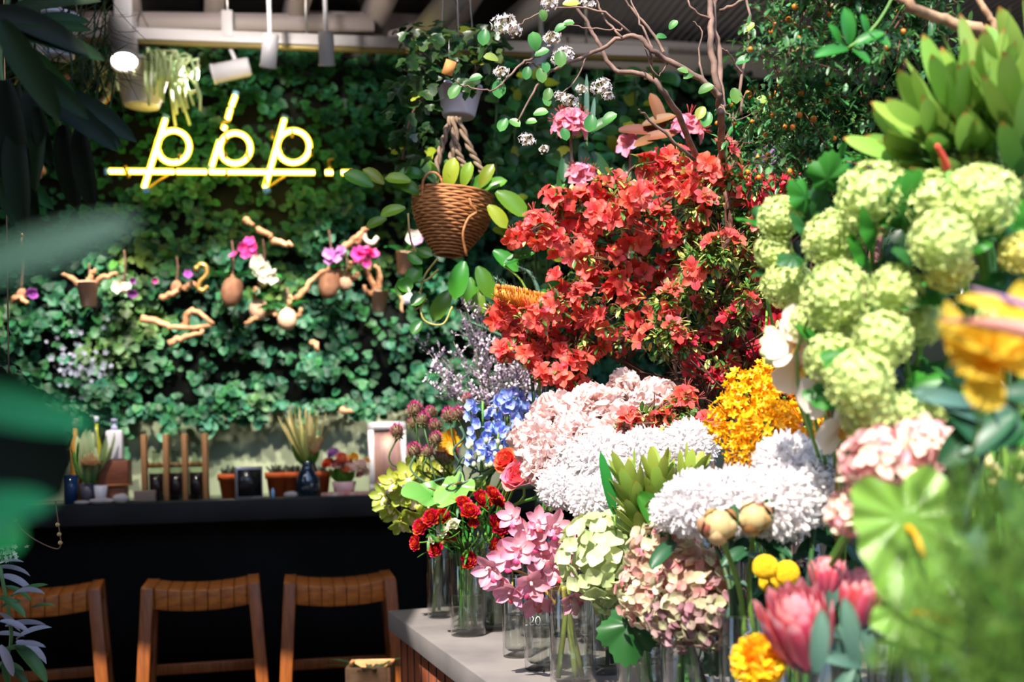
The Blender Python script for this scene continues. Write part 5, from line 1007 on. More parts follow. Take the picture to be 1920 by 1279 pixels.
azalea('short azalea sprig with red blossoms lying across the pink peonies', [(1178, 795, 16, 6, 1), (1240, 790, 18, 5, 3), (1280, 750, 16, 5, 3), (1215, 782, 14, 1, 6), (1300, 790, 14, 3, 8), (1325, 795, 10, 4, 1), (1265, 765, 20, 1, 8)], AZ, 'r2', [(1340, 800, 2.58), (1300, 770, 2.55), (1240, 780, 2.5), (1190, 795, 2.48)], 2.47, 0, .02)
# fine bare twigs under the azaleas
t = thing('bare_twig_branch', 'tangle of fine bare brown twigs under the azaleas above the peonies', 'branch', foot_of('r3')); bt = MB(); c0 = at(1370, 760, 2.95)
for k in range(90):
    e = at(U(1170, 1440), U(600, 760), 2.86 + U(-.1, .12)); m_ = (c0 + e) / 2 + .05 * rng.randn(3); bt.T(tube(smooth([c0 + .04 * rng.randn(3), m_, e], 4), [.0025, .0008], 4))
bt.build('twigs', M_azt, t); put_stem(t, c0, (0, 0, 1), 'r3', .008, M_azt)

# ---- cymbidium orchids
def cym(m, ml, k=1.):
    b = MB()
    for a, w, tl in ((90, .55, .2), (18, .55, .25), (162, .55, .25), (-40, .55, .1), (220, .55, .1)):
        a = math.radians(a); b.T(petal(1, w, .75, .55, .55, .5, 6, 3), R=frame(A(math.cos(a), math.sin(a), tl + .15)))
    b2 = MB(); b2.T(petal(.72, .62, .4, .25, -1.0, -.6, 6, 4, .05, 4), R=frame(A(0, -.62, .78), (0, .8, .6))); b2.T(tube(smooth([(0, 0, .05), (0, .1, .25), (0, .05, .45)], 3), [.09, .06], 7), t=.0)
    return b.mesh('petals', m), b2.mesh('lip', ml)
M_cym = leaf('pink_cymbidium_petal', 'f0c6cc', 'dc86a2', vary=.25, hue=.01, trans=.3, rough=.4); M_lip = leaf('magenta_orchid_lip', 'f0c0cc', 'c4164e', vary=.2, trans=.25, rough=.4)
M_gcym = leaf('lime_cymbidium_petal', 'c6cf6a', '9fae38', vary=.35, hue=.015, trans=.35, rough=.45); M_glip = leaf('pale_orchid_lip', 'e6ddb4', 'e2c49c', vary=.2, trans=.25)
CYM = [cym(M_cym, M_lip) for _ in range(2)]; GC = [cym(M_gcym, M_glip) for _ in range(2)]
M_ostem = leaf('orchid_stalk', '7a8a3a', 'a07a3a', vary=.2, trans=0)
def orchid(lab, blooms, kinds, vk, axis, Y, sz, group, name='cymbidium_orchid'):
    t = thing(name, lab, 'orchid', foot_of(vk), group); P = smooth([*stem_path(at(*axis[0], Y), (0, 0, 1), vk)] + [at(x, y, Y) for x, y in axis[1:]], 3); b = MB(); b.T(tube(P, [.006, .003], 8)); b.build('stem', M_ostem, t)
    for i, (x, y, dx, dz, roll) in enumerate(blooms):
        c = at(x, y, Y - .04 + U(-.03, .03)); d = nrm(A(dx, -1, dz)); R = zframe(d); 
        up = A(0, 0, 1) - d * d[2]; up = nrm(up); xx = np.cross(up, d); R = np.stack([xx, up, d], 1) @ rotm('Z', roll)
        pe = link(kinds[i % 2][0], 'bloom', t, c, R, sz * U(.9, 1.12)); link_sub(kinds[i % 2][1], 'lip', pe)
        j = np.argmin(np.linalg.norm(P - c, axis=1)); b = MB(); b.T(tube(smooth([P[j], (P[j] + c) / 2 - A(0, 0, .012), c], 3), .0022, 5)); b.build('bloom_stalk', M_ostem, t)
g = 'pink cymbidium orchids over the front vases'
orchid('pink cymbidium stem bowing left, blooms hanging lowest over the vases', [(922, 1066, -.6, -.2, .4), (960, 1105, -.4, -.6, -.2), (952, 1046, -.3, .1, .2), (1004, 1122, .1, -.8, .3), (975, 1030, -.2, .2, -.2), (940, 1085, -.8, -.4, .7), (992, 1092, .2, -.3, -.3)], CYM, 'f', [(1040, 1130), (1000, 1085), (940, 1060)], 2.36, .044, g)
orchid('pink cymbidium stem standing behind the bowing one, blooms tilted up', [(963, 970, -.5, .3, .2), (1008, 980, .2, .5, -.1), (1002, 1012, -.1, .1, .1), (1046, 1022, .5, .2, .2), (1014, 1070, -.1, 0, -.1), (1038, 1066, .4, 0, .3), (1036, 990, .6, .3, -.3), (985, 1000, -.3, .3, .3), (1060, 1050, .8, -.1, .2), (1015, 1040, .1, .1, .5)], CYM, 'f', [(1050, 1110), (1020, 1040), (985, 980)], 2.42, .043, g)
orchid('single drooping pink cymbidium bloom below the green hydrangea', [(1070, 1122, .3, -.5, 1.2)], CYM, 'f', [(1060, 1140), (1066, 1115)], 2.28, .040, g)
orchid('lime green cymbidium stem hanging over the end of the bar counter', [(720, 930, -.9, .2, .3), (738, 905, -.6, .4, .1), (755, 930, -.3, 0, .2), (742, 960, -.4, -.5, -.2), (768, 965, 0, -.6, .3), (762, 895, 0, .6, .5), (785, 905, .3, .3, .1), (778, 935, .1, 0, -.3), (728, 945, -.8, -.2, .6), (800, 950, .4, -.3, .3), (752, 980, -.2, -.9, .2)], GC, 'a', [(830, 1010), (800, 930), (730, 925)], 3.14, .046, 'lime green cymbidium orchids')
orchid('lime green cymbidium stem behind the low maroon alliums', [(800, 885, .2, .5, .2), (825, 880, .4, .6, 0), (815, 905, 0, .2, .3), (790, 870, -.3, .6, .4), (840, 900, .5, .2, -.3), (775, 880, -.5, .4, .3)], GC, 'a', [(840, 1000), (825, 900), (795, 880)], 3.24, .044, 'lime green cymbidium orchids')

# ---- anthuriums
M_ant = leaf('glossy_green_spathe', '5f9a3c', '8fbf62', vary=.15, trans=.3, rough=.22, spec=.6); M_spx = leaf('brown_spadix', '6a4a2a', '8a6a3a', vary=.1, trans=0)
def heart(a): return (.62 + .38 * np.abs(np.sin(a / 2 + PI / 2)) ** .6 * np.cos(a) ** 2) * np.where(np.cos(a) > 0, 1.0, .98 - .42 * np.clip(-np.cos(a), 0, 1) ** 8) + .25 * np.clip(np.cos(a), 0, 1) ** 6
HT = disc(heart, 7, 40, lambda r, a: .16 * r ** 2 - .10 * r * np.cos(6 * a) * r + .08 * (1 - r))
def anthurium(lab, x, y, Y, k, d, tipd, vk, name='green_anthurium', m=None):
    p = at(x, y, Y); t = thing(name, lab, 'flower', foot_of(vk), 'green anthuriums'); R = frame(A(*tipd), A(*d)); b = MB(); b.T(HT, R=R, o=p, k=k); b.build('spathe', m or M_ant, t)
    q = p - R[:, 1] * k * .3; b = MB(); b.T(tube(smooth([q, q + R[:, 2] * k * .3 + R[:, 1] * k * .25, q + R[:, 2] * k * .45 + R[:, 1] * k * .6], 4), [.055 * k, .03 * k], 8)); b.build('spadix', M_spx, t); put_stem(t, q - R[:, 2] * .002, (0, 0, 1), vk, .0025)
anthurium('glossy green anthurium facing the bar, just above the red ranunculus', 812, 932, 2.98, .072, (-.2, -.7, .7), (-.9, -.35, .1), 'b')
anthurium('glossy green anthurium lit from above, tip behind the ranunculus', 860, 915, 2.98, .066, (.1, -.6, .8), (-.6, -.4, -.55), 'b')
anthurium('dark green anthurium folded behind the two lit ones', 900, 912, 3.02, .055, (-.5, -.3, .6), (.6, -.2, .75), 'c')

# ---- hydrangeas
def hyd_mat(n, a, b_, c): return leaf(n, a, b_, c, vary=.22, hue=.012, trans=.3, rough=.5)
M_h1 = hyd_mat('green_hydrangea_sepal', 'dbe0aa', 'b9cc88', '7fa684'); M_h2 = hyd_mat('antique_hydrangea_sepal', 'e6e8bc', 'd6b49a', 'bc4870'); M_h3 = hyd_mat('dusky_hydrangea_sepal', 'bcc090', 'a87484', '74405a'); M_h4 = hyd_mat('pink_hydrangea_sepal', 'f2e6c8', 'ecaab0', 'd85a80')
def hyd_head(m, n=150, k=.21, pw=.3):
    n = int(n * .62); k *= 1.42
    b = MB(); b.T(sphere(.62, 14, 9), v=.0, t=.5, w=.3)
    for d in fib(n, -.75):
        q = jit(d, .05); R = zframe(jit(q, .48), U(0, 6)); o = q * U(.80, 1.03) * A(1, 1, .88); w = max(0, U(-.4, pw)); v = rng.rand(); kk = k * U(.85, 1.15); tt_ = U(0, 1) ** 1.2
        for j in range(4): a = j * PI / 2; b.T(petal(.72, .80, .85, .3, .15, .35, 3, 2), R=R @ frame(A(math.cos(a), math.sin(a), .2)), o=o, k=kk, w=w * U(.6, 1), v=v * .6 + .4 * rng.rand(), t=tt_)
    return b.mesh('flower_head', m)
H1, H2, H3, H4 = hyd_head(M_h1, 150, .22, .2), hyd_head(M_h2, 230, .165, .9), hyd_head(M_h3, 210, .17, .9), hyd_head(M_h4, 150, .22, .7)
for x, y, r, Y, me, vk, lab in ((1128, 1040, 80, 2.20, H1, 'h', 'pale green hydrangea right of the pink orchids'), (1178, 985, 40, 2.26, H1, 'h', 'small pale green hydrangea head behind the larger green one'), (1150, 1110, 46, 2.22, H1, 'h', 'shaded green hydrangea hanging down between the front vases'),
    (1248, 1050, 76, 2.04, H2, 'i', 'antique pink and cream hydrangea under the nearer white chrysanthemums'), (1222, 1115, 66, 2.04, H2, 'i', 'antique pink hydrangea low beside the green hydrangea'), (1305, 1095, 76, 1.94, H2, 'i', 'antique hydrangea of mixed rose and green at the widest vase'), (1340, 1150, 70, 1.90, H3, 'j', 'dusky purple hydrangea in shade at the vase rims'), (1272, 1160, 62, 1.96, H3, 'i', 'dusky purple-green hydrangea drooping over the widest vase'),
    (1642, 866, 66, 1.33, H4, 'k', 'bright pink hydrangea between the white chrysanthemums and the blurred green leaf'), (1725, 842, 60, 1.34, H4, 'l', 'pale pink hydrangea under the smallest snowball head'), (1600, 960, 46, 1.36, H4, 'k', 'pale pink hydrangea edge showing beside the blurred anthurium')):
    p = at(x, y, Y); cut_flower('hydrangea', lab, 'flower', [(me, r * Y / F)], p, nrm(look(p, .6, U(-.3, .3))), vk, 'mophead hydrangeas', .004, M_stem, [])
for x, y, Y, d, k, me, vk, lab in ((1185, 1120, 2.10, (-.15, -.3, -1), .075, LB2, 'h', 'dark toothed hydrangea leaf hanging against a front vase'), (1325, 1180, 1.96, (.6, -.2, -.8), .06, LB2, 'i', 'dark leaf dangling by the widest vase in the purple shade')):
    t = thing('hydrangea_leaf', lab, 'leaf', foot_of(vk)); link(me, 'leaf_blade', t, at(x, y, Y), frame(A(*d), (0, -1, .2)), k); put_stem(t, at(x, y, Y), (0, 0, 1), vk, .002)

# ---- leucadendron (front) and the big waxy rosettes (upper right)
M_leu = leaf('leucadendron_leaf', '6c8a34', '9db24c', 'b87a34', vary=.35, hue=.02, trans=.25, rough=.42); M_leu2 = leaf('waxy_rosette_leaf', '2f6030', '9cc254', 'b8402e', vary=.45, hue=.02, trans=.25, rough=.38)
def tipleaf(L, w, curl): V, Fq, t_ = petal(L, w, .62, .62, curl, .12, 10, 4); return V, Fq, t_
def leuca(lab, ps, Y, vk, n, L, w, m, openn=.5, group=None, name='leucadendron', tipw=.5, r=.005):
    P = smooth([at(x, y, Y + dy) for x, y, dy in ps], 8); t = thing(name, lab, 'foliage', foot_of(vk), group); b = MB(); ax = nrm(P[-1] - P[0])
    for k in range(n):
        f = k / n; i = int(f * (len(P) - 1)); d0 = nrm(P[min(i + 1, len(P) - 1)] - P[max(i - 1, 0)]); a = k * 2.39996; u = frame(d0); rad = u[:, 0] * math.cos(a) + u[:, 2] * math.sin(a); op = openn * (1.15 - .75 * f)
        V, Fq, t_ = tipleaf(L * U(.85, 1.1) * (1 - .15 * f), w, .22); ww = np.where(t_ > .9, tipw, 0)
        R = frame(nrm(d0 + rad * op * 1.3), -rad + d0 * .3); V = V @ R.T + P[i] + rad * r
        b.add(V, Fq, t=t_ * .45 + .55 * f); b.c[-1][:, 2] = ww
    b.build('leaves', m, t); bs = MB(); bs.T(tube(P, r, 7)); bs.build('stem_tip', M_ostem, t); put_stem(t, P[0], P[1] - P[0], vk, r); return t
g = 'leucadendron stems before the white flowers'
leuca('leucadendron stem with upright olive leaves nearest the green hydrangea', [(1205, 1010, 0), (1195, 960, 0), (1180, 905, 0)], 2.12, 'h', 34, .084, .024, M_leu, .8, g)
leuca('leucadendron stem with red-edged tips in the middle of its trio', [(1240, 995, 0), (1236, 945, 0), (1234, 892, 0)], 2.14, 'i', 34, .084, .024, M_leu, .8, g)
leuca('leucadendron stem closest to the nearer white chrysanthemums', [(1275, 980, .02), (1280, 935, .02), (1294, 888, .02)], 2.14, 'i', 34, .082, .024, M_leu, .8, g)
t = thing('broad_leaf', 'broad toothed grey-green leaf folded below the leucadendron tips', 'leaf', foot_of('h')); b = MB(); b.T(petal(.125, .052, .6, .6, -.5, .45, 12, 5, .004, 6), R=frame(A(-.45, -.25, .8), (.3, -1, .1)), o=at(1265, 1025, 2.09)); b.build('leaf_blade', M_leaf if False else M_leafb, t); put_stem(t, at(1225, 1020, 2.06), (-.4, 0, .8), 'h', .002)
t = thing('narrow_leaf', 'single narrow green blade standing left of the leucadendron tips', 'leaf', foot_of('h')); b = MB(); b.T(petal(.125, .022, .7, .7, -.1, .5, 9, 2), R=frame(A(-.2, -.1, 1), (0, -1, 0)), o=at(1152, 965, 2.14)); b.build('leaf_blade', M_leafb, t); put_stem(t, at(1152, 965, 2.14), (0, 0, 1), 'h', .002)
g = 'waxy green rosette stems'
rs = [([(1800, 345, .08), (1765, 280, .04), (1725, 225, 0)], 16, .118, 'waxy rosette stem leaning left over the orange berries'), ([(1825, 340, .06), (1805, 265, .02), (1787, 195, 0)], 17, .120, 'waxy rosette stem with pale lit leaves at its middle'), ([(1865, 320, .05), (1855, 235, .02), (1850, 160, 0)], 18, .122, 'tallest waxy rosette stem at the upper right'), ([(1915, 340, 0), (1908, 260, -.02), (1900, 195, -.04)], 18, .125, 'waxy rosette stem at the right frame edge with long yellowish leaf'), ([(1790, 345, .1), (1740, 310, .08), (1690, 280, .06)], 15, .112, 'lowest waxy rosette stem, dark leaves reaching toward the crimson azalea'), ([(1940, 260, .1), (1935, 180, .1), (1915, 120, .1)], 15, .115, 'waxy rosette stem half behind the tallest one')]
for ps, n, L, lab in rs: leuca(lab, ps, 1.5, 'r8', n, L, .029, M_leu2, .68, g, 'rosette_stem', .8, .006)
t = thing('red_stem', 'short glossy red bract stem among the waxy rosettes', 'stem', foot_of('r8')); b = MB(); b.T(tube(smooth([at(1775, 315, 1.44), at(1768, 295, 1.43), at(1756, 272, 1.42)], 5), [.006, .003], 8)); b.build('bract', mat('coral_red_bract', 'd8453a', .4), t); put_stem(t, at(1775, 315, 1.44), (-.2, 0, 1), 'r8', .004)

# ---- yellow orchid mass
M_epi = leaf('golden_yellow_floret', 'f7ac08', 'ffd220', 'fab414', vary=.22, hue=.008, trans=.35, rough=.45)
def epi_head(n=80):
    b = MB()
    for d in fib(n, -.6):
        q = jit(d, .08); R = zframe(jit(q, .35), U(0, 6)); o = q * U(.72, 1.05); v = rng.rand(); kk = U(.24, .32)
        for j in range(5): a = j * 1.2566; b.T(petal(.8, .42, .6, .4, .25, .4, 3, 2), R=R @ frame(A(math.cos(a), math.sin(a), .35)), o=o, k=kk, v=v, w=.0)
        b.T(petal(.4, .4, .5, .3, .5, .3, 2, 2), R=R @ frame(A(.3, 0, 1)), o=o, k=kk, v=v, w=.7)
        b.T(tube([o, q * .3], .02, 3), v=.3, w=1)
    return b.mesh('flower_head', M_epi)
EP = [epi_head() for _ in range(2)]
for i, (x, y, r, Y, lab) in enumerate(((1400, 738, 46, 2.14, 'golden orchid cluster at the top under the crimson azalea'), (1470, 745, 50, 2.10, 'golden orchid cluster at the top beside the cream moth orchids'), (1372, 790, 46, 2.12, 'golden orchid cluster touching the farther white chrysanthemums'), (1440, 800, 56, 2.02, 'golden orchid cluster in the centre of the yellow mass'), (1510, 800, 46, 2.04, 'golden orchid cluster on the snowball side of the yellow mass'), (1395, 845, 38, 2.04, 'golden orchid cluster dipping lowest behind the white chrysanthemums'), (1438, 712, 36, 2.2, 'golden orchid cluster peeking highest in the yellow mass'), (1500, 855, 34, 1.98, 'golden orchid cluster hidden behind the highest white chrysanthemum'))):
    p = at(x, y, Y); cut_flower('golden_orchid', lab, 'flower', [(EP[i % 2], r * Y / F)], p, look(p, .7), 'r4', 'golden yellow orchid clusters', .003, M_stem)

# ---- cream moth orchids
M_pha = leaf('cream_moth_orchid', 'f0d8b8', 'f8efe6', vary=.08, trans=.4, rough=.45); M_phl = leaf('yellow_orchid_lip', 'f0a818', 'f6d060', vary=.1, trans=.3)
def phal():
    b = MB()
    for a, w in ((90, .6), (-35, .55), (215, .55)): a = math.radians(a); b.T(petal(1, w, .7, .4, .2, .3, 6, 3), R=frame(A(math.cos(a), math.sin(a), .1)))
    for a in (15, 165): a = math.radians(a); b.T(petal(1.05, 1.05, .75, .3, .15, .2, 6, 4), R=frame(A(math.cos(a), math.sin(a), .2)))
    b2 = MB(); b2.T(petal(.45, .35, .5, .3, -.6, -.8, 5, 3), R=frame(A(0, -.5, .8), (0, 1, .3))); b2.T(petal(.3, .25, .5, .3, .6, .5, 4, 2), R=frame(A(.5, 0, .8))); b2.T(petal(.3, .25, .5, .3, .6, .5, 4, 2), R=frame(A(-.5, 0, .8)))
    return b.mesh('petals', M_pha), b2.mesh('lip', M_phl)
PH = [phal(), phal()]
t_ = orchid('cream moth orchid spray between the golden mass and the snowballs', [(1490, 645, -.5, .2, .3), (1498, 690, -.3, -.3, .9), (1545, 728, .2, -.2, .5), (1515, 625, .3, .5, -.3), (1578, 800, .3, -.6, .4)], PH, 'r5', [(1570, 830), (1535, 720), (1480, 640)], 1.72, .046, None, 'moth_orchid')
t = [o for o in bpy.data.objects if o.name == 'moth_orchid'][0]; M_bud = leaf('pale_green_bud', 'b4cc6a', 'dbe6b0', vary=.1, trans=.15)
for x, y, r in ((1447, 625, 13), (1440, 645, 14), (1436, 662, 10), (1444, 675, 10), (1533, 768, 15), (1568, 820, 11)):
    b = MB(); b.T(sphere(r * 1.7 / F, 10, 8, 1.25), R=zframe(A(-.6, -.2, .4)), o=at(x, y, 1.7)); b.build('bud', M_bud, t); b = MB(); b.T(tube(smooth([at(x, y, 1.7), at(x + 15, y + 8, 1.715), at(x + 30, y + 22, 1.73)], 3), .0018, 5)); b.build('bud_stalk', M_ostem, t)

# ---- peony buds, billy buttons, proteas, marigold-like yellow
M_pb = leaf('blush_cream_bud', '6f7a36', 'd8bc8c', '9a4a2c', vary=.55, trans=.1, rough=.45)
def bud_head():
    b = MB(); b.T(sphere(.84, 16, 10, 1.05), t=.6, v=.6)
    for k in range(6):
        a = k * 2.4; V, Fq, tt = petal(2.75, 1.25, .6, .75, 2.5, .55, 12, 4); b.add(V, Fq, R=frame(A(math.cos(a), math.sin(a), .05), (0, 0, 1)), o=A(0, 0, -.92) + (.05 + .035 * k) * A(math.cos(a), math.sin(a), 0), k=.84 + .012 * k, t=tt, v=(.15, .9, .4, 1., .25, .7)[k]); b.c[-1][:, 2] = np.where((tt > .72) | (np.abs(V[:, 0]) > .42), (.75, .2, .6, .1, .8, .4)[k], .1)
    for k in range(4): a = k * 1.6 + .4; b.T(petal(1.5, .6, .6, .6, 1.5, .6, 8, 2), R=frame(A(math.cos(a), math.sin(a), -.1), (0, 0, 1)), o=A(0, 0, -1.0), t=0, k=.95, v=.2)
    return b.mesh('bud', M_pb)
BD = bud_head()
for x, y, r, Y, lab in ((1348, 986, 37, 1.70, 'round blush peony bud, left one of the two'), (1414, 972, 34, 1.72, 'green and russet peony bud with a hooked leaf, right one of the two')):
    p = at(x, y, Y); t = cut_flower('peony_bud', lab, 'flower bud', [(BD, r * Y / F * .98)], p, look(p, .5), 'j', 'peony buds', .004, M_stem, [(LSD, x + 20, y + 20, Y, (.1, -.3, 1), .05)], 'bud')
t = thing('peony_foliage', 'dark glossy peony leaves under the white chrysanthemums and peony buds', 'foliage', foot_of('j'))
for k in range(54):
    x, y = U(1390, 1600), U(985, 1120); link(LSD if rng.rand() < .7 else LSG, 'leaf', t, at(x, y, 1.78 + U(-.04, .14)), frame(nrm(A(U(-1, 1), U(-.6, .1), U(-.8, .5))), (0, -.6, .8)), U(.04, .07))
put_stem(t, at(1450, 1060, 1.82), (0, 0, 1), 'j', .004)
M_cra = leaf('yellow_billy_button', 'd99a06', 'f6c414', vary=.3, hue=.006, trans=.05, rough=.7)
def ball_fine(m, n, k, r=.92):
    b = MB(); b.T(sphere(r, 18, 12), t=.3)
    for d in fib(n): b.T(sphere(1, 6, 4), R=zframe(d), o=d * r, k=k * U(.8, 1.1), t=.8)
    return b.mesh('flower_head', m)
CB = ball_fine(M_cra, 420, .095)
for x, y, r, lab in ((1435, 1064, 24, 'round yellow billy button, higher of the two lit ones'), (1475, 1075, 24, 'round yellow billy button touching the pink protea'), (1443, 1092, 20, 'shaded yellow billy button under the higher lit one')):
    Y = 1.62 if 'shaded' not in lab else 1.68; p = at(x, y, Y); cut_flower('billy_button', lab, 'flower', [(CB, r * Y / F)], p, look(p, .6), 'k', 'yellow billy buttons', .002, M_stem)
M_ygr = leaf('egg_yellow_petal', 'eeaa0c', 'ffd428', vary=.2, trans=.25, rough=.5)
def ypom():
    b = MB(); b.T(sphere(.6, 12, 8))
    for d in fib(230, -.8): q = jit(d, .06); b.T(petal(.45, .36, .6, .25, .9, .5, 4, 3, .04, 3, U(0, 6)), R=frame(nrm(q + .5 * rng.randn(3)), q), o=q * .56)
    return b.mesh('flower_head', M_ygr)
YP = ypom(); p = at(1422, 1240, 1.45); cut_flower('yellow_ranunculus', 'full egg-yellow ranunculus at the bottom edge beside the pink protea', 'flower', [(YP, 54 * 1.45 / F)], p, nrm(A(-.2, -1, .3)), 'k', None, .003, M_stem)
M_pro = leaf('pink_protea_bract', 'a8305a', 'ee5a6c', 'f6b8bc', vary=.22, hue=.012, trans=.2, rough=.5); M_prog = leaf('protea_base_bract', '5a3a44', '8a4a58', vary=.3, trans=.1)
def protea_head(n=44, open_=.30):
    b = MB()
    for i in range(n):
        f = i / n; a = i * 2.39996; rr = .40 * (1 - f * .6); h = -.85 + .55 * f
        V, Fq, tt = petal(1.65 - .35 * f, .36, .45, .35, .75 - .25 * (1 - f), .55, 10, 3, .0); d = A(math.cos(a) * (open_ + .30 * (1 - f)), math.sin(a) * (open_ + .30 * (1 - f)), 1)
        b.add(V, Fq, R=frame(d, -A(math.cos(a), math.sin(a), -.3)), o=A(math.cos(a) * rr, math.sin(a) * rr, h), t=np.clip(tt * .7 + .5 * f, 0, 1), v=rng.rand()); b.c[-1][:, 2] = np.where(tt > .86, .75, np.where(np.abs(V[:, 0]) > .10, .25, 0))
    return b.mesh('bracts', M_pro)
PR = protea_head()
def protea(lab, x, y, Y, k, d, vk):
    p = at(x, y, Y); t = thing('pink_protea', lab, 'flower', foot_of(vk), 'pink proteas'); link(PR, 'bracts', t, p, zframe(A(*d)), k); q = p - nrm(A(*d)) * k * .85; b = MB(); b.T(sphere(.42 * k, 14, 8, 1.2), R=zframe(A(*d)), o=p - nrm(A(*d)) * k * .55); b.build('flower_base', M_prog, t); put_stem(t, q, d, vk, .006, M_stemd)
    for j in range(6): link(LSG, 'leaf', t, q + A(U(-.02, .04), U(-.03, .02), U(-.06, .02)), frame(A(U(-.5, .6), -.3, U(.2, .9)), (0, -.7, .5)), U(.045, .065))
protea('largest pink protea, open cup beside the yellow ranunculus', 1500, 1182, 1.42, .062, (-.30, -.45, .9), 'k')
protea('closed pink protea bud rising behind the largest one', 1552, 1085, 1.52, .032, (0, -.2, 1), 'k')
protea('pink protea veiled by the blurred fern', 1615, 1125, 1.42, .042, (.15, -.3, 1), 'l')
for x, y, Y, d, k in ((1512, 1230, 1.36, (.05, -.2, 1), .07), (1468, 1250, 1.36, (-.3, -.2, .9), .05), (1560, 1260, 1.36, (.1, -.2, 1), .07), (1590, 1240, 1.38, (-.1, -.2, 1), .07)): pass

# ---- close to the lens at the right: poppy, bird of paradise, anthuriums, fern
M_pop = leaf('orange_yellow_poppy_petal', 'ffcc30', 'ffdd50', vary=.08, hue=.004, trans=.5, rough=.5, bump=.5, bscale=90)
p = at(1858, 672, 1.0); t = thing('iceland_poppy', 'large crinkled orange-yellow poppy under the striped pointed bract', 'flower', foot_of('l'))
for d, w, L, up in (((-.95, -.25, .30), .075, .062, (0, -.6, .8)), ((-.75, -.35, -.30), .060, .050, (0, -.8, .6)), ((.6, -.3, .35), .085, .070, (0, -.6, .8)), ((.75, -.3, -.2), .080, .075, (0, -.7, .7)), ((.0, -.2, .9), .085, .040, (0, -1, .2)), ((-.1, -.8, -.2), .075, .045, (0, -.3, .9)), ((-.45, -.3, -.9), .038, .058, (0, -1, .2))):
    b = MB(); b.T(petal(L, w, .55, .12, .45, .35, 10, 9, .006, 5, U(0, 6)), R=frame(A(*d), A(*up)), o=p); b.build('petal', M_pop, t)
put_stem(t, p, (.2, .1, 1), 'l', .002)
M_str = leaf('striped_bract', 'd8a090', 'c98a78', 'b9a9a0', vary=.15, trans=.15, rough=.4)
t = thing('bird_of_paradise', 'pointed pink-grey bird of paradise bract crossing in front of the poppy', 'flower', foot_of('l')); P = smooth([at(2010, 650, .86), at(1935, 622, .90), at(1850, 606, .94), at(1765, 600, .98)], 8); b = MB(); b.T(tube(P, [.010, .008, .005, .0012], 10)); b.build('beak_bract', M_str, t)
P2 = smooth([at(2010, 610, .9), at(1920, 572, .94), at(1870, 556, .96), at(1822, 541, .98)], 6); b = MB(); b.T(tube(P2, [.0028, .0028, .0015], 8)); b.build('blue_tongue', leaf('violet_tongue', '5a3aa8', '9a7a8a', vary=.1, trans=.1), t)
b = MB(); b.T(petal(.09, .03, .5, .6, .2, .5, 8, 3), R=frame(A(-.9, 0, .12), (0, -.5, .8)), o=at(1985, 600, .95)); b.build('orange_sepal', M_pop, t)
b = MB(); b.T(tube(smooth([at(2010, 650, .86), A(.50, 1.05, 1.1), *stem_path(A(.50, 1.2, 1.05), (0, 0, 1), 'l')[::-1]], 4), .006, 8)); b.build('stem', M_stem, t)
M_ant2 = leaf('fresh_green_spathe', '5f9a38', '76ae48', 'd8d8a0', vary=.1, trans=.35, rough=.2, spec=.6, bump=.25, bscale=45)
HT2 = disc(heart, 9, 54, lambda r, a: .10 * r ** 2 - .09 * r * np.cos(11 * a) * r + .06 * (1 - r))
def anth2(lab, x, y, Y, k, d, tipd):
    p = at(x, y, Y); t = thing('green_anthurium', lab, 'flower', foot_of('l'), 'green anthuriums'); R = frame(A(*tipd), A(*d)); b = MB(); b.T(HT2, R=R, o=p, k=k); b.build('spathe', M_ant2, t); q = p + R[:, 1] * k * .1; b = MB(); b.T(tube(smooth([q, q + R[:, 2] * .02 + R[:, 1] * .01, q + R[:, 2] * .03 + R[:, 1] * .035], 4), [.004, .0025], 8)); b.build('spadix', M_yel, t); put_stem(t, p - R[:, 2] * .002, (0, 0, 1), 'l', .003)
anth2('big blurred green anthurium, upper one, with bright glints', 1695, 972, 1.12, .085, (-.1, -.9, .5), (.15, -.2, -.9))
anth2('smaller blurred green anthurium below the upper one', 1690, 1145, 1.10, .052, (-.1, -.95, .35), (.9, -.1, -.4))
M_fern = leaf('feathery_fern', '4a7024', '6c903a', vary=.7, hue=.02, trans=.3, rough=.6)
def fern(lab, o0, tips, Y, n=420, dens=1.):
    t = thing('asparagus_fern', lab, 'fern', foot_of('l'), 'feathery asparagus ferns'); bs, bn = MB(), MB(); root = at(*o0, Y)
    for tx, ty, dY in tips:
        e = at(tx, ty, Y + dY); P = smooth([root, (root + e) / 2 + A(0, 0, .02), e], 8); bs.T(tube(P, [.0016, .0005], 4)); ax = nrm(e - root); u = frame(ax, (0, -1, 0)); L = np.linalg.norm(e - root)
        for k in range(int(n * dens)):
            f = U(.12, 1); c = P[int(f * (len(P) - 1))]; sd = 1 if rng.rand() < .5 else -1; d = nrm(u[:, 0] * sd + ax * .5 + u[:, 2] * U(-.5, .5)); off = U(0, .05) * math.sin(PI * min(1, f + .12)) 
            bn.T(petal(U(.008, .017), .0013, .4, .4, 0, 0, 1, 1), R=frame(nrm(d + .9 * rng.randn(3))), o=c + d * off)
    bs.build('fronds', M_stem, t); bn.build('needles', M_fern, t)['kind'] = 'stuff'; b = MB(); b.T(tube(smooth([*stem_path(A(.42, 1.2, 1.0), (.1, -.5, 1), 'l')] + [root], 3), .002, 5)); b.build('stem', M_stem, t)
fern('hazy asparagus fern spreading in front of the green anthuriums', (1960, 1340), [(1650, 1010, .04), (1700, 900, .06), (1780, 860, .05), (1840, 880, 0), (1900, 850, .05), (1640, 1130, .03), (1620, 1230, .0), (1760, 1010, -.02), (1890, 980, -.02), (1830, 1080, -.03)], .80, 700)
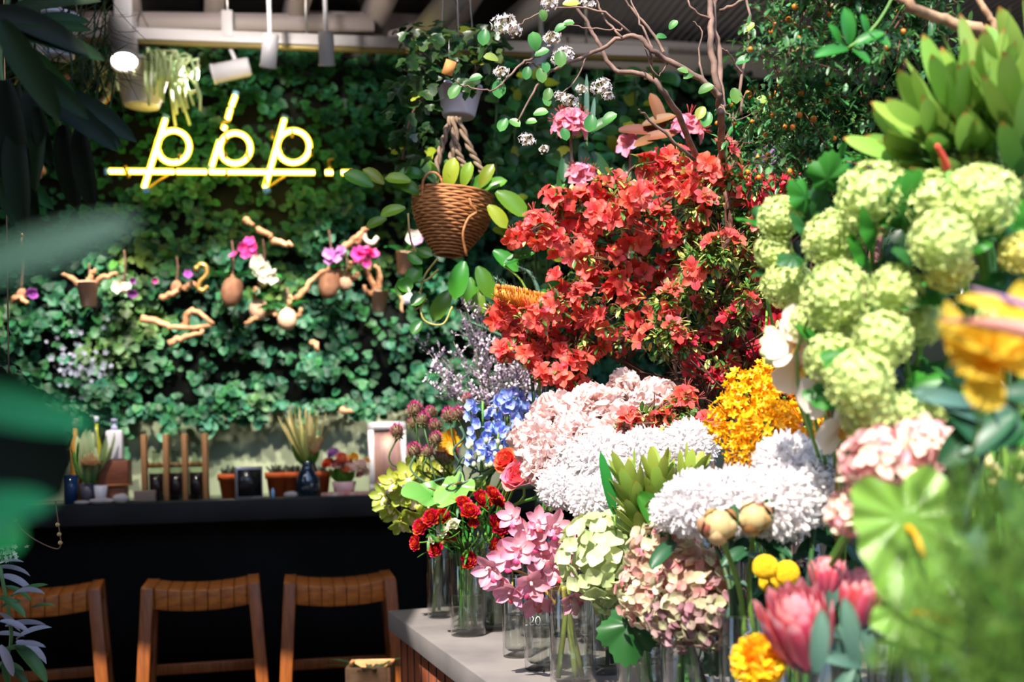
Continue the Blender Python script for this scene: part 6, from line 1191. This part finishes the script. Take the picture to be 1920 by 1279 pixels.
fern('hazy asparagus fern in the very corner under the spreading one', (2060, 1500), [(1720, 1130, .05), (1800, 1040, .03), (1880, 1010, .05), (1930, 960, .02), (1660, 1200, .06), (1740, 1260, .04), (1850, 1180, .0), (1920, 1100, .0), (1800, 1260, .02)], .72, 650)
t = thing('eucalyptus_stem', 'grey-green gum stem with blurred leaves in the corner behind the fern', 'foliage', foot_of('l'))
for x, y, d, k, me in ((1780, 1200, (.25, -.2, 1), .13, LSG), (1740, 1240, (-.1, -.2, 1), .09, LS), (1800, 850, (.8, -.2, .5), .08, LSD), (1765, 870, (.6, -.2, .55), .10, LSD), (1850, 790, (-.7, -.2, .4), .09, LSG), (1860, 830, (.7, -.2, .3), .08, LS), (1900, 850, (-.2, -.2, .9), .09, LSG), (1830, 760, (-.8, -.3, .2), .07, LSG), (1880, 740, (.8, -.3, .0), .08, LSD), (1920, 800, (-.9, -.3, -.2), .08, LSD), (1880, 900, (.3, -.2, -.8), .08, LSD), (1760, 740, (.6, -.3, -.7), .07, LSD), (1530, 1262, (.1, -.2, 1), .07, LSG), (1600, 1240, (-.1, -.2, 1), .07, LSG)): link(me, 'leaf', t, at(x, y, 1.2), frame(A(*d), (0, -.8, .5)), k)
b = MB(); b.T(tube(smooth([foot_of('l'), VASES['l'][0] + A(0, 0, .23), at(1800, 1000, 1.22), at(1860, 800, 1.22), at(1880, 720, 1.22)], 6), .004, 7)); b.build('stem', M_leafg, t)
t = thing('yellow_bud_spray', 'loose spray of small pale yellow buds right of the poppy', 'flower', foot_of('r8')); bs = MB(); r0 = at(1870, 960, 1.4); YB = MB().T(sphere(1, 8, 6, 1.2)).mesh('bud', leaf('pale_yellow_bud', 'c9c06a', 'e4dc98', vary=.3, trans=.1))
for k in range(40):
    e = at(U(1830, 1960), U(720, 920), 1.4 + U(-.06, .06)); link(YB, 'bud', t, e, None, U(.004, .0075)); bs.T(tube(smooth([r0, (r0 + e) / 2 + .01 * rng.randn(3), e], 3), .0008, 4))
bs.build('stalks', M_stem, t); put_stem(t, r0, (0, 0, 1), 'r8', .002)
# ================================================================== branches above the flowers
M_brch = mat('grey_brown_bark', '86685a', .8, c2='58443a', scale=26, bump=.3)
M_dog = leaf('spring_leaf', '357030', '5a9448', 'a8b04a', vary=.5, trans=.35, rough=.4)
M_wbl = leaf('white_blossom_petal', 'e6dce0', 'f4eef0', 'c9b489', vary=.12, trans=.3)
t = thing('blossom_branch', 'tall bare branch with white blossom clusters and few leaves arching over to the hanging pot', 'flowering branch', foot_of('r9'))
lines = [
 ([(1400, 700), (1375, 500), (1356, 300), (1352, 240), (1350, 180), (1335, 101), (1331, 22), (1328, -40)], [3.05, 3.0, 2.8, 2.6, 2.5, 2.5, 2.52, 2.55], (.011, .006)),
 ([(1352, 215), (1354, 187), (1348, 94), (1339, 37), (1345, -40)], [2.5, 2.52, 2.55, 2.55, 2.55], (.008, .005)),
 ([(1350, 182), (1324, 157), (1256, 116), (1222, 94), (1200, 72), (1166, 70), (1100, 104), (1063, 118), (1033, 134), (1007, 160), (973, 227)], [2.48, 2.46, 2.44, 2.42, 2.42, 2.42, 2.42, 2.4, 2.38, 2.36, 2.34], (.0075, .002)),
 ([(1320, 330), (1277, 228), (1240, 167), (1207, 140), (1153, 130), (1120, 77), (1100, 43), (1073, 3), (1060, -30)], [2.9, 2.65, 2.56, 2.58, 2.6, 2.6, 2.6, 2.6, 2.6], (.008, .003)),
 ([(1222, 94), (1210, 60), (1190, 20), (1175, -20)], [2.42, 2.42, 2.45, 2.48], (.003, .0015)), ([(1166, 70), (1127, 23), (1118, -15)], [2.42, 2.43, 2.44], (.003, .002)), ([(1167, 57), (1150, 56), (1100, 52), (1060, 45)], [2.42, 2.42, 2.42, 2.42], (.0025, .001)),
 ([(1100, 104), (1080, 150), (1053, 175), (1040, 190)], [2.42, 2.4, 2.38, 2.38], (.002, .0008)), ([(1010, 105), (980, 117), (953, 145), (920, 170), (870, 160), (855, 152)], [2.38, 2.36, 2.34, 2.32, 2.32, 2.32], (.003, .001)), ([(1033, 134), (1000, 120), (985, 118)], [2.38, 2.38, 2.38], (.002, .001)),
 ([(1185, 62), (1120, 20), (1033, 13), (1000, -5)], [2.44, 2.42, 2.4, 2.4], (.003, .0015)), ([(1033, 13), (985, 38), (950, 58)], [2.4, 2.4, 2.4], (.0018, .001)), ([(1256, 116), (1230, 140), (1205, 80), (1212, 70)], [2.44, 2.44, 2.44, 2.44], (.002, .001)), ([(1324, 157), (1310, 110), (1316, 60), (1300, 40)], [2.46, 2.46, 2.46, 2.46], (.003, .001)),
 ([(1256, 116), (1222, 60), (1180, 10), (1160, -20)], [2.46, 2.48, 2.5, 2.5], (.004, .002)), ([(1220, 90), (1222, 118), (1224, 150)], [2.44, 2.46, 2.5], (.003, .002)), ([(1300, 300), (1220, 225), (1195, 205)], [2.5, 2.45, 2.42], (.004, .002)), ([(1353, 195), (1375, 225), (1420, 210)], [2.48, 2.44, 2.42], (.002, .001)),
 ([(1390, 215), (1392, 140), (1405, 60), (1400, -20)], [2.6, 2.6, 2.62, 2.64], (.004, .003)), ([(1392, 140), (1370, 105), (1350, 92)], [2.6, 2.58, 2.56], (.003, .002)), ([(1340, 40), (1300, 20), (1285, -10)], [2.52, 2.5, 2.5], (.003, .002)), ([(1350, 20), (1385, 5), (1400, -5)], [2.52, 2.5, 2.5], (.004, .003))]
for ps, ys, r in lines:
    P = smooth([at(x, y, Y) for (x, y), Y in zip(ps, ys)], 5); P = P + .0018 * rng.randn(*P.shape); b = MB(); b.T(tube(P, list(r), 7)); b.build('limb', M_brch, t)
put_stem(t, at(1400, 700, 3.05), (0, 0, 1), 'r9', .011, M_brch)
def clusterW(n=26):
    b = MB()
    for d in fib(n, -.3): q = jit(d, .15); b.T(FL5, R=zframe(jit(q, .3), U(0, 6)), o=q * A(1, 1, .6) * U(.7, 1.05), k=U(.26, .36), w=.6 * (rng.rand() < .2)); b.T(tube([q * .7, (0, 0, -.6)], .02, 3), w=1)
    return b.mesh('blossom_cluster', M_wbl)
CWm = [clusterW() for _ in range(2)]
for i, (x, y, r, Y) in enumerate(((947, 46, 26, 2.4), (1035, 72, 17, 2.42), (1056, 105, 22, 2.5), (940, 136, 15, 2.34), (1128, 162, 20, 2.5), (1068, 190, 17, 2.45), (1100, 4, 16, 2.44), (1030, 8, 16, 2.4), (988, 262, 16, 2.5), (1090, 168, 12, 2.5), (1050, 180, 12, 2.46), (1020, 280, 10, 2.5), (1140, 180, 12, 2.5), (965, 60, 14, 2.42))): link(CWm[i % 2], 'blossom_cluster', t, at(x, y, Y), zframe(A(U(-.5, .5), -.8, .6)), r * Y / F)
lv = [(862, 160, -.7, -.8, 1.), (880, 150, .9, .3, .8), (934, 113, -.8, .3, .9), (935, 150, 0, -1, 1.1), (1003, 105, .8, .4, .9), (990, 125, -.2, -1, .8), (1012, 128, .2, -1, .9), (1020, 115, .3, -1, .7), (1005, 95, -.1, .8, 1.1), (1050, 95, .0, -1, 1.), (1040, 60, .6, .4, .8), (1020, 40, -.1, .8, .7), (1055, 45, .8, .1, .7), (910, 55, -.2, -1, 1.), (950, 222, -.5, -.8, .9), (955, 225, .5, -.3, .8), (985, 230, .7, .1, .7), (1020, 180, .4, -.8, .7), (1030, 165, -.2, -.9, .8), (1000, 215, .8, .2, .9), (1055, 240, .3, -.9, .8), (1055, 8, .9, .1, 1.), (1250, 70, -.8, .1, .7), (1255, 55, .5, .6, .7), (1300, 140, -.7, -.2, .7), (1130, 230, .7, .5, 1.), (1270, 130, .8, -.2, .7), (1375, 165, .2, -1, 1.), (1380, 120, .6, .3, .9), (1310, 175, .5, .3, 1.), (1320, 200, -.5, -.8, .9), (1415, 190, .9, .1, 1.), (1420, 195, .5, -.6, .8), (1330, 210, -.4, -.9, 1.), (1110, 215, -.2, -1, 1.1), (1395, 60, .5, .5, .8)]
for x, y, dx, dz, k in lv:
    Y = 2.36 if x < 1060 else 2.44; b = MB(); b.T(vineleaf(.036, .027, -.5), R=frame(A(dx, -.3, dz), (0, -.8, .5)), o=at(x, y, Y), k=k, w=.6 * (rng.rand() < .15)); b.build('leaf', M_dog, t)
# pale tall leaf blades behind the pink rhododendron
t = thing('lance_leaf_shoot', 'upright shoot of narrow grey-green blades behind the pink rhododendron', 'foliage', foot_of('r11'))
for x, y, dx, L in ((1100, 240, .02, .15), (1092, 245, -.2, .09), (1108, 250, .12, .10)): b = MB(); b.T(petal(L, .014, .4, .5, .05, .3, 7, 2), R=frame(A(dx, 0, 1), (0, -1, 0)), o=at(x, y, 3.15)); b.build('leaf', M_leafg, t)
put_stem(t, at(1100, 245, 3.15), (0, 0, 1), 'r11', .003, M_stemd)
# ---- rhododendrons
M_rho = leaf('pink_rhododendron_petal', 'eda6b8', 'e8a0c4', 'd85a50', vary=.18, hue=.012, trans=.35, rough=.5); M_brn = leaf('brown_backed_leaf', '5a3018', '7a4826', vary=.3, trans=.1, rough=.6)
RHB = az_bloom(M_rho)
def rhodo(lab, x, y, Y, n, sp, vk, leaves):
    t = thing('rhododendron', lab, 'flowering branch', foot_of(vk), 'pink rhododendron trusses'); c = at(x, y, Y)
    for d in fib(n, -.1): q = nrm(d + A(0, -.6, .1)); link(RHB, 'blossom', t, c + q * sp * Y / F * U(.6, 1), zframe(q, U(0, 6)), .041 * U(.9, 1.1))
    for lx, ly, dx, dz, k, br in leaves: b = MB(); b.T(petal(.115, .041, .55, .5, -.2, .3, 8, 3), R=frame(A(dx, U(-.4, 0), dz), (0, -.8, .5)), o=at(lx, ly, Y + .02), k=k); b.build('leaf', M_brn if br else M_leafd, t)
    put_stem(t, c, (0, -.2, 1), vk, .004, M_brch)
rhodo('large pink rhododendron truss standing above the red azalea', 1070, 243, 3.08, 11, 26, 'r11', [(1070, 285, -.3, -1, 1., 0), (1090, 275, .2, -1, .9, 0), (1100, 250, .8, .5, .8, 0), (1110, 285, .5, -.9, 1., 0), (1060, 290, -.1, -1, .7, 0)])
rhodo('pink rhododendron truss with brown-backed leaves by the grey trunk', 1288, 248, 3.05, 6, 20, 'r12', [(1160, 245, .9, .0, 1., 1), (1205, 235, .9, .25, .8, 1), (1200, 262, .9, .1, .9, 1), (1245, 240, -.3, .9, .9, 1), (1270, 270, .6, -.7, .9, 0), (1240, 255, -.8, -.3, .8, 1), (1290, 300, .1, -1, 1., 0)])
rhodo('half open pink rhododendron low at the left of the red azalea', 1090, 340, 3.1, 6, 22, 'r11', [(1105, 345, .5, -.3, .8, 1), (1065, 340, -.6, -.4, .7, 0)])
rhodo('small pink rhododendron bloom alone between the two big trusses', 1182, 275, 3.1, 2, 5, 'r11', [(1180, 300, -.3, -1, .7, 0)])
rhodo('pink rhododendron bloom pressed among the topmost red azaleas', 1245, 308, 3.0, 3, 12, 'r12', [])
t = thing('tulip', 'closed red and green tulip bud rising from the red azalea', 'tulip', foot_of('r12')); c = at(1264, 325, 2.95); b = MB()
for k in range(6): a = k * 1.047; b.T(petal(.062, .026, .6, .6, .25, .8, 7, 3), R=frame(A(math.cos(a) * .25, math.sin(a) * .25, 1), -A(math.cos(a), math.sin(a), 0)), o=c - A(0, 0, .03) + .006 * A(math.cos(a), math.sin(a), 0))
b.build('flower_head', leaf('green_red_tulip', 'c9d09a', 'e23a20', vary=.2, trans=.3), t); put_stem(t, c - A(0, 0, .03), (0, 0, 1), 'r12', .003)
t = thing('lilac_bloom', 'mauve fringed flower head between the red and crimson azaleas', 'flower', foot_of('r4')); c = at(1445, 308, 2.78); b = MB()
for d in fib(190, -.5): b.T(petal(.042, .006, .5, .4, .4, .2, 4, 1), R=frame(jit(d, .3)), o=c + d * .008)
b.build('flower_head', leaf('mauve_petal', 'a070a0', 'c8a0cc', vary=.3, trans=.3), t); put_stem(t, c, (0, 0, 1), 'r4', .003)
# orange pincushion spike, green leaves and fuzzy stems at the left of the azaleas
t = thing('banksia', 'orange cone-shaped banksia spike lying left of the coral azalea', 'flower', foot_of('r0')); p, q = at(1040, 578, 2.80), at(928, 548, 2.74); b = MB(); M_ban = leaf('orange_banksia', 'b06a1a', 'e29838', vary=.4, trans=.1); b.T(tube(np.stack([p + (q - p) * f for f in np.linspace(0, 1, 9)]), [.020, .024, .022, .018, .008], 12)); ax = nrm(q - p); u = frame(ax)
for k in range(620): f = U(0, 1); a = U(0, 6.3); rad = u[:, 0] * math.cos(a) + u[:, 2] * math.sin(a); b.T(petal(.012, .003, .4, .3, .8, 0, 2, 1), R=frame(nrm(rad + ax * .3)), o=p + (q - p) * f + rad * .021 * (1 - .5 * f ** 3))
b.build('flower_spike', M_ban, t); put_stem(t, p, ax, 'r0', .004, M_stemd)
t = thing('glossy_leaf_stem', 'two glossy green leaves poking out left of the coral azalea', 'foliage', foot_of('r0'))
for x, y, d, k in ((945, 497, (.9, -.2, .5), .085), (1000, 560, (.6, -.2, .5), .08)): link(LS, 'leaf', t, at(x, y, 2.85), frame(A(*d), (0, -.7, .7)), k)
b = MB(); b.T(tube(smooth([foot_of('r0'), VASES['r0'][0] + A(0, 0, .25), at(1010, 650, 2.88), at(985, 540, 2.86), at(945, 497, 2.85)], 5), .003, 6)); b.build('stem', M_stem, t)
for i, (ps, lab) in enumerate((([(1020, 690), (1015, 580), (1000, 520), (972, 500)], 'fuzzy grey-green spike curving up left of the coral azalea, upper one'), ([(1000, 740), (985, 660), (940, 630), (885, 605)], 'fuzzy grey-green spike sticking out into the mauve statice'), ([(1030, 640), (1000, 560), (965, 545), (925, 520)], 'fuzzy grey-green spike behind the orange banksia'))):
    t = thing('fuzzy_spike', lab, 'foliage', foot_of('r0'), 'fuzzy grey-green spikes'); P = smooth([foot_of('r0'), VASES['r0'][0] + A(0, 0, .25)] + [at(x, y, 2.84 + .03 * i) for x, y in ps], 6); b = MB(); b.T(tube(P, [.003, .003, .006, .006, .003], 7)); b.build('stem', M_leafg, t); b = MB()
    for k in range(260): j = rng.randint(len(P) * 2 // 3, len(P)); d = nrm(rng.randn(3)); b.T(petal(.009, .0016, .4, .4, 0, 0, 1, 1), R=frame(d), o=P[j] + d * .004)
    b.build('fuzz', M_leafg, t)
# ---- orange berry bush
M_ber = mat('orange_berry', 'd9791f', .35); M_bl = leaf('small_dark_leaf', '27502a', '447a3a', vary=.8, hue=.03, trans=.2, rough=.4)
def bush(lab, o0, tips, Y, vk, nl, nb, wn=.10, name='berry_branch'):
    t = thing(name, lab, 'branch', foot_of(vk), 'arching orange berry branches'); bt, bl = MB(), MB(); root = at(*o0, Y); ber = []
    for x, y in tips:
        e = at(x, y, Y + U(-.15, .2)); m_ = (root + e) / 2 + A(U(-.05, .05), U(-.1, .1), U(0, .10)); P = smooth([root, m_, e], 7); bt.T(tube(P, [.0045, .001], 5))
        for k in range(10):
            c = P[rng.randint(4, len(P))]; d = nrm(rng.randn(3)); L = U(.05, .16); Q = smooth([c, c + d * L * .5 + .01 * rng.randn(3), c + d * L + A(0, 0, -.03)], 3); bt.T(tube(Q, .0009, 3))
            for q in Q[1:]:
                for _ in range(nl): bl.T(AZL, R=frame(nrm(rng.randn(3)), (0, -.4, 1)), o=q + .010 * rng.randn(3), k=U(.012, .026))
                if rng.rand() < nb: ber.append(q + .012 * rng.randn(3))
    bt.build('twigs', M_azt, t); bl.build('leaves', M_bl, t); me = MB(); me.T(sphere(1, 8, 6)); me = me.mesh('berry', M_ber)
    for q in ber[:100]: link(me, 'berry', t, q, None, U(.0045, .0065))
    put_stem(t, root, (0, 0, 1), vk, .006, M_azt)
bush('orange berry branch arching behind the waxy rosettes', (1620, 360), [(1440, 170), (1460, 260), (1500, 200), (1520, 290), (1560, 150), (1580, 240), (1600, 100), (1640, 180), (1450, 110), (1540, 330), (1480, 320), (1620, 270), (1660, 240), (1590, 300)], 2.2, 'r5', 6, .13)
bush('orange berry branch trailing along the top toward the grey trunk', (1700, -60), [(1450, 20), (1480, 90), (1430, 60), (1520, 60), (1560, 20), (1600, 70), (1640, 40), (1700, 60), (1680, 120), (1740, 80), (1560, 120), (1460, 140), (1620, 140)], 2.1, 'r5', 6, .04)
bush('dark leafy berry branch low behind the crimson azalea', (1560, 420), [(1400, 290), (1420, 240), (1450, 300), (1480, 260), (1500, 310), (1540, 270), (1580, 320), (1610, 330), (1380, 260), (1430, 200), (1550, 200)], 2.9, 'r4', 6, .10)
M_dry = mat('dry_bark', 'ad8a6a', .85, c2='7c5e46', scale=30, bump=.4)
t = thing('dry_branch', 'thick pale dry branch crossing the upper right corner above the rosettes', 'branch', at(1990, 160, 1.75))
for ps, r in (([(1990, 160), (1900, 85), (1830, 55), (1760, 35), (1690, 0), (1640, -30)], (.010, .007)), ([(1890, 95), (1865, 50), (1840, 10), (1830, -30)], (.006, .004)), ([(1640, 40), (1570, 60), (1520, 85), (1470, 100)], (.008, .004)), ([(1640, 40), (1590, 20), (1540, 5), (1490, -10)], (.006, .004)), ([(1560, 62), (1490, 45), (1430, 28)], (.003, .001))):
    P = smooth([at(x, y, 1.75 + (0 if x > 1650 else .4)) for x, y in ps], 6); P = P + .002 * rng.randn(*P.shape); b = MB(); b.T(tube(P, list(r), 7)); b.build('limb', M_dry, t)
b = MB(); b.T(tube(smooth([at(1990, 160, 1.75), A(1.05, 1.8, 1.3), foot_of('r8')], 6), .010, 7)); b.build('limb', M_dry, t)
t = thing('green_shoot', 'bright green shoot of rounded leaves hanging before the orange berries', 'foliage', at(1690, -20, 1.7))
b = MB(); b.T(tube(smooth([at(1690, -40, 1.7), at(1660, 20, 1.7), at(1630, 60, 1.7), at(1590, 90, 1.7)], 5), .002, 5)); b.build('stem', M_stem, t)
for x, y, dx, dz, k in ((1592, 82, -.1, .9, .055), (1590, 92, -1, -.1, .055), (1600, 86, .8, .4, .05), (1598, 92, .6, -.5, .035), (1575, 82, -.4, .8, .035), (1625, 62, -.2, .8, .03), (1630, 60, .5, -.4, .04)): link(LS, 'leaf', t, at(x, y, 1.7), frame(A(dx, -.3, dz), (0, -.8, .5)), k)
for i, (o0, tips) in enumerate((((1290, 470), [(1375, 205), (1400, 170), (1420, 215), (1440, 190)]), ((1700, 350), [(1575, 300), (1600, 305), (1640, 300), (1640, 290), (1575, 320)]))):
    t = thing('leafy_sprig', ('sprig of fresh small leaves beside the grey trunk', 'sprig of curly green leaves between the snowballs and the orange berries')[i], 'foliage', foot_of(('r13', 'r5')[i])); Y = (2.95, 1.9)[i]; root = at(*o0, Y); b, bl = MB(), MB()
    for x, y in tips:
        P = smooth([root, (root + at(x, y, Y)) / 2 + .03 * rng.randn(3), at(x, y, Y)], 5); b.T(tube(P, .0016, 4))
        for k in range(9): bl.T(AZL, R=frame(nrm(rng.randn(3) + A(0, -.3, .2)), (0, -.5, 1)), o=P[-1 - rng.randint(5)] + .012 * rng.randn(3), k=U(.02, .034))
    b.build('stem_tips', M_brch, t); bl.build('leaves', M_leafb, t); put_stem(t, root, (0, 0, 1), ('r13', 'r5')[i], .002, M_stemd)
# leafy plants between the ivy and the flowers, right of the wicker basket
M_chart = leaf('light_green_leaf', '234f22', '3f7230', 'b9bc2c', vary=.8, hue=.04, trans=.3, rough=.4)
t = thing('climbing_plant', 'leafy climber with some yellow leaves behind the blossom branch', 'plant', A(*at(1010, 900, 3.9)[:2], 0)); bl = MB(); bt = MB()
for k in range(560):
    x, y = U(920, 1260), U(120, 470); 
    if x < 950 and y > 420: continue
    bl.T(vl, R=frame(nrm(A(U(-1, 1), U(-.8, .2), U(-1, .3))), (0, -.8, .5)), o=at(x, y, 3.9 + U(-.25, .25)), k=U(.38, .8), w=.9 * (rng.rand() < .08))
bl.build('foliage', M_chart, t)
for k in range(9):
    x = 930 + 36 * k; P = smooth([A(*at(1010, 900, 3.9)[:2], 0), at(1010, 800, 3.9), at((x + 1010) / 2, 560, 3.9), at(x, 300, 3.95), at(x + 10, 130, 3.9)], 6); bt.T(tube(P, .005, 5))
bt.build('vine_stems', M_stemd, t)
cyl(t, 'pot', A(*at(1010, 900, 3.9)[:2], 0), [(.001, 0), (.15, 0), (.19, .38), (.17, .38), (.16, .33), (.001, .33)], mat('charcoal_pot', '2e2c2c', .6))
# moss-like dark mass right behind the flowers
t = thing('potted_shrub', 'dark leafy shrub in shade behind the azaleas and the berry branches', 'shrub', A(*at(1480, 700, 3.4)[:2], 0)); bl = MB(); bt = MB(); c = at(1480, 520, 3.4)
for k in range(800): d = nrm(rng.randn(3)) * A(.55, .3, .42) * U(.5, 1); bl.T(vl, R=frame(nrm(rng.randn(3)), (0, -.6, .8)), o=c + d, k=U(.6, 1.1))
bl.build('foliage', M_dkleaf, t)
for k in range(7): bt.T(tube(smooth([A(c[0], c[1], .3), A(c[0], c[1], .8), c + A(U(-.4, .4), U(-.2, .2), U(-.2, .3))], 5), .008, 6))
bt.build('branches', M_twig, t); cyl(t, 'pot', A(c[0], c[1], 0), [(.001, 0), (.17, 0), (.21, .42), (.19, .42), (.18, .37), (.001, .37)], mat('charcoal_pot_glaze', '262628', .4))
